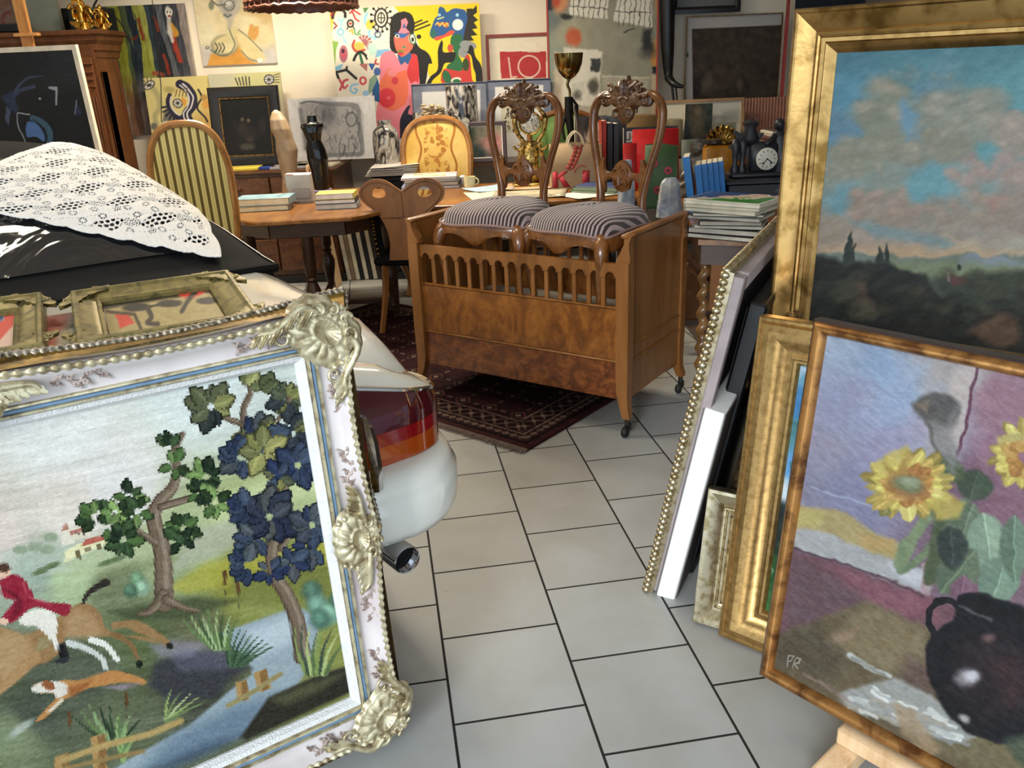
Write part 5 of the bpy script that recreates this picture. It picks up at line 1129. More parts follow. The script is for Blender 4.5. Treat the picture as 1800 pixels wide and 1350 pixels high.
# ------------------------------------------------------------------ tables and case furniture
def legturn(g, x, y, h, s=1.0, z0=0.0):
    pr = [(.022, 0), (.036, .02), (.038, .05), (.022, .075), (.028, .09), (.020, .11), (.026, .2), (.044, .34), (.046, .40), (.026, .47), (.036, .49), (.024, .51), (.036, .55), (.038, 1.0)]
    g.lathe([(r_*s, z0+z*h) for r_, z in pr], (x, y, 0), 16)
TBC = vec(-1.20, 5.36, 0)
tb = thing('table', 'octagonal dark wooden table with light worn top, stacked with books and torsos', 'table', TBC)
oct_ = [(.70*math.cos(math.pi*(k+.62)/4), .70*math.sin(math.pi*(k+.62)/4)) for k in range(8)]
g = G(); R = []
for k_, z in ((.985, .722), (1.0, .728), (1.0, .745), (.99, .752)): R.append([TBC+vec(x*k_, y*k_, z) for x, y in oct_])
part('tabletop', g.loft(R), M['tabletop'], tb, True, label='worn light brown octagonal top')
g = G()
for k in range(8):
    a, b = np.array(oct_[k])*.80, np.array(oct_[(k+1) % 8])*.80; m_ = (a+b)/2; L = np.linalg.norm(b-a); d = (b-a)/L
    g.box(TBC+vec(m_[0], m_[1], .675), (L, .022, .09), np.array([[d[0], d[1], 0], [-d[1], d[0], 0], [0, 0, 1]]))
part('apron', g, M['oak_dark'], tb, True)
feet = [(.02, -.44), (.44, -.02), (-.06, .44), (-.46, .02)]
for x, y in feet:
    g = G(); legturn(g, TBC[0]+x, TBC[1]+y, .73); part('leg', g, M['oak_dark'], tb, True)
g = G()
for (x, y), (x2, y2) in ((feet[0], feet[2]), (feet[1], feet[3])): g.box(TBC+vec((x+x2)/2, (y+y2)/2, .10+.0*x), (math.dist((x, y), (x2, y2)), .05, .03), np.array([[(x2-x), (y2-y), 0]/np.linalg.norm([x2-x, y2-y]), [-(y2-y), (x2-x), 0]/np.linalg.norm([x2-x, y2-y]), [0, 0, 1]]))
part('stretcher', g, M['oak_dark'], tb, True)
# long work table behind the cot
LT = thing('table', 'long wooden table behind the cot covered with prints, books and bags', 'table', (.2, 5.48, 0))
part('tabletop', G().box((.20, 5.485, .738), (1.36, .93, .03), None, .006), M['tabletop'], LT, True)
part('apron', G().box((.20, 5.485, .68), (1.22, .80, .09)), M['oak_dark'], LT, True)
for x in (-.36, .76):
    for y in (5.14, 5.83): g = G(); legturn(g, x, y, .64); part('leg', g, M['oak_dark'], LT, True)
# side table on barley-twist legs at the right end of the cot
RT = thing('table', 'brown table with barley-twist legs right of the cot, piled with books', 'table', (1.25, 4.3, 0))
P = [(.86, 3.68), (1.10, 3.60), (1.36, 3.90), (1.75, 4.2), (1.75, 5.05), (.93, 5.05), (.93, 4.2)]
part('tabletop', G().loft([[vec(x, y, .728) for x, y in P], [vec(x, y, .752) for x, y in P]]), M['tabletop'], RT, True)
P2 = [(x*.94+.06*1.25, y*.94+.06*4.3) for x, y in P]
part('apron', G().loft([[vec(x, y, .63) for x, y in P2], [vec(x, y, .728) for x, y in P2]]), M['oak_dark'], RT, True)
M['twist'] = wood('barley_twist_wood', '3a2412', '74512a', '8a6234', (8, 8, 3), .28, .5, .5)
for x, y in ((.915, 3.77), (1.62, 4.3), (1.62, 4.92), (1.02, 4.92)):
    R = []
    for k in range(110):
        z = .04+k/109*.585; tw = z*2*math.pi/.085; R.append([vec(x+.020*(1+.38*math.cos(a*1-tw))*math.cos(a)*1.15, y+.020*(1+.38*math.cos(a-tw))*math.sin(a)*1.15, z) for a in [2*math.pi*q/14 for q in range(14)]])
    lg = part('leg', G().loft(R), M['twist'], RT, True, ang=80)
    part('foot', G().lathe([(.02, 0), (.034, .015), (.03, .04), (.02, .045)], (x, y, 0), 14), M['twist'], lg, True)
part('stretcher', G().box((1.30, 4.36, .16), (.9, .03, .03)), M['oak_dark'], RT, True)
part('corner_brace', G().prism([(0, 0), (.24, 0), (.0, -.22)], .02, (.93, 3.72, .63), (1, 0, 0), (0, 0, 1)), M['crib_side'], RT, True)
M['dull_burl'] = wood('dull_burl_walnut', '23130a', '55301a', '6e4424', (4, 4, 5), .35, 2.2, .3)
tk = thing('trunk', 'dark brown trunk standing under the barley-twist table', 'trunk', (1.31, 4.62, 0)); part('body', G().box((1.31, 4.62, .19), (.5, .42, .38), None, .01), M['oak_dark'], tk, True); part('lid', G().box((1.31, 4.62, .42), (.52, .44, .07), None, .02), M['oak_dark'], tk, True)
part('strap', G().box((1.18, 4.405, .2), (.03, .01, .36)).box((1.44, 4.405, .2), (.03, .01, .36)), M['brass'], tk, True)
# sideboard against the wall on the left
def chest(name, label, x0, x1, y0, y1, h, mat, nd, rows, cat='cabinet', knob=True, top=None):
    t = thing(name, label, cat, ((x0+x1)/2, (y0+y1)/2, 0))
    part('body', G().box(((x0+x1)/2, (y0+y1)/2+.01, h/2-.01), (x1-x0-.03, y1-y0-.03, h-.02), None, .004), mat, t, True)
    part('top', G().box(((x0+x1)/2, (y0+y1)/2, h-.012), (x1-x0+.02, y1-y0+.02, .024), None, .006), top or mat, t, True)
    part('plinth', G().box(((x0+x1)/2, (y0+y1)/2, .03), (x1-x0+.01, y1-y0+.01, .06), None, .004), M['black'], t, True)
    w = (x1-x0-.06)/nd; z = h-.045
    for rh in rows:
        for k in range(nd):
            cx = x0+.03+w*(k+.5); d = part('drawer', G().box((cx, y0+.003, z-rh/2), (w-.012, .02, rh-.012), None, .004), mat, t, True)
            g = G().lathe([(.004, -.0), (.006, .008), (.014, .016), (.012, .024), (.002, .027)], (cx, y0-.004, z-rh/2), 12, np.array([[1, 0, 0], [0, 0, 1], [0, -1, 0]]))
            if knob: g.lathe([(.022, 0), (.022, .004), (.018, .005)], (cx, y0-.005, z-rh/2), 16, np.array([[1, 0, 0], [0, 0, 1], [0, -1, 0]]))
            part('knob', g, M['brass'] if not knob else mat, d, True)
        z -= rh
    return t
chest('sideboard', 'dark figured walnut sideboard with turned knobs against the back wall', -2.70, -1.26, 6.36, 7.20, .86, M['dull_burl'], 3, (.16, .30, .26), 'sideboard')
chest('desk', 'black desk with a moulded drawer right of the black torso', -.98, -.42, 6.35, 6.85, .80, M['black'], 1, (.14, .5), 'desk')
# tall carved cabinet
cb = thing('cupboard', 'tall carved brown cupboard with cornice and fluted pilasters behind the black painting', 'cupboard', (-3.6, 6.85, 0))
x0, x1, y0, y1, ch_ = -4.4, -2.93, 6.62, 7.07, 1.90
part('body', G().box(((x0+x1)/2, (y0+y1)/2, 1.78/2), (x1-x0-.12, y1-y0-.06, 1.78)), M['cabinet'], cb, True)
R = []
for e, z in ((-.05, 1.70), (-.045, 1.74), (-.03, 1.75), (-.025, 1.79), (.0, 1.82), (.005, 1.845), (.03, 1.86), (.035, 1.885), (.02, 1.89)): R.append([vec(x0-e, y0-e, z), vec(x1+e, y0-e, z), vec(x1+e, y1, z), vec(x0-e, y1, z)])
part('cornice', G().loft(R), M['cabinet'], cb, True, ang=25)
for xc in (x1-.13, x0+.13):
    g = G(); g.box((xc, y0+.015, .95), (.105, .03, 1.5), None, .004)
    pl_ = part('pilaster', g, M['cabinet'], cb, True); g = G()
    for k in range(4): g.tube([(xc-.033+.022*k, y0-.002, .3), (xc-.033+.022*k, y0-.002, 1.42)], .006, 6)
    part('fluting', g, M['cabinet'], pl_, True); g = G()
    for k, (zz, w_) in enumerate(((1.50, .10), (1.55, .09), (1.60, .11), (1.66, .12))): g.box((xc, y0-.004, zz), (w_, .03, .022), None, .006)
    g.prism([(-.03, 0), (.03, 0), (0, -.04)], .016, (xc, y0+.004, 1.49), (1, 0, 0), (0, 0, 1)); part('capital', g, M['cabinet'], pl_, True)
for a, b in ((x0+.22, (x0+x1)/2-.03), ((x0+x1)/2+.03, x1-.22)):
    dr = part('door', G().box(((a+b)/2, y0+.02, .95), (b-a, .03, 1.46), None, .004), M['cabinet'], cb, True)
    part('door_panel', G().box(((a+b)/2, y0+.005, .95), (b-a-.16, .02, 1.28), None, .012), M['cabinet'], dr, True)
g = G()
for k in range(3): g.box((x1-.055, y0+.12+k*.0, .95), (.012, .10, 1.3), None, .004)
g.box((x1-.058, y1-.2, .95), (.012, .14, 1.3), None, .004); part('side_moulding', g, M['cabinet'], cb, True)

# ------------------------------------------------------------------ books
def book(c, d, rz, cov, label, group=None, pages='e2dac6', art=None, name='book', tilt=None, spine=-1, txt=None):
    """c bottom centre, d = (width, depth, thickness); lies flat unless tilt (a rotation matrix) is given"""
    t = thing(name, label, name.replace('_', ' '), c, 0, group)
    w, dp, th = d; X = np.array([[math.cos(rz), -math.sin(rz), 0], [math.sin(rz), math.cos(rz), 0], [0, 0, 1]])
    if tilt is not None: X = np.asarray(tilt)
    cv = min(.003, th*.18); g = G(); g.box((0, 0, cv/2), (w, dp, cv), None, .0008); g.box((0, 0, th-cv/2), (w, dp, cv), None, .0008); g.box((spine*(w/2-cv/2), 0, th/2), (cv, dp, th), None, .0008)
    g.xf((0, 0, 0), M=X); o = part('cover', g, colm(cov, .45, var=.08), t)
    g = G().box((-spine*.003, 0, th/2), (w-.008, dp-.008, th-2*cv)); g.xf(M=X); part('pages', g, colm(pages, .9), t)
    if art: 
        g = G().box((0, 0, th+.0004), (w*art[1], dp*art[2], .0008)); g.xf(M=X); part('cover_picture', g, art[0], t)
    return t
def artmat(name, cols, scale=6, dist=.6):
    m, nt, b = nodes(name); f = noise(nt, tex(nt), scale, 3, dist)
    link(nt, ramp(nt, f, [(.25+.5*k/max(1, len(cols)-1), col4(c)) for k, c in enumerate(cols)]), b.inputs['Base Color']); b.inputs['Roughness'].default_value = .35; return m
def pile(x, y, z, items, group, base):
    for k, (w, dp, th, rz, cov, lab, dx, dy, art, pg) in enumerate(items):
        book((x+dx, y+dy, z), (w, dp, th), rz, cov, lab, group, pg, art, spine=base); z += th+.0006
    return z
ZT = .753
P = Z(455, 372, ZT)
pile(P[0]+.02, P[1]+.10, ZT, [(.30, .20, .032, .12, '8b8f88', 'lower of two cream-paged books left on the octagonal table', 0, 0, None, 'ded6bc'), (.33, .21, .042, .05, '7c98a4', 'blue-grey covered book on top of the pair left on the octagonal table', .0, .01, (artmat('blue_print', ['5e7e90', '8fb0bc', 'a8b8b8']), .9, .9), 'ddd6c0')], 'books on the octagonal table', 1)
P = Z(588, 368, ZT)
pile(P[0]+.01, P[1]+.09, ZT, [(.25, .17, .030, .06, '8f9aa4', 'grey book at the bottom of the right pile on the octagonal table', 0, 0, None, 'd5cfc4'), (.245, .16, .026, .03, '22242c', 'dark book in the middle of the right pile on the octagonal table', -.005, 0, None, 'e6e2da'), (.23, .16, .034, .02, 'd8cf6a', 'yellow-topped book on top of the right pile on the octagonal table', -.005, 0, None, 'e4e0e0')], 'books on the octagonal table', 1)
# wrapped pack
P = Z(528, 358, ZT)
pk = thing('box', 'grey printed carton with red corner leaning against the wooden torso', 'box', (P[0], P[1]+.03, ZT)); X = np.array([[.99, -.1, 0], [.1, .98, .16], [0, -.16, .98]])
part('carton', G().box((P[0], P[1]+.05, ZT+.095), (.165, .045, .18), X, .004), colm('b9babb', .5), pk, True)
part('red_label', G().box((P[0]-.052, P[1]+.023, ZT+.172), (.05, .004, .018), X), colm('c0392b', .5), pk, True)
part('picture', G().lathe([(.013, 0), (.013, .003)], (P[0]+.055, P[1]+.022, ZT+.125), 14, np.array([[1, 0, 0], [0, 0, 1], [0, -1, 0]])), colm('3a2a22'), pk, True)
part('print', G().box((P[0]+.01, P[1]+.026, ZT+.06), (.11, .004, .06), X), colm('9fa3a8', .6), pk, True)
# torsos: headless, armless stylised figures
def torso(name, label, base, secs, mat, box=None):
    R = []
    for z, cx, cy, rx, ry, bust in secs:
        ring = []
        for k in range(28):
            a = 2*math.pi*k/28; x = rx*math.cos(a); y = ry*math.sin(a)
            if bust and math.sin(a) < 0: y *= 1+bust*(math.exp(-((x/rx-.45)/.25)**2)+math.exp(-((x/rx+.45)/.25)**2))
            ring.append(vec(base[0]+cx+x, base[1]+cy+y, base[2]+z))
        R.append(ring)
    m_ = 5; RR_ = []
    for i in range(len(R)-1):
        for k in range(m_):
            t = k/m_; t2 = t*t*(3-2*t); RR_.append([a*(1-t2)+b*t2 for a, b in zip(R[i], R[i+1])])
    RR_.append(R[-1]); o = solo(name, G().loft(RR_), mat, label, 'sculpture', ang=80); return o
P = Z(505, 353, ZT)
M['pale_wood'] = wood('pale_striped_wood', '75604a', '9e866a', 'ac9678', (10, 10, 3), .4, 1.2, .2)
torso('torso_sculpture', 'pale striped wood torso without head or arms on the octagonal table', (P[0], P[1]+.10, ZT), [(0, 0, 0, .045, .04, 0), (.04, 0, 0, .052, .046, 0), (.14, .01, 0, .048, .045, 0), (.24, .012, 0, .060, .05, 0), (.31, .016, .0, .070, .055, 0), (.38, .01, 0, .058, .048, .0), (.44, -.005, 0, .064, .052, .25), (.50, -.015, .0, .052, .042, .1), (.545, -.022, .01, .030, .026, 0), (.56, -.026, .01, .008, .010, 0)], M['pale_wood'])
P = Z(566, 333, ZT+.05)
solo('block', G().box((P[0], P[1]+.0, ZT+.026), (.115, .11, .05), None, .004), colm('8d80a8', .5), 'lilac block under the black torso', 'block')
M['ebony'] = plain('polished_black_stone', '0a0a0b', .2, coat=.25, spec=.3)
torso('torso_sculpture', 'polished black female torso standing on the lilac block', (P[0], P[1], ZT+.0515), [(0, 0, 0, .048, .044, 0), (.03, 0, 0, .050, .046, 0), (.12, 0, 0, .056, .048, 0), (.20, -.004, 0, .068, .054, 0), (.255, -.008, 0, .062, .048, 0), (.31, -.014, 0, .046, .038, .0), (.36, -.016, 0, .058, .044, .32), (.395, -.016, 0, .074, .042, .25), (.415, -.014, 0, .070, .036, 0), (.425, -.012, .005, .034, .028, 0), (.455, -.012, .005, .030, .026, 0), (.465, -.012, .005, .030, .026, 0)], M['ebony'])
# small things on the round table
solo('jar', G().lathe([(.014, 0), (.017, .004), (.017, .05), (.012, .058), (.012, .066), (.001, .066)], Z(617, 360, ZT)+vec(0, .05, 0), 14), colm('c79a8a', .4), 'small pinkish jar right of the yellow-topped book pile', 'jar')

# ------------------------------------------------------------------ chairs round the tables
def oval_back(t, w, z0, z1, y0, lean, frame_r, fmat, cmat, nm='backrest', deep=.03, flat_bottom=True, r2=.0):
    n = 40; pts = []
    for k in range(n+1):
        a = math.pi*k/n; ca, sa = math.cos(a), math.sin(a); x = w*math.copysign(abs(ca)**.72, ca); z = z0+(z1-z0)*(.52+.48*sa**.80); pts.append((x, z))
    pts = [(w*.80, z0), (w*.93, z0+(z1-z0)*.18), (w*.985, z0+(z1-z0)*.36)]+pts+[(-w*.985, z0+(z1-z0)*.36), (-w*.93, z0+(z1-z0)*.18), (-w*.80, z0)]
    full = [vec(x, y0+lean*(z-z0), z) for x, z in pts]
    g = G().tube(full, frame_r, 8, up=(0, 1, 0)); g.tube([vec(full[-1][0], full[-1][1], z0), vec(full[0][0], full[0][1], z0)], frame_r*.8, 8); g.tube([p+vec(0, -frame_r*.8, 0) for p in full], frame_r*.4, 6, up=(0, 1, 0))
    part('back_frame', g, fmat, t)
    c = vec(0, y0+lean*(z1-z0)/2, (z0+z1)/2); zc = z0+(z1-z0)*.42
    pts = pts+[(0, z0), pts[0]]
    def fn(a, b):
        i = a*(len(pts)-1); k = int(min(i, len(pts)-2)); f = i-k; x = pts[k][0]*(1-f)+pts[k+1][0]*f; z = pts[k][1]*(1-f)+pts[k+1][1]*f
        x2 = x*b; z2 = zc+(z-zc)*b; return vec(x2, y0+lean*(z2-z0)-deep*(1-b**3)*.6-.004, z2)
    part(nm, G().grid(fn, 80, 8), cmat, t, ang=80)
    part('outside_back', G().grid(lambda a, b: fn(a, b)*vec(1, -1, 1)+vec(0, 2*(y0+lean*(fn(a, b)[2]-z0))+.004, 0), 80, 8), cmat, t, ang=80)
def simple_seat(t, w, d, h, smat, fmat, arms=False, cab=True):
    part('seat', G().box((0, 0, h-.04), (w, d, .10), None, .035), smat, t, ang=70)
    part('seat_rail', G().box((0, 0, h-.115), (w+.02, d+.02, .07), None, .01), fmat, t)
    for sx_ in (-1, 1):
        part('leg', G().tube(smooth([(sx_*(w/2-.02), -d/2+.02, h-.1), (sx_*(w/2+.005), -d/2-.01, h-.2), (sx_*(w/2-.03), -d/2+.02, .12), (sx_*(w/2-.015), -d/2, .012)], 4), [.026, .028, .018, .014, .018], 8), fmat, t)
        part('leg', G().tube([(sx_*(w/2-.03), d/2-.03, h-.1), (sx_*(w/2-.03), d/2+.02, .012)], [.022, .016], 8), fmat, t)
        if arms:
            part('armrest', G().tube(smooth([(sx_*(w/2-.01), d/2+.04, h+.28), (sx_*(w/2+.02), .05, h+.27), (sx_*(w/2+.02), -.10, h+.24), (sx_*(w/2), -.10, h+.12), (sx_*(w/2-.01), -.04, h-.06)], 4), .018, 8), fmat, t)
m, nt, b = nodes('yellow_striped_silk'); v = tex(nt); sx = nt.nodes.new('ShaderNodeSeparateXYZ'); link(nt, v, sx.inputs[0])
mm = nt.nodes.new('ShaderNodeMath'); mm.operation = 'MULTIPLY'; link(nt, sx.outputs[0], mm.inputs[0]); mm.inputs[1].default_value = 1/.040
fr = nt.nodes.new('ShaderNodeMath'); fr.operation = 'FRACT'; link(nt, mm.outputs[0], fr.inputs[0])
link(nt, ramp(nt, fr.outputs[0], [(.0, col4('5f4c14')), (.34, col4('6a5618')), (.40, col4('e0d08a')), (.62, col4('d8c67c')), (.66, col4('a08c40')), (.70, col4('e0d08a')), (.94, col4('d8c67c')), (.99, col4('5f4c14'))]), b.inputs['Base Color']); b.inputs['Roughness'].default_value = .6; M['ystripe'] = m
M['fruitwood'] = wood('fruitwood', '6a401a', 'a06c34', 'b48044', (6, 6, 4), .3, .6, .4)
sc1 = thing('armchair', 'high-backed armchair with yellow and brown striped upholstery beside the octagonal table', 'chair')
simple_seat(sc1, .46, .46, .46, M['ystripe'], M['fruitwood'])
oval_back(sc1, .205, .56, 1.295, .24, .10, .021, M['fruitwood'], M['ystripe'])
part('back_post', G().tube([(.2, .22, .40), (.2, .245, .58)], .018, 8), M['fruitwood'], sc1); part('back_post', G().tube([(-.2, .22, .40), (-.2, .245, .58)], .018, 8), M['fruitwood'], sc1)
sc1.location = (-1.765, 4.94, 0); sc1.rotation_euler = (0, 0, math.pi+.22); 
M['floral'] = None
m, nt, b = nodes('gold_floral_velvet'); v = tex(nt); f1 = noise(nt, v, 16, 3, .8); vo = nt.nodes.new('ShaderNodeTexVoronoi'); vo.inputs['Scale'].default_value = 26; link(nt, v, vo.inputs['Vector'])
sxx = nt.nodes.new('ShaderNodeSeparateXYZ'); link(nt, v, sxx.inputs[0]); ab = nt.nodes.new('ShaderNodeMath'); ab.operation = 'ABSOLUTE'; link(nt, sxx.outputs[0], ab.inputs[0])
cm = nt.nodes.new('ShaderNodeMath'); cm.operation = 'LESS_THAN'; link(nt, ab.outputs[0], cm.inputs[0]); cm.inputs[1].default_value = .09
fl = nt.nodes.new('ShaderNodeMath'); fl.operation = 'LESS_THAN'; link(nt, vo.outputs['Distance'], fl.inputs[0]); fl.inputs[1].default_value = .52
an = nt.nodes.new('ShaderNodeMath'); an.operation = 'MULTIPLY'; link(nt, cm.outputs[0], an.inputs[0]); link(nt, fl.outputs[0], an.inputs[1])
an2 = nt.nodes.new('ShaderNodeMath'); an2.operation = 'MULTIPLY'; link(nt, an.outputs[0], an2.inputs[0]); link(nt, ramp(nt, f1, [(.40, (0, 0, 0, 1)), (.52, (.9, .9, .9, 1))]), an2.inputs[1])
# wavy ribbons at both sides
wv = nt.nodes.new('ShaderNodeMath'); wv.operation = 'SINE'; wz = nt.nodes.new('ShaderNodeMath'); wz.operation = 'MULTIPLY'; link(nt, sxx.outputs[2], wz.inputs[0]); wz.inputs[1].default_value = 24; link(nt, wz.outputs[0], wv.inputs[0])
wo = nt.nodes.new('ShaderNodeMath'); wo.operation = 'MULTIPLY_ADD'; link(nt, wv.outputs[0], wo.inputs[0]); wo.inputs[1].default_value = .016; wo.inputs[2].default_value = .125
df = nt.nodes.new('ShaderNodeMath'); df.operation = 'SUBTRACT'; link(nt, ab.outputs[0], df.inputs[0]); link(nt, wo.outputs[0], df.inputs[1]); da = nt.nodes.new('ShaderNodeMath'); da.operation = 'ABSOLUTE'; link(nt, df.outputs[0], da.inputs[0])
dl = nt.nodes.new('ShaderNodeMath'); dl.operation = 'LESS_THAN'; link(nt, da.outputs[0], dl.inputs[0]); dl.inputs[1].default_value = .008
su = nt.nodes.new('ShaderNodeMath'); su.operation = 'MAXIMUM'; link(nt, an2.outputs[0], su.inputs[0]); link(nt, dl.outputs[0], su.inputs[1])
mx = nt.nodes.new('ShaderNodeMix'); mx.data_type = 'RGBA'; link(nt, su.outputs[0], mx.inputs[0]); link(nt, ramp(nt, noise(nt, v, 7, 3), [(.35, col4('d8ac50')), (.65, col4('ecc878'))]), mx.inputs[6]); mx.inputs[7].default_value = col4('a86818')
link(nt, mx.outputs[2], b.inputs['Base Color']); b.inputs['Roughness'].default_value = .75; b.inputs['Sheen Weight'].default_value = .3; M['floral'] = m
fc = thing('armchair', 'armchair with gold floral velvet back behind the long table', 'chair')
simple_seat(fc, .52, .48, .46, M['floral'], M['fruitwood'])
oval_back(fc, .245, .60, 1.185, .23, .10, .024, M['fruitwood'], M['floral'], deep=.05)
for s_ in (-1, 1): part('back_post', G().tube([(s_*.205, .21, .40), (s_*.205, .235, .62)], .018, 8), M['fruitwood'], fc)
p_ = A(765, 250, 6.15); fc.location = (p_[0], 6.03, 0); fc.rotation_euler = (0, 0, .02)
M['green_velvet'] = plain('green_velvet', '4c6a30', .8, var=.35, ns=5, bump=.2)
gc = thing('armchair', 'carved armchair with deep-buttoned green velvet back right of the gold mantel clock', 'chair')
simple_seat(gc, .54, .48, .46, M['green_velvet'], M['walnut'])
def gb(a, b):
    x = (a-.5)*.50; e = max(abs(a-.5)*2, 0); top = 1.17-.10*(abs(a-.5)*2)**2.5; z = .55+(top-.55)*b
    return vec(x, .24+.08*b-.06*(1-e**4)*(1-(2*b-1)**6)+.025*abs(math.sin(a*math.pi*4))*-1, z)
part('backrest', G().grid(gb, 49, 16), M['green_velvet'], gc, ang=80)
g = G().tube([vec(-.26, .27, .5)]+[vec((a-.5)*.53, .33, 1.185-.11*(abs(a-.5)*2)**2.5) for a in np.linspace(0, 1, 21)]+[vec(.26, .27, .5)], .024, 8, up=(0, 1, 0)); part('back_frame', g, M['walnut'], gc)
part('outside_back', G().grid(lambda a, b: vec((a-.5)*.52, .345-.07*(1-b), .5+b*(.67-.11*(abs(a-.5)*2)**2.5)), 25, 6), M['green_velvet'], gc)
p_ = A(985, 200, 6.15); gc.location = (p_[0]+.02, 6.05, 0); gc.rotation_euler = (0, 0, -.1)
# carved walnut board chair, its back to us
M['walnut_dull'] = wood('dull_walnut', '4a2c14', '7c4e26', '8c5c30', (6, 6, 2), .4, .6, .15)
wc = thing('chair', 'walnut chair with carved two-lobed board back, turned away left of the cot', 'chair')
seatbox = G().box((0, 0, .44), (.42, .40, .05), None, .015); part('seat', seatbox, M['black_cloth'], wc)
half = [(0, .86), (.03, .885), (.08, .925), (.14, .93), (.19, .905), (.215, .86), (.205, .81), (.16, .765), (.115, .71), (.09, .64), (.08, .56), (.085, .50), (.09, .455), (.0, .455)]
outl = smooth(half, 3)+[vec(-q[0], q[1]) for q in reversed(smooth(half, 3)[:-1])]
def board_back(g, th, y):
    # left and right lobes, each as a strip between the outline and the eye-shaped hole
    for s_ in (-1, 1):
        hole = [(s_*(.115+.036*math.cos(a)), .845+.026*math.sin(a)+(.018 if math.sin(a) > 0 else 0)*math.sin(a)) for a in [2*math.pi*k/32 for k in range(32)]]
        hc = np.array([s_*.115, .845]); lob = [q for q in [(s_*x, z) for x, z in [(0, .86), (.015, .873), (.03, .885), (.055, .908), (.08, .925), (.11, .932), (.14, .93), (.168, .922), (.19, .905), (.206, .885), (.215, .86), (.214, .835), (.205, .81), (.185, .787), (.16, .765), (.135, .738), (.115, .71), (.07, .70), (.0, .70), (.0, .75), (.0, .80)]]]
        def at(P, ang): # radial intersection
            d = np.array([math.cos(ang), math.sin(ang)]); best = .02; P = [np.array(q) for q in P]
            for i in range(len(P)):
                a_, b_ = P[i]-hc, P[(i+1) % len(P)]-hc; den = d[0]*(b_-a_)[1]-d[1]*(b_-a_)[0]
                if abs(den) < 1e-9: continue
                tt = (a_[0]*(b_-a_)[1]-a_[1]*(b_-a_)[0])/den; uu = (a_[0]*d[1]-a_[1]*d[0])/den
                if tt > 0 and -1e-6 <= uu <= 1+1e-6: best = max(best, tt)
            return hc+d*best
        R = []
        for k in range(49):
            an = 2*math.pi*(k % 48)/48; o = at(lob, an); i = hc+np.array([.036*math.cos(an), .026*math.sin(an)*(1.5 if math.sin(an) > 0 else .8)])
            R.append([vec(o[0], y-th, o[1]), vec(o[0]*.99+hc[0]*.01, y, o[1]), vec(i[0], y, i[1]), vec(i[0], y-th, i[1])])
        g.loft(R, True, False)
    low = [(.115, .71), (.09, .64), (.08, .56), (.085, .50), (.09, .455)]; R = []
    for x, z in smooth(low, 4): R.append([vec(-x, y-th, z), vec(x, y-th, z), vec(x, y, z), vec(-x, y, z)])
    g.loft(R); return g
BK = np.diag([1.18, 1, 1])
bk_ = part('backrest', board_back(G(), .022, 0.012).xf((0, .20, 0), M=BK), M['walnut_dull'], wc, ang=40, label='carved board back with two eye-shaped holes')
g = G()
for s_ in (-1, 1):
    scroll(g, vec(s_*.06, .192, .79), vec(s_, 0, 0), vec(0, 0, 1), .03, 1.1, .004, 1, 0); g.tube(smooth([vec(s_*x, .214, z) for x, z in ((.01, .855), (.06, .895), (.13, .915), (.19, .885), (.198, .84), (.17, .79), (.11, .74))], 4), .003, 5)
    g.tube(smooth([vec(s_*x, .189, z) for x, z in ((.01, .855), (.06, .895), (.13, .915), (.19, .885), (.198, .84), (.17, .79), (.11, .74))], 4), .003, 5)
part('carved_lines', g.xf(M=BK), M['walnut'], bk_)
g = G(); 
for s_ in (-1, 1):
    part('leg', G().tube([(s_*.17, -.16, .42), (s_*.18, -.18, .012)], [.022, .015], 8), M['oak_dark'], wc); part('leg', G().tube(smooth([(s_*.15, .17, .44), (s_*.155, .19, .25), (s_*.185, .25, .012)], 4), [.024, .020, .016], 4), M['crib_side'], wc)
wc.rotation_euler = (0, 0, math.pi-.10); wc.location = (-.575, 5.115, 0); ORG[wc.name] = (vec(-.575, 5.115, 0), math.pi-.10)
nl = smooth([A(651, 372, 5.0), A(656, 395, 5.0), A(660, 420, 5.0), A(667, 452, 5.0)], 5); R = [[p_, p_+vec(.035, .02, 0), p_+vec(.035, .05, 0), p_+vec(0, .03, 0)] for p_ in nl]
lp_ = part('leather_panel', G().loft(R), M['black_cloth'], wc, True); g = G()
for p_ in smooth([A(651, 372, 4.995), A(656, 395, 4.995), A(660, 420, 4.995), A(667, 452, 4.995)], 4): g.lathe([(.002, .009), (.007, .006), (.009, 0)], p_, 8, np.array([[1, 0, 0], [0, 0, 1], [0, -1, 0]]))
part('brass_nails', g, M['brass'], lp_, True)
# ------------------------------------------------------------------ things on the long table
BX = np.array([[1, 0, 0], [0, 0, 1], [0, -1, 0]])      # disc facing the viewer
P = Z(757, 332, ZT)
M['cover_art'] = artmat('pale_art_cover', ['c8bca0', 'e2dac8', '8c9474', 'd8b89a'], 14, .8)
pile(P[0], P[1]+.12, .7535, [(.40, .28, .020, .02, '8a93ad', 'lowest grey-blue book of the pile before the floral armchair', 0, 0, None, 'cfccc8'), (.37, .27, .026, -.06, '3c3e44', 'dark bound book in the pile before the floral armchair', .02, 0, None, 'bdb7aa'), (.36, .27, .016, .05, 'b9b6b4', 'grey magazine in the pile before the floral armchair', 0, 0, None, 'd8d4cc'), (.38, .28, .016, .03, 'b8b4bc', 'pale landscape-covered art book on top of the pile before the floral armchair', -.01, .0, (M['cover_art'], .6, .8), 'e6e2da')], 'art books before the floral armchair', 1)
P = Z(826, 330, ZT)
mg = thing('mug', 'pale yellow-white mug beside the art book pile', 'mug', (P[0], P[1]+.02, .7535))
part('body', G().lathe([(.001, .006), (.034, .0), (.038, .004), (.040, .05), (.041, .072), (.038, .072), (.035, .01), (.001, .009)], (0, 0, 0), 22), colm('dcd6a8', .3), mg)
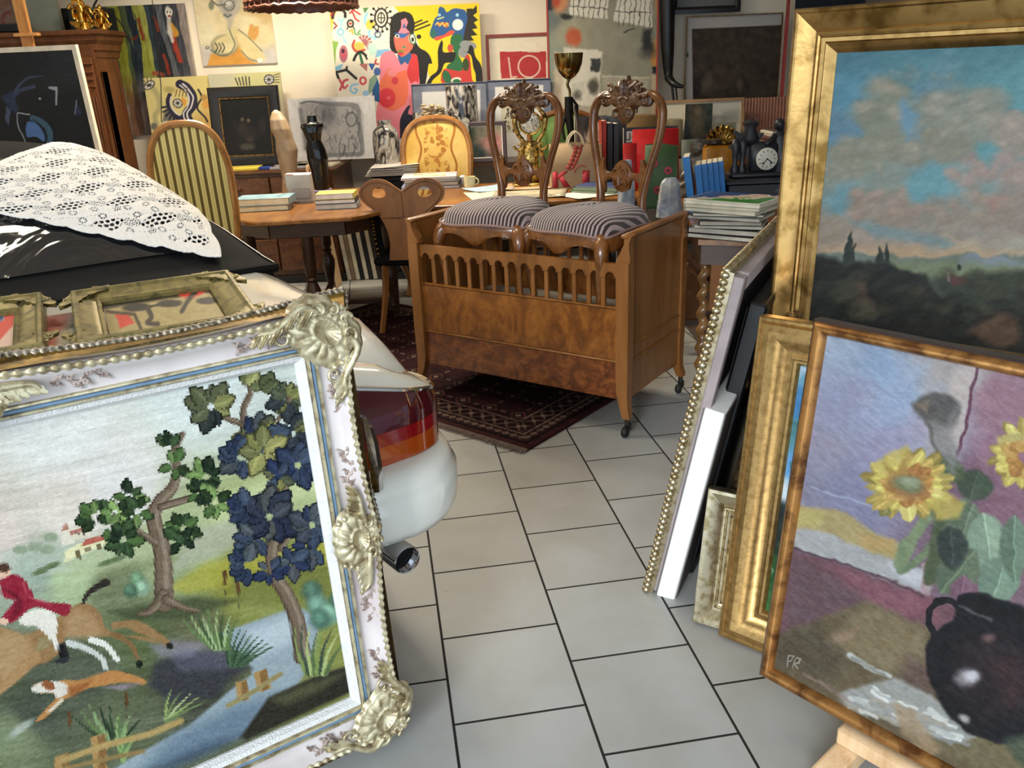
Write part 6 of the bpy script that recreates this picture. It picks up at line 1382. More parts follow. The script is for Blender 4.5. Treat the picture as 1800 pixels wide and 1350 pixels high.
part('handle', G().tube([vec(.038+.022*math.sin(a), 0, .038+.022*math.cos(a)) for a in np.linspace(0, math.pi, 9)], .005, 8), colm('dcd6a8', .3), mg)
solo('candle', G().lathe([(.02, 0), (.022, .01), (.02, .055), (.012, .062), (.001, .063)], Z(812, 316, .80)+vec(0, .12, -.0465), 14), colm('d9dbe4', .4), 'small white candle behind the art book pile', 'candle')
P = Z(935, 322, ZT)
bw = solo('bowl', G().lathe([(.001, .004), (.03, 0), (.035, .006), (.07, .03), (.088, .05), (.085, .051), (.066, .034), (.03, .012), (.001, .010)], (P[0], P[1]+.05, .7535), 24), plain('speckled_china', 'a9a89a', .3, ns=60, c2='4c5048'), 'speckled china bowl behind the loose prints', 'bowl')
# loose prints and papers
def sheet(c, w, d, rz, mat, label, curl=.01, group=None, tilt=0.0):
    g = G(); X = np.array([[math.cos(rz), -math.sin(rz), 0], [math.sin(rz), math.cos(rz), 0], [0, 0, 1]])
    def fn(a, b): return X@vec((a-.5)*w, (b-.5)*d, curl*((2*a-1)**4*.6+(2*b-1)**4*.5)+tilt*b)+np.asarray(c)
    g.grid(fn, 13, 13); R_ = [X@vec((a-.5)*w, (b-.5)*d, -.0012) for a, b in ((0, 0), (1, 0), (1, 1), (0, 1))]
    o = solo('print_sheet', g, mat, label, 'print', group); md = o.modifiers.new('t', 'SOLIDIFY'); md.thickness = .001; return o
M['engraving'] = artmat('grey_engraving', ['d8d0b8', 'cfc6a8', 'a8a08c', '8c8878'], 5, .4); M['peach'] = artmat('peach_wash', ['e6d6b8', 'e0c49c', 'cc8a62', 'e8dcc4'], 4, .8)
sheet((.02, 5.33, .7545), .50, .36, .2, M['cream_paper'], 'cream sheet at the left of the loose prints', .006, 'loose prints')
sheet((.16, 5.30, .7565), .46, .34, -.12, M['engraving'], 'grey engraving lying on the cream sheets', .008, 'loose prints')
sheet((.22, 5.62, .756), .50, .30, .1, M['peach'], 'peach-coloured wash drawing behind the engraving', .02, 'loose prints')
sheet((-.10, 5.62, .7545), .28, .25, .5, plain('light_blue_paper', '9fb4c4', .8), 'light blue sheet left of the peach drawing', .01, 'loose prints')
sheet((.53, 5.18, .7565), .34, .26, .5, M['paper'], 'white sheet under the green and blue magazines', .004, 'loose prints')
for k, (c, lab) in enumerate((('4a6a44', 'green magazine lowest of the slanting ones behind the right cot chair'), ('7a9068', 'olive magazine second of the slanting ones behind the right cot chair'), ('3a4a78', 'blue magazine topmost of the slanting ones behind the right cot chair'))):
    book((.60+.015*k, 5.30+.02*k, .758+.012*k), (.30, .22, .011), -.55, c, lab, 'slanting magazines', 'c8c4b8', name='magazine')
# brown paper shopping bag with red print
def bag(name, label, c, w, d, h, rz, mat, extra=None, gap=.03):
    t = thing(name, label, 'bag', c, rz); g = G(); R = []
    for z, k in ((0, 1), (.02, 1), (h*.5, 1.02), (h, 1.0)): R.append([vec(x*k, y*(1-.45*z/h), z+(.010*math.sin(9*x/w+3*z) if z == h else 0)) for x, y in ((-w/2, -d/2), (0, -d/2-.004), (w/2, -d/2), (w/2, d/2), (0, d/2+.004), (-w/2, d/2))])
    g.loft(R, True, False); g.add(R[0], [tuple(range(6))]); o = part('paper_bag', g, mat, t, ang=30); md = o.modifiers.new('t', 'SOLIDIFY'); md.thickness = .0015
    if extra: extra(t, w, d, h)
    return t
def wheat(t, w, d, h):
    y = -d/2*.90
    def yy(z): return -d/2*(1-.45*z/h)-.006
    g = G()
    for k in range(6):
        z = h*.42+k*.024; x = -.035+k*.010-.002*(k-3)**2*.5
        for s_ in (-1, 1):
            q = [(x, z), (x+s_*.026, z+.010), (x+s_*.030+.008, z+.036), (x+.008+s_*.003, z+.022)]; g.add([vec(a, yy(b), b) for a, b in q], [(0, 1, 2, 3)])
    o = part('wheat_emblem', g, colm('a84038', .7), t); md = o.modifiers.new('t', 'SOLIDIFY'); md.thickness = .001
    g = G().tube([vec(.03+.05*math.cos(a), yy(h*.36)-.001, h*.30+.06*math.sin(a)) for a in np.linspace(2.9, 1.0, 10)], .003, 4)
    z0, z1 = h*.04, h*.40
    for P_ in ([(-.160, z0), (-.125, z0), (-.125, z1), (-.158, z1)], [(-.125, z0+.05), (-.055, z1), (-.095, z1), (-.125, z0+.075)], [(-.118, z0+.055), (-.088, z0), (-.045, z0), (-.098, z0+.08)], [(.035, z0), (.08, z0), (.082, z1), (.037, z1)]):
        g.add([vec(a, yy(b), b) for a, b in P_], [(0, 1, 2, 3)])
    o = part('red_letters', g, colm('b0303a', .7), t); md = o.modifiers.new('t', 'SOLIDIFY'); md.thickness = .001
    for s_ in (-1, 1):
        part('handle', G().tube(smooth([vec(-.05, s_*d*.28, h-.01), vec(-.04, s_*d*.28, h+.04), vec(.0, s_*d*.28, h+.075), vec(.04, s_*d*.28, h+.04), vec(.05, s_*d*.28, h-.01)], 5), .005, 6), M['cream_paper'], t)
P = Z(1010, 335, ZT)
bag('shopping_bag', 'brown paper shopping bag with red wheat ear and red letters', (P[0]+.02, 5.55, .756), .33, .13, .275, .06, plain('brown_kraft_paper', 'a98e6e', .85, var=.06, ns=4, bump=.2), wheat)
# poppy bag on the right table
def poppies(t, w, d, h):
    for x, z in ((-.02, .10), (.035, .20), (.05, .08), (-.04, .24)):
        yy = -d/2*(1-.45*z/h)-.006; g = G().lathe([(.022, 0), (.022, .002)], (x, yy, z), 9, BX); f = part('poppy', g, colm('a83a40', .6), t); part('poppy_centre', G().lathe([(.006, 0), (.006, .002)], (x, yy-.003, z), 8, BX), M['black'], f)
P = Z(1160, 360, ZT)
bag('gift_bag', 'green bag printed with red poppies behind the rock crystals', (.86, 4.62, .753), .17, .10, .33, -.1, plain('green_printed_paper', '3f5a34', .6, ns=6), poppies)
# rock crystals
def crystal(c, w, d, h, seed, label, lean=0.0, tip=None):
    g = G(); r = random.Random(seed); R = []; n = 14; off = [.8+.4*r.random() for _ in range(n)]
    for k in range(13):
        f = k/12; s_ = (1-.30*f)*(1 if f < .82 else (1-(f-.82)/.18*.40)); R.append([vec(c[0]+lean*f+w*s_*math.cos(2*math.pi*i/n)*(off[i]+.10*r.random()), c[1]+d*s_*math.sin(2*math.pi*i/n)*(off[i]+.10*r.random()), c[2]+h*f+(.01*r.random() if 0 < k < 12 else 0)) for i in range(n)])
    return solo('crystal_rock', g.loft(R), M['crystal'], label, 'rock', 'rough crystal rocks', ang=20)
m, nt, b = nodes('milky_blue_crystal'); v = tex(nt); f = noise(nt, v, 14, 7, .6)
link(nt, ramp(nt, f, [(.3, col4('6a7686')), (.5, col4('a9b0b8')), (.62, col4('c8c6c2')), (.74, col4('b88a6a'))]), b.inputs['Base Color']); b.inputs['Roughness'].default_value = .3; b.inputs['Subsurface Weight'].default_value = .25; b.inputs['Subsurface Radius'].default_value = (.03, .03, .03); add_bump(nt, b, noise(nt, v, 60, 5), .6, .006); M['crystal'] = m
P = Z(1182, 384, ZT); crystal((P[0], P[1]+.06, .753), .062, .05, .195, 4, 'blunt milky rock crystal at the right back corner of the cot', 0)
P = Z(1125, 372, .72); crystal((.66, 4.55, .30), .055, .045, .72, 7, 'tall milky rock crystal showing behind the right cot chair', .0)
solo('pedestal', G().box((.66, 4.55, .15), (.2, .2, .298), None, .005), M['oak_dark'], 'low dark pedestal under the tall rock crystal', 'pedestal')
# chalice held up by a bronze figure
P = A(1003, 200, 5.62)
tr = thing('trophy', 'gilt cup on a twisted stem held up by a dark bronze woman', 'trophy', (P[0], 5.72, .753)); x_, y_ = 0, 0
zt = A(1003, 93, 5.72)[2]-.753; zc = A(1003, 140, 5.72)[2]-.753; zs = A(1003, 178, 5.72)[2]-.753
M['old_gilt'] = gilt('smoky_gilt_metal', '8a7648', '2c2416', .15, 6, 1.0, .05)
cupp = [(.004, zc-.002), (.012, zc), (.040, zc+.018), (.068, zc+.050), (.086, zc+.095), (.092, zc+.14), (.094, zt), (.090, zt), (.088, zc+.14), (.080, zc+.095), (.06, zc+.055), (.002, zc+.03)]
cu = part('cup', G().lathe(cupp, (0, 0, 0), 28), M['old_gilt'], tr)
part('stem', G().tube(smooth([(0, 0, zc+.004), (-.010, 0, zc-.03), (.004, 0, zc-.07), (.004, 0, zs), (.012, 0, zs-.02)], 5), [.012, .009, .008, .010], 8), M['old_gilt'], tr)
g = G(); R = []
for z, cx, rx, ry in ((0, 0, .07, .07), (.02, 0, .07, .07), (.03, 0, .055, .055), (.05, .0, .030, .030), (.25, .004, .028, .03), (.36, .006, .036, .034), (.44, .004, .044, .034), (.50, .004, .034, .028), (.56, .008, .042, .030), (zs-.075, .012, .040, .024), (zs-.06, .012, .014, .014), (zs-.05, .014, .022, .022), (zs-.02, .016, .026, .026), (zs+.005, .016, .012, .012)):
    R.append([vec(cx+(rx if z < .1 else rx*.66)*math.cos(2*math.pi*k/18)+(.012*math.sin(z*9) if z > .1 else 0), ry*.7*math.sin(2*math.pi*k/18), z) for k in range(18)])
g.loft(R); g.tube([(-.026, 0, zs-.09), (-.05, -.01, zs-.16), (-.035, -.03, zs-.24)], [.012, .010, .008], 8); g.tube([(.045, 0, zs-.09), (.052, 0, zs-.03), (.02, -.005, zs+.015)], [.012, .010, .008], 8)
part('figure', g, M['darkmetal'], tr, ang=80)
g = G()
for k in range(9): g.tube(smooth([vec(.026+.002*k, -.02+.005*k, zs-.03), vec(.045+.003*k, -.035+.006*k, zs-.14), vec(.040+.005*k, -.035+.006*k, zs-.30-.01*(k % 3))], 4), [.005, .008, .004], 5)
part('drapery', g, colm('8a8580', .35, metal=.6), tr)
# gilded mantel clock
P = A(932, 217, 5.66); zc_ = P[2]
mc = thing('mantel_clock', 'rococo mantel clock with mother-of-pearl dial framed in dark gilt scrolls', 'clock', (P[0], 5.70, .753)); zz = zc_-.753
M['clock_gilt'] = gilt('dark_gilt_bronze', 'c8a860', '2a2014', .25, 50, .9, .3)
g = G(); X_ = vec(1, 0, 0); Z_ = vec(0, 0, 1)
for s_ in (-1, 1):
    g.tube(smooth([vec(s_*.06, 0, zz+.09), vec(s_*.10, 0, zz+.03), vec(s_*.085, 0, zz-.06), vec(s_*.05, 0, zz-.12), vec(s_*.07, 0, zz-.2), vec(s_*.10, 0, .05), vec(s_*.10, 0, .0)], 5), [.012, .018, .014, .018, .014, .022], 8)
    scroll(g, vec(s_*.055, -.01, zz+.105), X_*s_, Z_, .035, 1.2, .009, 1, 0); scroll(g, vec(s_*.075, -.01, zz-.14), X_*s_, Z_, .035, 1.2, .010, -1, 0); leafy(g, vec(s_*.02, -.01, zz+.10), X_, unit(Z_+X_*s_*.5), .08, .02, 0)
leafy(g, vec(0, -.01, zz+.08), X_, Z_, .10, .025, 0); g.box((0, .02, zz*.5-.05), (.10, .05, zz-.12), None, .01); g.box((0, .01, .012), (.26, .12, .024), None, .008)
part('case', g, M['clock_gilt'], mc, ang=70)
part('bezel', G().tube([vec(.070*math.cos(a), -.006, zz+.070*math.sin(a)) for a in np.linspace(0, 2*math.pi, 33)[:-1]], .007, 8, closed=True), M['clock_gilt'], mc)
m, nt, b = nodes('mother_of_pearl'); vo = nt.nodes.new('ShaderNodeTexVoronoi'); vo.inputs['Scale'].default_value = 60; link(nt, tex(nt), vo.inputs['Vector']); link(nt, ramp(nt, vo.outputs['Color'], [(.2, col4('8c9088')), (.5, col4('d8d8c8')), (.8, col4('f0f0e8'))]), b.inputs['Base Color']); b.inputs['Roughness'].default_value = .2; M['pearl'] = m
dl_ = part('dial', G().lathe([(.067, 0), (.06, .016), (.001, .022)], (0, .01, zz), 32, BX), M['pearl'], mc); g = G()
for k in range(12): a = k*math.pi/6; g.box((.052*math.sin(a), -.010, zz+.052*math.cos(a)), (.006, .002, .006))
g.box((.012, -.013, zz+.01), (.003, .002, .045)); part('numerals', g, M['black'], dl_)
# upright books on the long table, right part
def upright(x0, y, z, specs, group=None):
    x = x0
    for (th, h, d, c, lab, art, lean) in specs:
        X = np.array([[0, 0, 1], [math.cos(lean*0), 0, 0], [0, 1, 0]], float)
        t = thing('book', lab, 'book', (x+th/2, y, z), 0, group)
        if lean: t.rotation_euler = (0, lean, 0)
        g = G(); cv = .003; g.box((-th/2+cv/2, 0, h/2), (cv, d, h)); g.box((th/2-cv/2, 0, h/2), (cv, d, h)); g.box((0, -d/2+cv/2, h/2), (th, cv, h)); part('cover', g, colm(c, .4, var=.06), t); part('pages', G().box((0, .003, h/2), (th-2*cv, d-.008, h-.008)), M['cream_paper'], t)
        if art: part('spine_label', G().box((0, -d/2-.0006, h*.55), (th*.7, .0012, h*.5)), colm(art, .5), t)
        x += th+.002+abs(math.sin(lean))*h*.0
def facing(name, lab, x0, y0, x1, y1, Y, th, mat_or_painter, cat='book', mat='print', res=1.2, tilt=.12, edge='d8d0c0', yaw=0.0, group=None, zb=None):
    pl = quadplane(x0, y0, x1, y1, Y, tilt, yaw)
    if zb is not None: pl = grounded(pl, zb)
    if callable(mat_or_painter):
        t = thing(name, lab, cat, pl.at(pl.W/2, 0), 0, group); canvas('cover' if cat == 'book' else 'canvas', pl, mat_or_painter, t, M[mat], res=res, thick=th, edge=edge); return t, pl
    t = thing(name, lab, cat, pl.at(pl.W/2, 0), 0, group); part('cover' if cat == 'book' else 'panel', G().box(pl.at(pl.W/2, pl.H/2, th/2), (pl.W, pl.H, th), np.array([pl.w, pl.h, pl.n]), .002), mat_or_painter, t, True); return t, pl
def portrait(p):
    p.c[:] = hx('4a4a4c'); p.field([(1020, 210, '3e3e42'), (1060, 210, '4c4c52'), (1020, 290, '5a5650'), (1060, 290, '3c3a38')], 3)
    p.ell(1045, 232, 18, 28, 'b2a890', 8, .12); p.ell(1052, 240, 10, 16, 'c4baa0', 0, .4); p.poly([(1025, 225), (1030, 208), (1050, 203), (1062, 214), (1050, 214), (1036, 220), (1030, 240)], '2a2624', 2); p.line([(1047, 224), (1053, 240), (1048, 243)], 1.6, '6a6258'); p.ell(1041, 229, 3, 1.5, '2c2824'); p.ell(1055, 229, 2.5, 1.5, '2c2824'); p.line([(1044, 250), (1054, 250)], 2, '6c5c50')
    p.poly([(1012, 262), (1030, 255), (1045, 262), (1062, 258), (1070, 292), (1005, 292)], '2e2c2c', 2); p.poly([(1025, 258), (1035, 268), (1028, 275)], 'c8c0b0', 1)
facing('book', 'dark book with a grey face on its cover behind the right cot chair', 1012, 203, 1066, 330, 5.88, .03, portrait, zb=.754)
facing('book', 'slate-blue art book standing right of the face book', 1062, 203, 1100, 332, 5.90, .03, colm('3e424c', .5), zb=.754)
upright(A(1058, 290, 5.72)[0], 5.80, .753, [(.030, .40, .20, 'b03028', 'red-spined upright book beside the face book', None, 0), (.040, .385, .20, '2c3038', 'dark navy upright book left of the other navy one', None, 0), (.040, .38, .20, '2c3038', 'dark navy upright book right of the other navy one', None, 0)], 'upright books behind the right cot chair')
def jo(p):
    p.c[:] = hx('3c3e46'); p.poly([(1101, 231), (1120, 232), (1118, 250), (1100, 250)], 'd8d4cc'); p.line([(1106, 235), (1106, 246), (1102, 246)], 2.2, '1a1a1c', .5); p.ring(1114, 241, 3.5, 5, 2, '1a1a1c'); p.poly([(1100, 252), (1120, 252), (1118, 300), (1098, 300)], 'b8b4b0', 2, .8)
facing('book', 'charcoal book with white J and O letters beside the red books', 1096, 221, 1190, 345, 5.60, .025, jo, zb=.754)
facing('book', 'large bright red book leaning in front of the charcoal one', 1112, 226, 1192, 330, 5.42, .03, colm('c4181c', .4), tilt=.22, yaw=-.05, zb=.754)
facing('book', 'second red book with silver clip lower left of the large red book', 1096, 252, 1118, 330, 5.30, .03, colm('b41c1c', .4), tilt=.2, zb=.754)
bt_ = facing('cardboard_box', 'brown cardboard box above the red books', 1099, 200, 1148, 345, 6.60, .16, plain('cardboard', '7c6038', .8, var=.05), 'box', tilt=0.0, zb=.831)
facing('cardboard_box', 'small grey-brown box right of the brown cardboard box', 1168, 208, 1195, 345, 6.60, .12, plain('cardboard_grey', '8c8064', .8, var=.05), 'box', tilt=0.0, zb=.831)
facing('leaflet_stand', 'grey-green leaflet standing behind the blue books', 1198, 245, 1222, 330, 5.0, .012, colm('8a8e7e', .6), 'leaflet', tilt=.15, zb=.754)
# ------------------------------------------------------------------ right table: blue books, ochre rack, black clock
t0 = vec(1.04, 4.38, .753)
for k in range(5):
    t = thing('book', 'thin blue paperback of the leaning row behind the crystals', 'book', t0+vec(.036*k, .0+.03*k, .002), 0, 'blue paperbacks'); t.rotation_euler = (0, -.13, -.25)
    part('cover', G().box((0, -.0965, .128), (.030, .003, .25)).box((-.0145, 0, .128), (.0025, .19, .25)).box((.0145, 0, .128), (.0025, .19, .25)), colm('1f6fb4', .35, var=.1), t); part('pages', G().box((0, .002, .129), (.025, .186, .252)), M['cream_paper'], t)
t = thing('book', 'taller blue book at the left end of the paperback row', 'book', t0+vec(-.045, .02, .004), 0); t.rotation_euler = (0, -.15, -.25)
part('cover', G().box((0, -.1, .148), (.034, .003, .29)).box((-.0165, 0, .148), (.0025, .2, .29)).box((.0165, 0, .148), (.0025, .2, .29)), colm('2478c0', .35, var=.1), t); part('pages', G().box((0, .002, .147), (.029, .194, .29)), M['cream_paper'], t)
solo('rack', G().box((1.26, 4.86, .753+.15), (.24, .04, .30), None, .03).box((1.26, 4.78, .765), (.24, .2, .024)), wood('ochre_wood', '7c4c10', 'b8791c', 'c88a2c', (5, 5, 5), .35), 'ochre wooden book rack between the blue books and black clock', 'rack')
# black cabinet box under the clock
M['charcoal'] = plain('charcoal_lacquer', '23242a', .4, var=.2)
kx, ky = 1.42, 4.62
kb = thing('box', 'low charcoal wooden casket under the black figural clock', 'box', (kx, ky, .753))
part('body', G().box((0, 0, .062), (.46, .34, .124), None, .004), M['charcoal'], kb); part('lid', G().box((0, 0, .136), (.50, .38, .022), None, .006), M['charcoal'], kb); part('roundel', G().lathe([(.03, 0), (.034, .004), (.03, .006)], (.05, -.170, .075), 20, BX), M['charcoal'], kb)
kz = .753+.148
ck = thing('mantel_clock', 'black mantel clock with white dial and seated dark figure', 'clock', (kx, ky-.02, kz))
g = G(); g.box((0, 0, .012), (.40, .16, .024), None, .008); g.box((-.02, 0, .10), (.15, .10, .16), None, .015)
for x in (-.17, -.13): g.lathe([(.024, 0), (.026, .02), (.014, .05), (.018, .10), (.024, .15), (.012, .18)], (x, -.02, .022), 12)
g.lathe([(.03, 0), (.05, .04), (.03, .09), (.045, .12), (.01, .14)], (-.09, 0, .16), 14)
for k in range(7): leafy(g, vec(-.11, -.02, .17), vec(math.cos(k), 0, -math.sin(k)), vec(math.sin(k*.9-2.6), -.1, math.cos(k*.9-2.6)), .10, .022, .1)
part('case', g, M['charcoal'], ck, ang=70); dz_ = .095
bz = part('dial', G().lathe([(.058, 0), (.058, .008), (.052, .012), (.001, .013)], (-.01, -.055, dz_), 28, BX), colm('dcd8c8', .3), ck, label='white clock dial')
g = G()
for k in range(12): a = k*math.pi/6; g.box((-.01+.042*math.sin(a), -.069, dz_+.042*math.cos(a)), (.003, .002, .010), np.array([[math.cos(a), 0, -math.sin(a)], [0, 1, 0], [math.sin(a), 0, math.cos(a)]]))
g.tube([(-.01, -.07, dz_), (-.028, -.07, dz_-.02)], .0022, 4); g.tube([(-.01, -.07, dz_), (.016, -.07, dz_-.018)], .0022, 4); 
for x in (-.03, .012): g.lathe([(.006, 0), (.006, .002)], (x, -.068, dz_-.022), 8, BX)
g.lathe([(.005, 0), (.005, .002)], (-.01, -.068, dz_), 8, BX)
part('hands_and_numerals', g, M['black'], bz); g = G()
R = []
for z, cx, cy, rx, ry in ((.02, .10, 0, .075, .06), (.06, .105, 0, .085, .06), (.10, .10, -.01, .07, .055), (.14, .085, 0, .048, .04), (.19, .075, 0, .050, .036), (.22, .07, 0, .040, .03), (.235, .066, 0, .016, .016), (.245, .064, -.004, .024, .026), (.275, .062, -.006, .028, .030), (.295, .062, 0, .014, .016)): R.append([vec(cx+rx*math.cos(2*math.pi*k/18), cy+ry*math.sin(2*math.pi*k/18), z) for k in range(18)])
g.loft(R); g.tube(smooth([(.11, -.02, .21), (.15, -.05, .17), (.20, -.06, .165)], 4), [.016, .013, .010], 8); g.tube(smooth([(.04, -.02, .21), (.0, -.05, .18), (-.02, -.05, .17)], 4), [.016, .013, .010], 8); g.tube(smooth([(.09, -.03, .08), (.15, -.06, .09), (.17, -.05, .02)], 4), [.03, .022, .016], 8)
part('figure', g, M['charcoal'], ck, ang=80)
# gilded scroll ornament and crumpled silver sculpture
c = A(1268, 252, 5.15); g = G()
for k in range(9): a = -1.4+k*.35; leafy(g, c+vec(0, 0, 0), vec(math.cos(a), 0, -math.sin(a)), vec(math.sin(a), 0, math.cos(a)), .11, .028, .1)
for s_ in (-1, 1): scroll(g, c+vec(s_*.07, -.01, -.03), vec(s_, 0, 0), Z_, .05, 1.3, .014, 1, 0)
g.tube([c+vec(.09*math.cos(a), -.02, -.09+.09*math.sin(a)) for a in np.linspace(0, math.pi, 14)], .016, 8); g.box((c[0], c[1], (c[2]+.753)/2-.04), (.10, .05, c[2]-.753-.08), None, .01); g.box((c[0], c[1], .765), (.2, .12, .024), None, .005)
P_ = c; solo('ornament', g, M['clock_gilt'], 'carved gilt scroll ornament behind the black clock', 'ornament', ang=70)
c = A(1238, 268, 4.98); g = G()
def crum(a, b):
    th = a*2*math.pi; rr = .055+.05*(1-b)+.02*(fbm(np.array([a*9.]), np.array([b*7.]), 3, 4)[0]-.5)*2; return vec(c[0]-.03+.06*b*0+rr*math.cos(th)*1.5+.05*(b), c[1]+rr*math.sin(th)*.7, .753+(c[2]+.07-.753)*b+.05*(fbm(np.array([a*7.+3]), np.array([b*5.]), 3, 9)[0]-.5))
g.grid(crum, 60, 24, True); g.add([crum(k/60, 1) for k in range(60)], [tuple(range(60))]); solo('sculpture', g, plain('crumpled_dark_silver', '5a544c', .3, .7, ns=10, bump=.5), 'crumpled dark silver sculpture left of the gilt ornament', 'sculpture', ang=80)
# stacks of papers on a shelf at far right, stand with crossbar
sh = thing('shelf_unit', 'low brown shelf behind the black clock carrying paper stacks', 'shelf', (1.95, 5.65, 0))
part('board', G().box((2.05, 5.65, .86), (1.0, .40, .03)), M['cabinet'], sh, True); 
for x in (1.57, 2.53): part('side', G().box((x, 5.65, .425), (.03, .40, .85)), M['cabinet'], sh, True)
z = .876; r = random.Random(6)
for k in range(13):
    th = .008+.010*r.random(); c_k = ['5a3038', 'c9c1ae', '6e4a44', 'b8b0a0', 'd8d0c0', '44302c', 'a89c88'][k % 7]
    solo('folder', G().box((1.92+.03*(r.random()-.5), 5.62+.02*(r.random()-.5), z+th/2), (.36, .26, th), None, .001), colm(c_k, .8), 'folder or paper bundle in the stack behind the bronze cross stand', 'folder', 'stacked folders'); z += th+.001
solo('folder', G().box((1.92, 5.52, z+.008), (.12, .06, .015)), colm('d8432e', .5), 'small bright red case on the folder stack', 'case')
cs = thing('stand', 'dark bronze cross-shaped stand with a small figure on forked feet', 'stand', (1.62, 4.72, .753))
zt = A(1368, 212, 4.72)[2]-.753; g = G().tube([(0, 0, .10), (0, 0, zt)], [.012, .009], 6); g.tube([(-.09, 0, zt-.115), (.02, 0, zt-.11), (.09, 0, zt-.10)], [.004, .010, .006], 6); g.tube(smooth([(-.05, 0, 0), (-.045, 0, .05), (0, 0, .10), (.045, 0, .05), (.05, 0, 0)], 4), .009, 6); g.tube(smooth([(0, .05, 0), (0, .04, .05), (0, 0, .10)], 4), .009, 6)
part('cross', g, M['darkmetal'], cs); g = G().lathe([(.004, 0), (.010, .02), (.008, .06), (.012, .085), (.005, .095), (.009, .108), (.004, .122)], (.022, -.012, zt-.17), 10); part('figure', g, M['darkmetal'], cs)
# pile of big books at the front of the right table
P = Z(1290, 430, ZT)
m, nt, b = nodes('bright_meadow_cover'); v = tex(nt); s_x = nt.nodes.new('ShaderNodeSeparateXYZ'); link(nt, v, s_x.inputs[0]); nn = noise(nt, v, 9, 3, .4)
ad = nt.nodes.new('ShaderNodeMath'); ad.operation = 'MULTIPLY_ADD'; link(nt, s_x.outputs[1], ad.inputs[0]); ad.inputs[1].default_value = 3.2; link(nt, nn, ad.inputs[2])
link(nt, ramp(nt, ad.outputs[0], [(.22, col4('2f7a2c')), (.36, col4('3c8a34')), (.40, col4('d8c8b4')), (.56, col4('c8a090')), (.62, col4('d8d8d0')), (.66, col4('23406c')), (.9, col4('2c5088'))]), b.inputs['Base Color']); b.inputs['Roughness'].default_value = .25; M['meadow'] = m
bl = [(.33, .24, .022, .35, '14140f', 'black book with pale spine lettering at the bottom of the big pile', 'c8bfae'), (.32, .23, .026, .30, '101014', 'black bound book second from the bottom of the big pile', 'b8b0a0'), (.30, .22, .014, .1, 'a9a292', 'thin grey book third from the bottom of the big pile', 'c8c0b0'), (.27, .24, .022, .0, '2a201e', 'dark brown book in the middle of the big pile', 'b0a494'), (.33, .23, .016, .3, '8c8a80', 'grey-backed book above the dark brown one in the big pile', 'c0b8a8'), (.31, .24, .014, .12, '3c4038', 'dark green-grey book near the top of the big pile', 'c8bfae'), (.34, .25, .018, .42, 'c4bda8', 'cream book third from the top of the big pile', 'd0c8b4'), (.35, .25, .014, .36, 'bdb59c', 'cream book directly under the meadow-covered book', 'd4ccb8')]
zb = .7535; bx_, by_ = P[0]+.035, P[1]+.20
for w, d, th, rz, c, lab, pg in bl:
    bo = book((bx_, by_, zb), (w, d, th), -rz-.30, c, lab, 'big book pile', pg, spine=-1); zb += th+.0006
    if 'lettering' in lab:
        X = np.array([[math.cos(-rz-.3), -math.sin(-rz-.3), 0], [math.sin(-rz-.3), math.cos(-rz-.3), 0], [0, 0, 1]])
        cu_ = bpy.data.curves.new('title', 'FONT'); cu_.body = 'Wiener Ideen'; cu_.size = .018; cu_.extrude = .0003; tmp = bpy.data.objects.new('title', cu_); sc.collection.objects.link(tmp)
        bpy.context.view_layer.update(); me = bpy.data.meshes.new_from_object(tmp.evaluated_get(bpy.context.evaluated_depsgraph_get())); bpy.data.objects.remove(tmp)
        tx = bpy.data.objects.new('title_lettering', me); sc.collection.objects.link(tx); me.materials.append(colm('b8b4a8', .6)); tx.parent = bo
        tx.location = tuple(X@vec(.02, -d/2-.0006, .020)); tx.rotation_euler = (math.pi/2, math.pi, -rz-.3)
bo = book((bx_+.01, by_, zb), (.36, .26, .020), -.72, 'd8d4c4', 'book with blue sky and green meadow cover on top of the big pile', None, 'd8d0bc', (M['meadow'], .96, .96))
# ------------------------------------------------------------------ pictures on and against the back wall
def P_streaks(p):
    p.wob(3, 14); cols = ['1c1f1c', '2e3a20', '7a7420', 'a89a2a', 'b8b04a', '5c6a2c', '3a4a30', '8a9030', '4a5a3a', '1e2a34', '8a8e34', '9aa04a', '2a3a44', '1c242a', '555a60', '2a2c34', '3a3c44', '8c8078', 'a09488']
    x0 = p.u*18; i = np.clip((x0+1.2*(fbm(p.u*14, p.v*2.2, 3, 3)-.5)*2).astype(int), 0, 18); C = np.array([hx(c) for c in cols]); p.c = C[i]
    low = np.clip((.52-p.v)/.28, 0, 1)[:, None]; C2 = np.array([hx(c) for c in ['5a1018', '6a1420', '4a1834', '3a1840', '8a8488', 'a09a9c', '9a8c84', '7a5048', '5a3a34', '8c7c78', '9c9490', '6c4c44', '903028', '4c3a38', '6a5c5a', '9a9090', 'aaa0a0', '8a8080', 'a8a0a0']]); p.c = p.c*(1-low*.85)+C2[i]*low*.85
    for P, w, c in (([(247, 35), (256, 70)], 5, '7a2418'), ([(273, 30), (281, 55)], 5, '8a3018'), ([(237, 70), (243, 66)], 5, '7a2818'), ([(307, 60), (318, 108)], 8, 'a8341c'), ([(304, 44), (312, 60)], 9, 'd89a28'), ([(290, 95), (300, 130)], 5, '98301c'), ([(297, 14), (302, 60), (306, 70)], 8, 'd0ccc0'), ([(272, 128), (290, 132)], 6, '98482c')): p.line(P, w, c, 1.5, .9)
    p.ell(299, 22, 7, 9, 'd8d4c8'); p.ell(296, 21, 1.5, 2.5, '1a1a1a'); p.ell(302, 20, 1.2, 2, '1a1a1a'); p.ell(300, 28, 3.5, 2, '8a2c20')
    p.mott(.10, 2.5, 14, 5)
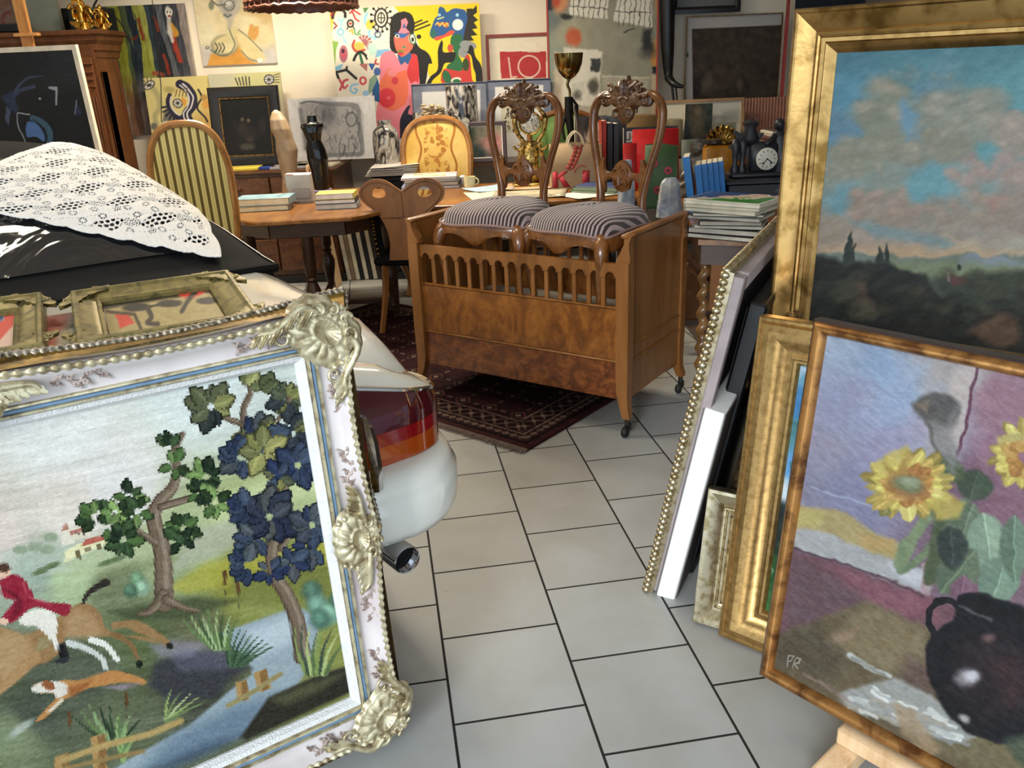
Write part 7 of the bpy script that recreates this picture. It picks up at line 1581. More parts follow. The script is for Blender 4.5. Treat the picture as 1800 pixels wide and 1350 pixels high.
pl = quadplane(186, 12, 327, 7, 7.12); pl = Plane(A(327, 6, 7.248)-vec(.98, 0, .98), (1, 0, 0), (0, 0, 1), .98, .98)
painting('abstract canvas of vertical yellow, green and red streaks beside the cupboard', pl, P_streaks, res=.9, thick=.03)
def P_fig(p):
    p.field([(350, 10, 'e2d2a8'), (400, 40, 'e0cfa0'), (470, 20, 'd0b078'), (450, 15, 'c8a468'), (360, 60, 'e6dcb4'), (460, 60, 'e0d0a0'), (365, 105, 'c8c0b8'), (470, 108, 'c4c0b8'), (440, 40, 'e4d8ac')], 3)
    p.poly([(372, 95), (400, 92), (415, 60), (425, 75), (440, 105), (470, 118), (365, 118)], 'd8983c', 1.5); p.ell(446, 58, 7, 12, 'd89c48', 20, .3); p.poly([(437, 62), (440, 44), (446, 42), (446, 56), (452, 48), (456, 46), (456, 62), (448, 72)], 'd8a050', 1.5)
    p.ell(396, 80, 24, 19, '6a6a60', -10, .12); p.ell(397, 78, 22, 17, 'd8c890', -10, .3); p.poly([(396, 45), (412, 50), (418, 80), (405, 95), (385, 92), (400, 70)], 'd8cc98', 4, .9); p.line(smooth([(404, 50), (408, 62), (414, 78), (405, 94), (388, 97), (372, 88)], 4), 2, '54584e', 1, .8)
    p.poly(smooth([(408, 50), (420, 52), (436, 66), (462, 90), (466, 106), (456, 110), (438, 104), (426, 90), (418, 68)], 4, True), 'dccb92', 3); p.line(smooth([(420, 52), (438, 66), (462, 90)], 4), 2, '6a6a5c', 1, .8); p.line(smooth([(426, 90), (440, 104), (460, 109)], 4), 2.4, '6a6c68', 1, .8); p.ell(458, 106, 5, 4, 'e8e4dc'); p.ell(366, 84, 3.5, 3, '5a5e58'); p.ell(366, 84, 1.6, 1.4, 'd8ccb0')
    for k in range(3): p.line(smooth([(380+6*k, 92), (384+6*k, 84), (380+6*k, 76)], 4), 2, '3e423e', .8)
    # grey surreal head at the top
    p.poly(smooth([(380, -30), (425, -30), (426, 12), (414, 30), (408, 48), (402, 50), (398, 30), (386, 15)], 4, True), 'b8b09c', 3); p.ell(402, 6, 12, 12, '8a8a84', 0, .4); p.ell(402, 4, 8, 8, 'd0ccc0', 0, .4); p.ell(401, 27, 7, 6, '9a9a94', 0, .4); p.line([(395, 26), (402, 30), (408, 26)], 2, '4a4a48'); p.ring(404, 10, 9, 9, 1.5, '4e504c'); p.ell(373, 10, 5, 8, '8a8c70', 0, .2); p.line([(372, 0), (384, 10), (398, 8)], 2.5, '6a6c60'); p.mott(.05, 12, 8, 9)
pl = Plane(A(359, 116, 7.248)-vec(0, .0, 0), (1, 0, 0), (0, 0, 1), .60, .86)
painting('cream and orange surreal figure canvas hung on the wall above the dark frame', pl, P_fig, res=.9, thick=.02)
def eye(p, x, y, R, a=0, rays=True, ry=.62):
    p.ell(x, y, R, R*ry, '2a2a34', a, .06); p.ell(x, y, R*.82, R*ry*.78, 'd8d4c8', a, .06); 
    for k in range(8): t = k*math.pi/4+a; p.line([(x, y), (x+R*.8*math.cos(t), y+R*ry*.8*math.sin(t))], max(1, R*.10), '2a2a34', .6)
    p.ell(x, y, R*.28, R*.22, '2a2a34')
    if rays:
        for k in range(5): t = math.radians(a-150+k*28); p.line([(x+R*math.cos(t), y+R*ry*math.sin(t)), (x+R*1.5*math.cos(t), y+R*1.2*math.sin(t))], max(1, R*.12), '2a2a34', .6)
def P_eye1(p):
    p.field([(250, 140, 'cfc483'), (370, 140, 'd2c278'), (270, 240, 'd6ca8c'), (370, 240, 'c09a50'), (310, 180, 'cfc27e')], 3); p.wob(.8, 10)
    p.line(smooth([(268, 152), (280, 170), (282, 190), (274, 205), (278, 225), (272, 240)], 4), 9, 'a8a274', 3); p.ell(300, 158, 10, 6, 'a89c60', 10, .4); p.poly(smooth([(295, 190), (288, 210), (290, 228), (305, 222), (325, 232), (308, 205)], 4, True), '6c6a62', 2); p.ell(294, 222, 9, 9, 'd8d4c0'); p.ell(294, 222, 5, 6, '4a4a58'); p.ell(272, 222, 6, 6, '6a6a60', 0, .3)
    for k in range(9): t = math.radians(170-k*17); x, y = 312+19*math.cos(t), 184+22*math.sin(t); p.line([(x, y), (x+7*math.cos(t), y+7*math.sin(t))], 3.6, '28263a', .6)
    p.line(smooth([(300, 168), (297, 180), (302, 195), (312, 206), (322, 206)], 5), 8, '28263a', .6); p.line(smooth([(303, 170), (301, 182), (306, 194), (318, 203)], 5), 2.4, 'c8c4c8', .6)
    p.line(smooth([(318, 148), (330, 155), (340, 170), (340, 185), (330, 200), (333, 212), (340, 225)], 5), 16, '28263a', .6); p.line(smooth([(323, 148), (333, 158), (341, 172), (338, 188), (330, 200), (335, 214), (342, 226)], 5), 3, 'd0ccd0', .6); p.line(smooth([(318, 150), (328, 160), (334, 174), (331, 188), (324, 200), (328, 214)], 5), 2.4, 'd0ccd0', .6)
    eye(p, 314, 182, 9, 20, False, .9); p.poly([(322, 170), (330, 178), (326, 190), (320, 176)], 'd8983c', 1)
    for k in range(4): p.line([(310+k*6, 170), (313+k*6, 158-k)], 1.6, '6a4a20', .5)
    p.line(smooth([(350, 158), (356, 172), (348, 190), (362, 206), (366, 214)], 5), 3, '24222e', .6); p.ell(360, 172, 6, 6, 'b08a48', 0, .3); p.ell(364, 184, 8, 8, 'd09848', 0, .3); eye(p, 264, 150, 11, -38)
pl = Plane(A(277, 290, 7.06), (1, 0, 0), unit(vec(0, .08, 1)), 0, 0); q1 = onplane(248, 137, pl.P, pl.n)-pl.P; q2 = onplane(371, 133, pl.P, pl.n)-pl.P
pl = Plane(pl.P, pl.w, pl.h, q2@pl.w, q2@pl.h)
pl = grounded(pl, .8605)
painting('yellow canvas with dark lashed eyes leaning under the streaked abstract', pl, P_eye1, res=.8, thick=.02)
def P_eye2(p):
    p.field([(385, 135, 'bcb89c'), (490, 130, 'cfc88c'), (440, 140, 'c4c086'), (490, 200, 'bdb69c')], 3); eye(p, 474, 140, 9, 0, False, 1.0)
    for k in range(5): p.line([(440-5*k, 150), (436-6*k+3, 135+abs(k-1))], 2, '26242a', .6); 
    for k in range(4): p.line([(482, 133+k*4), (492, 130+k*5)], 1.3, '26242a', .5)
pl = Plane(A(388, 288, 7.02), (1, 0, 0), unit(vec(0, .08, 1)), 1, 1); q2 = onplane(493, 126, pl.P, pl.n)-pl.P
painting('pale yellow eye canvas showing above the black framed old picture', grounded(Plane(pl.P, pl.w, pl.h, q2@pl.w, q2@pl.h), .8605), P_eye2, res=.9, thick=.02)
def P_old(p):
    p.c[:] = hx('120f0e'); p.field([(430, 210, '0e0c0c'), (430, 240, '1c1614'), (470, 260, '14110f'), (400, 180, '100e0e')], 3)
    for x, y, rx, ry, c in ((428, 226, 10, 12, '3a2e26'), (441, 236, 12, 14, '2e2622'), (438, 212, 3, 3.6, '8a7058'), (427, 210, 3, 3.6, '7a6450'), (462, 222, 6, 16, '322a24'), (436, 258, 13, 6, '5a5650'), (440, 245, 6, 5, '4a3c34'), (413, 218, 4, 8, '28201c')): p.ell(x, y, rx, ry, c, 0, .4, .9)
    p.mott(.04, 4, 3, 8)
M['ebonised'] = plain('ebonised_frame', '1c1815', .35, var=.25, ns=20)
M['worn_gold'] = gilt('worn_gold_slip', '8a6c40', '4a3620', .45, 60)
pl = Plane(A(382, 291, 6.72), (1, 0, 0), unit(vec(0, .12, 1)), 1, 1); q2 = onplane(489, 150, pl.P, pl.n)-pl.P; opl = grounded(Plane(pl.P, pl.w, pl.h, q2@pl.w, q2@pl.h), .8605)
painting('dark old interior scene in a wide black frame with thin gold slip', opl, P_old, [(0, 0), (0, .03), (.01, .038), (.03, .040), (.07, .032), (.078, .028)], M['ebonised'], .09, res=.9, kmul=.6, slip=(opl.inset(.078), [(0, .024), (.002, .030), (.010, .028), (.014, .018)], M['worn_gold']))
def P_draw(p):
    p.c[:] = hx('e8e6e4'); p.poly([(526, 180), (630, 182), (638, 200), (640, 270), (632, 276), (545, 274), (533, 262), (530, 230)], 'b4b2b0', 3)
    r = random.Random(12)
    for k in range(5): o = k*1.4; p.line(smooth([(528+o, 182), (580, 180+o), (628-o, 184+o), (634-o, 215), (640-o, 268-o), (620, 274-o), (560, 275-o), (540+o, 266), (533+o, 230)], 4, True), 1.5, '6a6c70', .8, .6)
    for k in range(70):
        x, y = 535+95*r.random(), 188+80*r.random(); p.line(smooth([(x, y), (x+8*(r.random()-.5), y+12*r.random()), (x+12*(r.random()-.5), y+22*r.random())], 4), 1+1.6*r.random(), r.choice(['54565c', '7a7c80', '8c8c90', '44464c']), 1, .6)
    p.ell(576, 200, 14, 20, '5a5c64', 0, .6, .6); p.ell(618, 210, 9, 11, 'a8a8a8', 0, .2); p.ring(618, 210, 9, 12, 2, '5a5c60'); p.ell(545, 245, 8, 14, '8a8a8a', 0, .5, .7); p.mott(.05, 5, 7, 4)
pl = Plane(A(517, 284, 6.78), (1, 0, 0), unit(vec(0, .1, 1)), 1, 1); q2 = onplane(658, 168, pl.P, pl.n)-pl.P
painting('white sheet with a scribbled grey charcoal drawing behind the black torso', Plane(pl.P, pl.w, pl.h, q2@pl.w, q2@pl.h), P_draw, res=.8, thick=.012, mat='print', cat='drawing', name='drawing')
def P_mural(p):
    Y_, W_, K, PK, OR, RD, BL, GR = 'f2d21a', 'efe6d0', '22201c', 'ee8494', 'f0704c', 'd83838', '2c5c98', '2c6c40'
    p.c[:] = hx(W_); p.poly([(690, 8), (900, -10), (900, 300), (770, 300), (760, 150), (730, 60), (700, 20)], Y_); p.poly([(570, 0), (600, 10), (588, 30), (584, 60), (590, 90), (575, 90)], 'f0c83c', 1)
    p.poly([(575, 70), (597, 74), (592, 88), (590, 118), (584, 118)], '86b04c'); p.poly([(585, 120), (604, 112), (601, 122), (588, 125)], '7cc0dc')
    # left glyphs
    p.line(smooth([(586, 32), (588, 22), (598, 15), (607, 22), (608, 30)], 4), 5, K); p.line(smooth([(584, 28), (588, 17), (598, 14)], 4), 4, 'a83838'); p.line([(622, 15), (620, 20), (626, 34), (632, 38)], 3, 'c83c44'); p.line([(620, 20), (616, 24)], 3, 'c83c44'); p.line([(622, 18), (634, 26)], 3, 'c83c44')
    p.poly([(638, 12), (652, 11), (642, 24)], '4c8a4c'); p.line([(596, 34), (601, 40), (600, 52)], 3, '8ccae4'); p.line([(606, 33), (601, 40)], 3, '8ccae4'); p.ring(600, 57, 5, 5, 3, '7cc0e0'); p.line([(603, 64), (611, 76), (606, 72)], 2.5, '8cc8e0'); p.line([(588, 40), (593, 46), (588, 51)], 2.5, '8a3030')
    p.ring(617, 42, 5, 6, 3, K); p.ell(617, 42, 2.5, 2.5, 'c04040'); p.line([(613, 48), (611, 52)], 2, K); p.line([(622, 48), (624, 52)], 2, K); p.line([(615, 56), (620, 52), (621, 60)], 2.5, 'c8a830'); p.line([(624, 52), (625, 60), (630, 62)], 2.5, '58985c'); p.line([(634, 54), (630, 58), (635, 62)], 2.5, '58985c')
    p.line(smooth([(646, 24), (642, 38), (650, 52), (650, 62), (660, 68)], 4), 5, '94cce4'); p.ell(652, 44, 8, 9, 'f0c84c'); p.ell(654, 38, 3, 3, K); p.line([(660, 50), (664, 58)], 2.5, '3c5070'); p.ring(665, 61, 5, 5, 2.5, '4a6080')
    for k in range(13): t = k*2*math.pi/13; p.line([(671+12*math.cos(t), 32+17*math.sin(t)), (671+17*math.cos(t), 32+23*math.sin(t))], 1.8, K, .5); p.ell(671+18*math.cos(t), 32+24*math.sin(t), 2.4, 2.4, K)
    p.ring(671, 32, 11, 16, 3, K); p.ring(671, 32, 6, 9, 2, K); p.line([(666, 32), (676, 32)], 1.6, K); p.line([(671, 22), (671, 42)], 1.6, K)
    for k in range(7): t = -2.2+k*.52; p.line([(641, 76), (641+11*math.cos(t), 76+11*math.sin(t))], 3, 'a86468', .6); p.ell(641+12*math.cos(t), 76+12*math.sin(t), 2.6, 2.6, 'a86468')
    p.ell(632, 82, 10, 8, 'f0b850'); p.line(smooth([(624, 72), (621, 82), (628, 91), (642, 88)], 4), 4, 'b84838'); p.line(smooth([(623, 106), (628, 96), (636, 92), (644, 98)], 4), 4.5, K); p.line([(634, 96), (638, 112)], 4.5, GR); p.poly([(632, 113), (647, 112), (646, 126)], 'b8706c'); p.ell(656, 86, 9, 12, 'b8dcd0', 0, .3); p.line([(643, 98), (646, 104)], 3, K)
    p.ell(605, 95, 7.5, 15, 'b06878'); p.ell(605, 95, 4, 8, 'c8505c'); p.ell(604, 90, 3, 4, '4a2430'); p.poly([(648, 112), (661, 112), (655, 125)], '3460a8'); p.line([(662, 105), (660, 112), (666, 113)], 3, 'c04848')
    p.line([(593, 127), (610, 123), (627, 138)], 4.5, K, .5); p.line([(592, 127), (596, 137)], 4.5, K, .5); p.line([(609, 124), (611, 118)], 3.5, K, .5); p.line([(599, 158), (606, 142), (612, 140)], 4, 'd04850'); p.line([(598, 140), (606, 155)], 4, 'd04850'); p.line([(608, 155), (612, 150)], 3, 'd04850'); p.ring(639, 142, 5, 6, 3.2, 'd83c40'); p.line(smooth([(630, 148), (620, 150), (617, 158), (624, 164), (629, 158), (624, 156)], 4), 3.4, '8cc4e8'); p.ell(644, 164, 6, 5, '9cc8ec')
    # figure
    p.poly(smooth([(690, 30), (708, 21), (724, 26), (730, 45), (728, 60), (735, 80), (748, 95), (750, 120), (748, 150), (735, 150), (725, 100), (690, 92), (686, 60)], 4, True), K)
    p.line([(728, 42), (742, 36)], 2.6, K); p.line([(728, 48), (752, 38)], 2.6, K); p.line([(730, 54), (756, 44)], 2.6, K); p.poly(smooth([(732, 88), (745, 88), (756, 98), (760, 112), (754, 114), (750, 140), (743, 148), (736, 120)], 4, True), K)
    p.poly([(664, 88), (684, 86), (690, 92), (660, 102)], '7cb4dc', 1.5)
    p.poly(smooth([(672, 96), (690, 90), (702, 104), (715, 100), (732, 96), (736, 120), (738, 148), (732, 170), (728, 200), (700, 240), (664, 240), (662, 200), (668, 160), (668, 120)], 4, True), PK); p.poly(smooth([(722, 96), (733, 98), (737, 120), (736, 145), (726, 150), (716, 130), (720, 110)], 4, True), RD, .5)
    p.poly(smooth([(668, 150), (676, 132), (685, 120), (700, 128), (714, 124), (718, 150), (716, 175), (706, 195), (688, 194), (672, 184)], 4, True), OR, .5); p.ell(681, 172, 15, 17, 'e0323c'); p.ell(684, 172, 4, 2.5, 'e86068'); p.ell(695, 142, 6, 6.5, 'd83c48'); p.ell(690, 128, 9, 7, 'f0868c', 0, .3)
    p.poly([(654, 150), (664, 136), (668, 150), (668, 180), (656, 176)], BL); p.poly([(650, 140), (662, 128), (664, 140), (652, 166), (648, 160)], '8aa890'); p.ell(664, 126, 6, 7, '4468a8')
    p.poly([(699, 96), (722, 92), (724, 100), (718, 114), (712, 109), (706, 115), (702, 108)], BL); p.poly(smooth([(696, 62), (722, 60), (728, 72), (724, 88), (708, 100), (699, 92), (694, 76)], 4, True), 'ee6c54', .5); p.poly([(706, 36), (714, 32), (718, 40), (714, 50), (722, 58), (700, 60), (706, 48)], PK); p.poly([(711, 40), (715, 50), (708, 50)], '3460a0'); p.poly([(694, 58), (720, 60), (710, 68), (700, 66)], '3464b0'); p.ell(699, 64, 4, 3, 'e8e4dc'); p.ell(699, 64, 2, 2, K)
    p.ell(726, 69, 7, 9, 'e8e4d8', -15); p.ring(726, 69, 5, 9, 2, '3c6c48', -10); p.ell(726, 70, 2.4, 4, K); p.ell(737, 65, 4, 4, K); p.ell(711, 83, 3, 2.4, '4a8a60'); p.ell(705, 91, 6, 3, '6a8a3c'); p.ell(705, 95, 5, 3, 'c83838')
    # horned blue beast
    p.poly(smooth([(772, 14), (780, 14), (786, 22), (796, 16), (808, 16), (820, 22), (822, 50), (812, 75), (800, 64), (785, 60), (768, 70), (756, 62), (760, 46), (765, 33), (770, 28)], 4, True), BL); p.poly(smooth([(764, 66), (780, 62), (792, 54), (800, 56), (794, 62), (782, 66), (768, 72)], 3, True), 'e85038', .5); p.poly([(766, 40), (790, 40), (786, 50), (776, 44), (772, 48)], 'd86028'); p.line([(766, 44), (770, 40), (774, 46), (778, 40), (782, 47), (786, 41), (789, 46)], 1.8, 'f0d860', .5)
    p.ell(805, 44, 9.5, 10, 'e6ece8'); p.ell(804, 27, 3, 3, '9cd0e8'); p.ell(773, 27, 2.5, 2.5, '9cd0e8'); p.line([(770, 34), (780, 31)], 2.5, 'c8d890'); p.ell(762, 60, 5, 7, '2c6c58', 0, .3)
    p.poly([(820, 16), (832, 16), (838, 10), (839, 22), (832, 28), (841, 36), (833, 40), (840, 50), (830, 52), (840, 62), (828, 64), (834, 72), (814, 72), (818, 50), (822, 34)], '302c24')
    p.poly(smooth([(796, 62), (812, 62), (812, 80), (806, 95), (812, 108), (814, 124), (790, 124), (786, 116), (800, 104), (798, 90), (792, 76)], 4, True), GR, .5); p.ell(823, 80, 15, 8, '8c9294', 10); p.ell(815, 92, 9, 10, '8c9294', 0); p.ell(792, 85, 5, 7, 'c84c34')
    p.poly(smooth([(776, 72), (779, 76), (780, 92), (800, 92), (800, 104), (794, 110), (782, 112), (775, 128), (762, 140), (756, 150), (750, 148), (758, 134), (770, 122), (770, 90)], 4, True), K, .5); p.poly(smooth([(814, 90), (822, 92), (826, 80), (832, 84), (836, 100), (846, 116), (850, 146), (838, 146), (836, 130), (832, 118), (828, 98)], 4, True), K, .5)
    p.poly(smooth([(780, 122), (800, 124), (812, 124), (818, 100), (826, 100), (830, 140), (836, 147), (780, 150)], 3, True), 'cc3c34', .5); p.ell(819, 114, 6, 11, '3a4a24'); p.ell(786, 136, 7, 12, GR, -20); p.ell(802, 141, 9, 5, 'e0e4d8', -10); p.ell(803, 144, 7, 5, GR)
    # lower part behind the vases
    p.poly([(735, 150), (770, 148), (770, 300), (735, 300)], 'f0c84c'); p.poly(smooth([(722, 150), (734, 144), (735, 170), (728, 200), (715, 240), (700, 300), (668, 300), (662, 200), (690, 196), (716, 180)], 3, True), PK, .5); p.poly(smooth([(716, 188), (722, 186), (718, 200), (732, 205), (728, 225), (722, 240), (700, 262), (704, 240), (704, 210)], 3, True), '1e2034', .5); p.ell(706, 250, 5, 7, 'c8ccd0')
pl = Plane(A(606, 272, 7.10), (1, 0, 0), unit(vec(0, .03, 1)), 1, 1); q2 = onplane(842, 6, pl.P, pl.n)-pl.P
painting('large yellow canvas with pink seated figure and blue horned beast on the wall', Plane(pl.P, pl.w, pl.h, q2@pl.w, q2@pl.h), P_mural, res=.75, thick=.03)
def P_io(p):
    p.c[:] = hx('e6dcc4'); p.poly([(878, 91), (960, 90), (960, 137), (881, 138)], 'b83438'); p.line([(894, 102), (898, 134)], 2.6, 'e0c8b4', .6); p.ring(930, 117, 19, 19, 2.6, 'e4ccb8'); p.line([(898, 136), (908, 135)], 2.5, 'e0c8b4', .6); p.poly([(925, 89), (950, 88), (948, 92), (928, 92)], 'e0d4bc', .5); p.mott(.03, 9, 6, 3)
M['redframe'] = plain('red_brown_frame', '8c3c30', .45); M['redstick'] = plain('thin_red_frame', 'a83a34', .45)
pl = Plane(A(858, 165, 7.22), (1, 0, 0), unit(vec(0, .02, 1)), 1, 1); q2 = onplane(985, 56, pl.P, pl.n)-pl.P
painting('red print with a thin white line and circle in a red-brown frame', Plane(pl.P, pl.w, pl.h, q2@pl.w, q2@pl.h), P_io, [(0, 0), (0, .018), (.024, .018), (.025, .012)], M['redframe'], .024, mat='print', cat='print', name='framed_print', res=.9, thick=.008)
def P_vaseprint(p):
    p.c[:] = hx('7c8294'); p.mott(.08, 14, 14, 5); p.poly([(742, 162), (844, 158), (846, 290), (744, 290)], 'e0dedc', .8)
def P_vaseprint2(p):
    p.c[:] = hx('757c90'); p.mott(.08, 14, 14, 6); p.poly([(870, 153), (955, 149), (955, 290), (872, 290)], 'dcdad8', .8); p.poly([(880, 185), (918, 184), (918, 232), (882, 234)], 'c8c0a8', .8); r = random.Random(3)
    for k in range(40): x, y = 882+34*r.random(), 190+42*r.random(); p.line([(x, y), (x+6*(r.random()-.5), y+6*(r.random()-.3))], 2, '24221e', .6)
M['bluegrey'] = plain('blue_grey_frame', '5a6478', .45, var=.15, ns=12)
for (bx0, by0), (tx1, ty1), f, lab in (((733, 287), (856, 143), P_vaseprint, 'white mount in a wide blue-grey frame behind the black and white vases'), ((860, 287), (968, 137), P_vaseprint2, 'small black print in a wide blue-grey frame behind the mantel clock')):
    pl = Plane(A(bx0, by0, 6.98), (1, 0, 0), unit(vec(0, .05, 1)), 1, 1); q2 = onplane(tx1, ty1, pl.P, pl.n)-pl.P; pl = Plane(pl.P, pl.w, pl.h, q2@pl.w, q2@pl.h)
    painting(lab, pl, f, [(0, 0), (0, .02), (.004, .022), (.006, .018)], M['bluegrey'], .006, mat='print', cat='print', name='framed_print', res=1, thick=.01)
def P_pink(p):
    p.field([(820, 230, '2c3a2c'), (850, 230, '6a6454'), (880, 230, '8a8470'), (860, 250, 'a87a74'), (880, 250, 'b4867c'), (840, 270, '283430'), (870, 280, '5a4c44'), (850, 310, '1e2c2c'), (885, 310, '8c8478')], 3); p.ell(870, 248, 12, 16, 'b87474', 0, .6, .6); p.wob(4, 9); p.mott(.10, 9, 9, 11)
M['darkwood'] = wood('dark_wood_frame', '22140e', '3e2418', None, (8, 8, 8), .35)
pl = Plane(A(806, 318, 6.60), (1, 0, 0), unit(vec(0, .08, 1)), 1, 1); q2 = onplane(889, 212, pl.P, pl.n)-pl.P; pl = grounded(Plane(pl.P, pl.w, pl.h, q2@pl.w, q2@pl.h), .831)
painting('blurry pink and green portrait in dark wooden frame beside the floral armchair', pl, P_pink, [(0, 0), (0, .022), (.006, .026), (.028, .024), (.030, .018)], M['darkwood'], .034, res=.8, slip=(pl.inset(.030), [(0, .016), (.001, .019), (.007, .018), (.008, .014)], M['paper']))
def P_tall(p):
    p.field([(960, 30, '6a7470'), (970, 100, '8c9484'), (1100, 100, '8e8c78'), (1140, 60, '8a8874'), (1060, 70, '94907c'), (1100, 150, '8c8a76'), (1120, 220, 'a89c88'), (980, 220, '8a9084'), (1000, 60, 'a09c84'), (1050, 220, 'b4a890')], 3)
    p.wob(3, 8); p.poly([(945, -40), (992, -40), (990, 15), (950, 20)], '2a2c34', 2); p.ell(986, 8, 12, 16, 'cc8a5c', 20, .4); p.ell(978, 2, 7, 12, 'b84830', 0, .4); p.poly([(1148, -40), (1170, -40), (1172, 120), (1146, 120), (1140, 90), (1156, 60)], 'c0883c', 3)
    p.poly([(1004, -4), (1070, -4), (1066, 34), (1000, 26)], 'ddd8c8', 1.5); p.poly([(1084, -2), (1146, -4), (1144, 48), (1078, 38)], 'ddd8c8', 1.5)
    for k in range(7): p.line([(1010+9*k, -2), (1006+9*k, 32)], 1.4, '5a584c', .6)
    for k in range(7): p.line([(1090+9*k, -2), (1086+9*k, 46)], 1.4, '5a584c', .6)
    p.line([(1002, 12), (1068, 16)], 1.6, '5a584c'); p.line([(1080, 20), (1145, 24)], 1.6, '5a584c'); p.ell(1008, 66, 14, 16, 'c05a34', 0, .3); p.ell(996, 30, 10, 5, '2c2c28', 10, .4); p.poly([(1130, 52), (1144, 50), (1146, 90), (1128, 88)], '2c2a26', 4); p.ell(1138, 94, 14, 10, '3a3832', 0, .6, .7); p.line([(1098, 56), (1114, 50)], 3, '3a3a34', 1)
    p.poly([(975, 92), (996, 94), (994, 260), (970, 260)], 'c0b098', 2); p.poly([(990, 84), (1058, 90), (1052, 186), (1024, 186), (988, 180)], 'd8d2c0', 2); p.poly([(1038, 103), (1056, 102), (1054, 126), (1038, 126)], '3a3c38', 1.5); p.ell(1042, 152, 9, 14, '565248', 0, .4); p.poly([(1006, 146), (1028, 144), (1026, 176), (1006, 176)], 'c8c4b4', 1); p.ell(1015, 168, 7, 8, '6a665c', 0, .5); p.ell(1000, 128, 10, 10, '7a4c3c', 0, .7, .3)
    p.poly([(1060, 136), (1140, 138), (1140, 200), (1058, 200)], 'b0a894', 3, .8); p.line([(1060, 134), (1140, 138)], 3, 'cac2ae', 1.5); p.poly([(1146, 118), (1160, 116), (1160, 128), (1146, 130)], '1c1a18', 1.5); p.poly([(1144, 130), (1162, 130), (1162, 200), (1144, 200)], 'b8a888', 2); p.mott(.04, 14, 20, 12)
pl = Plane(A(966, 262, 7.05), (1, 0, 0), unit(vec(0, .03, 1)), 1, 1); q2 = onplane(1158, -70, pl.P, pl.n)-pl.P; pl = Plane(pl.P, pl.w, pl.h, q2@pl.w, q2@pl.h)
painting('tall grey-green abstract collage with white window grids behind the trophy', pl, P_tall, [(0, 0), (0, .035), (.012, .035), (.012, .03)], M['redstick'], .012, res=.9, thick=.028)
def P_etch(p):
    p.c[:] = hx('b4b0ac'); p.poly([(1216, 51), (1374, 44), (1372, 190), (1218, 190)], '3c322a', 1); i = (p.x > 1217)&(p.x < 1373)&(p.y > 50); n = fbm(p.x/9, p.y/9, 5, 7); n2 = fbm(p.x/26, p.y/30, 3, 17); p.c[i] = p.c[i]+((n[i]-.5)*.14+(n2[i]-.5)*.16)[:, None]*np.array([1, .9, .75]); p.poly([(1203, 92), (1210, 92), (1210, 101), (1203, 101)], '3c6a44', .5)
    for x, y in ((1238, 150), (1246, 140), (1300, 150)): p.ell(x, y, 5, 12, '6a6054', 0, .6, .6)
pl = Plane(A(1201, 198, 7.18), (1, 0, 0), (0, 0, 1), 1, 1); q2 = onplane(1376, 22, pl.P, pl.n)-pl.P; pl = Plane(pl.P, pl.w, pl.h, q2@pl.w, q2@pl.h)
painting('large dark etching on a grey mount right of the hanging dark figure', pl, P_etch, [(0, 0), (0, .02), (.008, .02), (.008, .012)], M['worn_gold'], .006, mat='print', cat='print', name='framed_print', res=.9, thick=.006)
pl = Plane(A(1178, 26, 7.16), (1, 0, 0), (0, 0, 1), .55, .45)
painting('black framed picture cut by the top edge above the etching', pl, lambda p: p.field([(1230, 0, '6a6c6c'), (1230, -60, '2a2a2a')], 3), [(0, 0), (0, .03), (.03, .035), (.05, .02)], M['black'], .05, res=2)
solo('pole', G().box(A(1380, 85, 6.95)+vec(0, 0, -.1), (.022, .022, 1.7)), M['redstick'], 'thin red wooden pole standing right of the etching', 'pole')
def P_dk(p): p.field([(1390, 20, '1c2028'), (1395, 100, '22262e'), (1390, 160, '181a20')], 3); p.mott(.05, 8, 8, 3)
pl = Plane(A(1384, 172, 7.1), (1, 0, 0), (0, 0, 1), .55, .95); painting('dark blue-black canvas right of the red pole', pl, P_dk, res=2)
# boards leaning low on the right
pl = Plane(A(1160, 270, 6.62)-vec(0, 0, .25), (1, 0, 0), unit(vec(0, .08, 1)), 1, 1); q2 = onplane(1308, 171, pl.P, pl.n)-pl.P; pl = Plane(pl.P, pl.w, pl.h, q2@pl.w, q2@pl.h)
def P_white(p): p.c[:] = hx('d8cfb8'); p.poly([(1253, 180), (1300, 178), (1300, 205), (1253, 208)], 'cac6b8', 3); p.poly([(1270, 195), (1300, 192), (1300, 215), (1268, 215)], '8c9088', 5, .6)
pl = grounded(pl, .8315)
painting('white board in a thin tan frame leaning below the etching', pl, P_white, [(0, 0), (0, .02), (.022, .02), (.023, .01)], plain('tan_frame', 'a5805a', .5), .022, res=1.2, thick=.01)
def P_nude(p):
    p.field([(1200, 185, '2a342e'), (1250, 185, '323c34'), (1200, 240, '3a4440'), (1250, 240, '2c302a')], 3); p.ell(1222, 200, 16, 20, '544836', 0, .5); p.ell(1224, 228, 13, 18, '5c523e', 0, .5); p.ell(1226, 195, 6, 8, '6e6248', 0, .5); p.mott(.08, 6, 9, 5)
facing('painting', 'small dark green canvas with a blurred brown figure on the right', 1200, 181, 1252, 300, 6.60, .02, P_nude, 'painting', 'oil', 1, .0, zb=.831)
facing('drawing', 'pale grey card with a thin ruled square right of the brown figure canvas', 1256, 214, 1294, 300, 6.60, .006, lambda p: (p.c.__setitem__(slice(None), hx('8c8a78')), p.line([(1262, 260), (1260, 222), (1288, 220), (1290, 262)], 1.2, '5a584a', .5)), 'drawing', 'print', 1, .0, zb=.831)
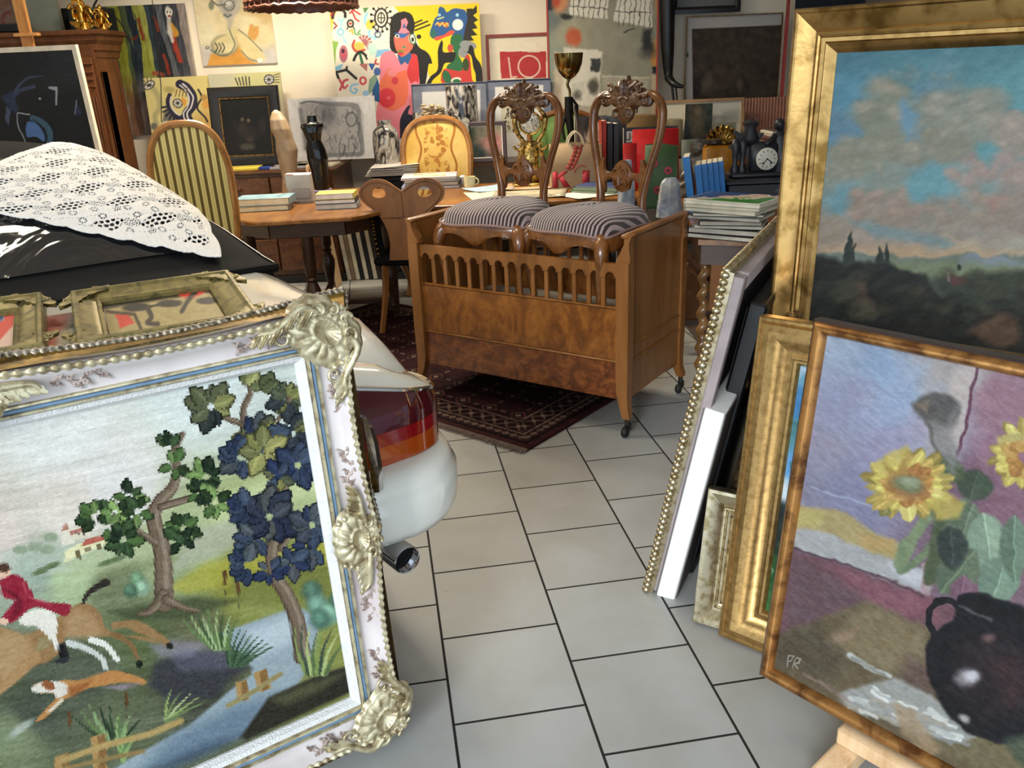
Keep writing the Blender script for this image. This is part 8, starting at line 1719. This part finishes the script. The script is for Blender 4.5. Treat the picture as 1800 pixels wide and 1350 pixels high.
g = G(); pl = Plane(A(1306, 300, 6.72)-vec(0, 0, .2), (1, 0, 0), unit(vec(0, .05, 1)), 1, 1); q2 = onplane(1420, 168, pl.P, pl.n)-pl.P; pl = grounded(Plane(pl.P, pl.w, pl.h, q2@pl.w, q2@pl.h), .002); W2, H2 = pl.W, pl.H; n = int(W2/.024)
g.loft([[pl.at(W2*k/(n*6), z_, .006*math.sin(k*math.pi/3)+.008) for z_ in (0, H2)] for k in range(n*6+1)], closed=False, caps=False); g.box(pl.at(W2/2, H2/2, -.004), (W2, H2, .004), np.array([pl.w, pl.h, pl.n]))
solo('corrugated_board', g, plain('pinkish_corrugated_card', 'a57460', .8, var=.05), 'pinkish corrugated board standing at the far right', 'board')
# low bench that carries the leaning boards, prints and vases
bn = thing('bench', 'dark low bench along the back wall carrying vases and leaning prints', 'bench', (.9, 6.8, 0)); part('seat_board', G().box((.72, 6.84, .815), (2.2, .56, .03)), M['oak_dark'], bn, True)
for x in (-.33, .7, 1.78): part('leg', G().box((x, 6.84, .40), (.06, .5, .80)), M['oak_dark'], bn, True)
# hanging dark figure / boot on the wall
g = G(); xk = A(1172, 60, 7.0)[0]; z0 = A(1185, 140, 7.0)[2]
g.tube(smooth([(xk, 7.05, 2.15), (xk+.01, 7.05, 1.9), (xk+.02, 7.05, z0+.22), (xk+.03, 7.05, z0+.05), (xk+.035, 7.02, z0)], 5), [.055, .06, .05, .035, .03], 10); g.tube(smooth([(xk+.03, 7.04, z0+.02), (xk+.06, 6.97, z0-.03), (xk+.13, 6.93, z0-.055)], 4), [.035, .028, .012], 8)
g.tube([(xk+.05, 7.0, z0-.02), (xk+.075, 7.0, z0-.20), (xk+.10, 6.98, z0-.34)], [.010, .012, .010], 6); g.tube([(xk+.08, 7.0, z0-.03), (xk+.12, 7.0, z0-.34)], [.008, .008], 6); g.box((xk+.10, 7.0, z0-.345), (.16, .08, .02)); g.tube([(xk+.10, 6.98, z0-.34), (xk+.10, 6.98, .832)], .012, 6)
solo('sculpture', g, M['black'], 'tall black leg-shaped sculpture right of the grey collage', 'sculpture', ang=70)
# vases
def P(*a): return A(*a)
m, nt, b = nodes('smoky_glazed_vase'); v = tex(nt, (1, 1, .45)); f = noise(nt, v, 17, 6, 1.8)
link(nt, ramp(nt, f, [(.40, col4('16151a')), (.47, col4('6e6a68')), (.55, col4('b8b2a8')), (.7, col4('d2ccbe'))]), b.inputs['Base Color']); b.inputs['Roughness'].default_value = .16; b.inputs['Coat Weight'].default_value = .5; M['smoke'] = m
q = A(680, 283, 6.45); vs = solo('vase', G().lathe([(.001, 0), (.065, .0), (.08, .02), (.098, .10), (.102, .22), (.090, .30), (.055, .335), (.048, .345), (.050, .375), (.046, .376), (.04, .34), (.001, .335)], (A(677, 240, 6.5)[0], 6.52, .8005), 32), M['smoke'], 'tall black and white glazed vase standing on the black desk', 'vase')
x_ = A(813, 210, 6.7)[0]; solo('vase', G().lathe([(.001, 0), (.125, 0), (.130, .02), (.122, .30), (.12, .56), (.112, .565), (.105, .02), (.001, .018)], (x_, 6.72, .831), 32), M['smoke'], 'large cylindrical smoky glazed vase behind the floral armchair', 'vase')
x_ = A(762, 210, 6.62)[0]; g = G()
for k, dx in enumerate((-.10, .0, .10)):
    g.lathe([(.001, 0), (.07, 0), (.085, .05), (.09, .18), (.075, .28), (.05, .33), (.055, .385+.02*(k % 2)), (.045, .386), (.04, .32), (.001, .3)], (x_+dx, 6.60, .831), 20)
vt = thing('vase', 'cluster vase of three black and white necks behind the floral armchair', 'vase', (x_, 6.6, .831)); part('body', g, M['smoke'], vt, True)
g = G().tube([vec(x_+.16+.05*math.sin(a), 6.58, 1.10+.09*math.cos(a)) for a in np.linspace(0, math.pi, 9)], .009, 8); part('handle', g, M['smoke'], vt, True)
fl = G(); r = random.Random(8)
for k in range(40): fl.lathe([(.001, 0), (.018, .006), (.022, .014), (.008, .02)], (x_-.0+(r.random()-.5)*.16, 6.55+(r.random()-.5)*.06, 1.16+.10*r.random()), 6)
part('dried_flowers', fl, colm('c9b898', .9), vt, True, kind='stuff')
# papers on the sideboard and the desk
for k, (x, y, w, d, rz, c, lab) in enumerate(((-2.0, 6.52, .30, .22, .1, 'd8c048', 'yellow folder on the dark sideboard'), (-1.78, 6.48, .12, .08, -.2, '2a4aa0', 'small blue packet on the dark sideboard'), (-1.62, 6.50, .26, .20, .05, 'a8a4a8', 'grey leaflet on the dark sideboard'), (-1.42, 6.55, .30, .24, -.1, 'cfc6ae', 'cream paper bundle on the dark sideboard'))):
    solo('folder', G().box((x, y, .861+.010), (w, d, .018), np.array([[math.cos(rz), math.sin(rz), 0], [-math.sin(rz), math.cos(rz), 0], [0, 0, 1]]), .002), colm(c, .7), lab, 'folder')
z = .8005
for k in range(5):
    solo('paper_stack', G().grid(lambda a, b: vec(-.83+(a-.5)*.36+.01*k, 6.36+(b-.5)*.30, z+.006+.004*k*(a*a)+.003*math.sin(5*a+k)), 9, 5).box((-.83+.01*k, 6.38, z+.004), (.35, .29, .008)), M['paper'], 'white drawing sheets stacked on the black desk', 'paper', 'sheets on the desk'); z += .0125+.004*k*.3
# upright boards and books on the floor between sideboard and desk
x = -1.235
for k, (c, h, lean) in enumerate((('d8d0bc', .46, -.10), ('8c7860', .50, -.10), ('e0d8c0', .52, -.10), ('101214', .50, -.10), ('d8d0c0', .50, -.10), ('1a1c20', .47, -.10), ('d0c8b4', .48, -.10), ('2a241e', .46, -.10))):
    t = thing('book', ['cream', 'tan', 'tall cream', 'black', 'pale', 'second black', 'narrow cream', 'dark brown'][k]+' volume in the leaning row on the floor under the tables', 'book', (x, 6.52, .004), 0, 'volumes leaning on the floor'); t.rotation_euler = (0, lean, 0)
    part('cover', G().box((0, 0, h/2), (.030, .30, h), None, .002), colm(c, .6), t); x += .034
for k, (x, lean) in enumerate(((-1.44, -.10), (-1.41, -.10))):
    t = thing('wooden_board', ['left', 'right'][k]+' of two light wooden boards leaning at the sideboard end', 'board', (x+.12, 6.22, 0.004), 0, 'leaning wooden boards'); t.rotation_euler = (0, lean, 0); part('board', G().box((0, 0, .45), (.018, .16, .90), None, .002), M['pine'], t)
# ------------------------------------------------------------------ left: black painting on its easel, gilded figures, canvases on the cupboard
def P_black(p):
    p.field([(60, 100, '1a1c20'), (120, 110, '24262a'), (20, 150, '17181c'), (130, 200, '15171b'), (80, 250, '101216')], 3); p.wob(1, 6)
    B1, B2, B3 = '3a4560', '2a3450', '4a6ea8'
    p.line(smooth([(26, 166), (38, 148), (55, 136), (80, 133)], 5), 6, B1, 1, 1, 2); p.line(smooth([(27, 168), (40, 158), (62, 152)], 5), 7, '363f5a', 1); p.poly([(88, 152), (104, 152), (103, 185), (100, 185), (100, 158), (88, 156)], '9aa2ac', .6); p.poly([(5, 170), (22, 160), (30, 175), (36, 192), (30, 200), (16, 185)], B2, 2); p.poly([(14, 186), (22, 192), (18, 220), (12, 210)], '46506c', 1); p.line([(34, 198), (55, 201)], 2, 'a8b0b8', .6); p.line(smooth([(33, 200), (34, 220), (44, 240), (50, 262)], 4), 2.2, '8c96a4', .6)
    p.line(smooth([(60, 207), (78, 215), (90, 232), (88, 255), (78, 268)], 5), 10, '3c5a74', 1); p.poly(smooth([(50, 215), (66, 216), (80, 235), (80, 248), (66, 240), (50, 240)], 4, True), B3, 1); p.ell(62, 252, 14, 12, '0c0d10'); p.line(smooth([(60, 208), (76, 222), (85, 245), (78, 266)], 5), 1.4, '16181c', .5); p.poly([(136, 176), (146, 200), (134, 202)], '262c50', 1); p.line([(137, 176), (134, 200)], 1.4, '8a94b0', .5); p.ell(73, 173, 2, 2, 'a8a89c'); p.mott(.025, 18, 3, 5); p.mott(.02, 5, 5, 6)
bpl = leanplane(None, None, (137, 78), (180, 262), (180, 262), 1.16, 1.15, 1.0, yaw=-3)
_n = np.cross(bpl.w, bpl.h); _P = A(180, 262, 5.88); _T = onplane(137, 78, _P, _n)-_P; hh = float(_T@bpl.h)
bpl = Plane(_P-bpl.w*1.10-bpl.h*.16, bpl.w, bpl.h, 1.10, hh+.16)
painting('black abstract with blue curves in a thin white frame on an easel', bpl, P_black, [(0, 0), (0, .035), (.030, .035), (.031, .02)], colm('e9dcc8', .5), .032, res=1.0, thick=.018)
ez = thing('easel', 'golden pine studio easel holding the black abstract painting', 'easel', bpl.at(.80, 0)*vec(1, 1, 0))
xm = A(34, 60, 5.97)[0]; top = 2.35; yb_ = bpl.P[1]+.06
g = G().box((xm+.0, yb_+.05, top/2), (.075, .03, top), None, .003); part('mast', g, M['easel'], ez, True)
zc_ = A(45, 60, 5.95)[2]; part('top_clamp', G().box((xm+.02, yb_+.02, zc_), (.16, .05, .02), None, .003), M['easel'], ez, True)
part('ledge', G().box((bpl.at(.55, 0)[0], bpl.P[1]-.01, bpl.P[2]-.022), (.9, .08, .04), None, .004), M['easel'], ez, True)
for s_ in (-1, 1): part('leg', G().tube([(xm+s_*.05, yb_+.05, 1.5), (xm+s_*.33, yb_+.04, .0)], .018, 4), M['easel'], ez, True)
part('back_leg', G().tube([(xm, yb_+.07, 1.7), (xm, yb_+.50, .0)], .016, 4), M['easel'], ez, True)
zt_ = 1.893
def on_cup(lab, x0, x1, y, z1, mat, tilt=.12, th=.02):
    a = A(x0, 30, y)[0]; b_ = A(x1, 30, y)[0]; return solo('canvas_painting', G().box(((a+b_)/2, y+.05, zt_+(z1-zt_)/2), (b_-a, th, z1-zt_)), mat, lab, 'painting')
on_cup('grey-green canvas standing on the cupboard behind the easel mast', 42, 100, 6.95, 2.35, plain('grey_green_canvas', '8c9282', .8, ns=4))
on_cup('small brown and red canvas at the left edge on the cupboard', -30, 19, 6.92, 2.2, artmat('brown_red_canvas', ['6a5648', '8c7868', '7a3c30', '4a3a34'], 9))
on_cup('dark framed panel behind the gilded figures on the cupboard', 116, 198, 7.05, 2.06, plain('dark_green_panel', '1c221e', .5))
m = M['bright_gold'] = gilt('bright_gold', 'e0a848', '7a4c14', .18, 30, 1.0, .3)
def figur(x, y, z, s_, r):
    g = G()
    g.lathe([(.035*s_, 0), (.04*s_, .01*s_), (.022*s_, .03*s_), (.03*s_, .06*s_), (.022*s_, .10*s_), (.030*s_, .13*s_), (.012*s_, .155*s_), (.018*s_, .17*s_), (.016*s_, .195*s_), (.004*s_, .21*s_)], (x, y, z), 12)
    for k in range(7): a = k*.9; g.tube(smooth([vec(x, y, z+.12*s_), vec(x+.05*s_*math.cos(a), y-.01, z+.14*s_+.03*s_*math.sin(a)), vec(x+.07*s_*math.cos(a+.4), y-.01, z+.10*s_+.07*s_*math.sin(a))], 4), [.012*s_, .008*s_, .012*s_], 6)
    for k in range(8): leafy(g, vec(x, y-.01, z+.02*s_), vec(math.cos(k*.8), 0, -math.sin(k*.8)), vec(math.sin(k*.8-2.8), 0, abs(math.cos(k*.8-2.8))), .09*s_, .02*s_, .1)
    return g
x = A(143, 30, 6.85)[0]; solo('figurine', figur(x, 6.86, zt_, 1.2, 0), m, 'taller gilded figurine on the cupboard', 'figurine', ang=70)
x = A(177, 30, 6.85)[0]; solo('figurine', figur(x, 6.86, zt_, .85, 0), m, 'shorter gilded figurine right of the taller one', 'figurine', ang=70)
x = A(8, 50, 6.72)[0]; solo('box', G().box((x, 6.78, zt_+.03), (.25, .2, .06), None, .01), M['black'], 'flat black device at the left end of the cupboard top', 'device')
# black wire and thin lamp arm
solo('lamp_arm', G().tube(smooth([vec(-2.62, 6.95, 2.5), A(165, 10, 6.9), A(195, 25, 6.9), A(213, 42, 6.9), A(228, 75, 6.92)], 6), [.006, .008, .006, .004], 6), M['black'], 'thin black lamp arm curving down beside the cupboard', 'lamp')
solo('cable', G().tube([vec(A(267, 0, 6.5)[0]-.06, 6.5, 2.88)]+[A(268, 2, 6.5), A(276, 90, 6.5), A(283, 150, 6.5), A(284, 215, 6.5)], .0035, 5), M['black'], 'thin black cable hanging before the streaked abstract', 'cable')
# wicker shade hanging in front of the wall
xa, xb = A(432, 3, 6.2)[0], A(628, 8, 6.2)[0]; zc_ = A(530, 14, 6.2)[2]
sh_ = thing('hanging_lamp', 'brown wicker hanging lamp shade at the top edge of the view', 'lamp', ((xa+xb)/2, 6.2, zc_)); Rr = (xb-xa)/2
g = G()
for k in range(14): a = math.pi/2*k/14; g.tube([vec(Rr*math.cos(a)*math.cos(t), Rr*math.cos(a)*math.sin(t), .34*math.sin(a)+.006*math.sin(t*30)) for t in np.linspace(0, 2*math.pi, 73)[:-1]], .010, 5, closed=True)
for k in range(36): t = 2*math.pi*k/36; g.tube([vec(Rr*1.0*math.cos(a)*math.cos(t), Rr*math.cos(a)*math.sin(t), .34*math.sin(a)) for a in np.linspace(0, 1.5, 10)], .007, 5)
g.grid(lambda a, b: vec(Rr*.97*math.cos(b*1.5)*math.cos(a*2*math.pi), Rr*.97*math.cos(b*1.5)*math.sin(a*2*math.pi), .33*math.sin(b*1.5)), 48, 10, True)
part('shade', g, wood('brown_wicker', '3a1e14', '6a3a28', None, (9, 9, 9), .6), sh_); part('cord', G().tube([(0, 0, .33), (0, 0, HC-zc_)], .004, 5), M['black'], sh_)
# ceiling lamps (outside the picture)
for lx, ly, lz, le in LAMPS:
    t = thing('ceiling_lamp', 'long white ceiling lamp', 'lamp', (lx, ly, HC-.005), 0, 'ceiling lamps'); part('housing', G().box((0, 0, -.008), (1.0, .32, .012)), M['white_paint'], t)
# ------------------------------------------------------------------ framed pictures lying on the boot of the car
M['olive_gilt'] = gilt('olive_worn_gilt', '8c7e4c', '5e5636', .42, 30, .45, .3)
def slab_plane(tl, tr, zt, H, slope=.10):
    """picture lying face up: the far corners of its top surface are seen at tl and tr, at height zt"""
    A_, B_ = Z(*tl, zt), Z(*tr, zt); w = unit(B_-A_); h = unit(vec(-w[1], w[0], slope)); n = np.cross(w, h)
    return Plane(A_-h*H-n*.05, w, h, float(np.linalg.norm(B_-A_)), H)
def P_face(p):
    p.c[:] = hx('b09a62'); p.wob(1.5, 12); p.poly([(165, 535), (190, 533), (200, 545), (180, 560)], 'd8402c', 2); p.poly([(310, 520), (360, 512), (372, 520), (340, 538), (318, 534)], 'dc3c30', 2); p.poly([(205, 565), (225, 562), (240, 580), (215, 590)], 'd8402c', 2)
    p.poly([(168, 545), (200, 530), (310, 518), (318, 534), (220, 550), (185, 556)], '2c241c', 3); p.poly([(340, 515), (372, 508), (430, 540), (410, 545)], '3a2c24', 3); p.ell(243, 553, 24, 7, '2a231e', -3, .2); p.ell(300, 546, 21, 6.5, '2a231e', -3, .2); p.ell(366, 541, 18, 6, '2a231e', -3, .2); p.line([(265, 552), (285, 548)], 4, '2a231e'); p.line(smooth([(262, 555), (268, 570), (262, 580), (280, 582)], 4), 8, '3a2e24', 1.5); p.line([(345, 525), (330, 545), (322, 560)], 7, '2c241c', 2); p.line([(190, 560), (240, 565), (250, 590)], 5, '3c2e24', 2); p.mott(.05, 10, 5, 3)
fpl_ = slab_plane((122, 512), (402, 474), .985, .42, .08)
GP = [(0, 0), (0, .045), (.004, .052), (.012, .052), (.020, .044), (.045, .036), (.058, .030), (.062, .036), (.070, .030)]
pt_ = painting('orange face with dark glasses in a worn carved gilt frame on the car boot', fpl_, P_face, GP, M['olive_gilt'], .072, res=1.1, thick=.02)
def corner_carve(pl, mat, parent, s=.10):
    for a, b, an in ((.035, pl.H-.035, 2.36), (pl.W-.035, pl.H-.035, .79), (.035, .035, -2.36), (pl.W-.035, .035, -.79)):
        g = G(); u = pl.w*math.cos(an)+pl.h*math.sin(an); v = np.cross(pl.n, u); c = pl.at(a, b, .05)
        shell(g, c-u*.02, v, u, s*.55, .016, -1.8, 1.8, 7, .2)
        for sg in (-1, 1): leafy(g, c, u*-sg if sg > 0 else u, v*sg, s*.9, s*.24, .1); scroll(g, c+v*sg*s*.45-pl.n*.004, u, v*sg, s*.15, 1.2, .006, 1, 0)
        part('corner_carving', g, mat, parent, True, ang=70)
corner_carve(fpl_, M['olive_gilt'], pt_)
def P_red(p): p.c[:] = hx('dcb49c'); p.poly([(-60, 548), (44, 546), (40, 570), (0, 615), (-60, 620)], 'd84a3c', 2); p.poly([(-60, 552), (12, 552), (10, 575), (-20, 590), (-60, 590)], 'e0d0c4', 2); p.ell(2, 570, 8, 8, '3a4a7a', 0, .3); p.poly([(-60, 600), (0, 590), (-10, 640), (-60, 640)], 'd8402c', 3)
spl_ = Plane(fpl_.P-fpl_.w*.665+fpl_.h*.03+vec(0, 0, .0), unit(fpl_.w), unit(fpl_.h), .60, .42)
pr_ = painting('red and white picture in a worn carved gilt frame at the left on the boot', spl_, P_red, GP, M['olive_gilt'], .072, res=1.1, thick=.02); corner_carve(spl_, M['olive_gilt'], pr_)
def P_under(p): p.field([(100, 580, 'a84034'), (150, 590, '4a6a84'), (90, 545, '9aa898'), (120, 600, 'b8b090'), (80, 600, 'c8543c')], 3); p.wob(4, 8); p.mott(.15, 9, 6, 3)
upl = Plane(fpl_.P-fpl_.w*.26-fpl_.n*.018+fpl_.h*.04, fpl_.w, fpl_.h, .30, .36); painting('unframed red and blue canvas lying under the two carved gilt frames', upl, P_under, res=2, thick=.015)
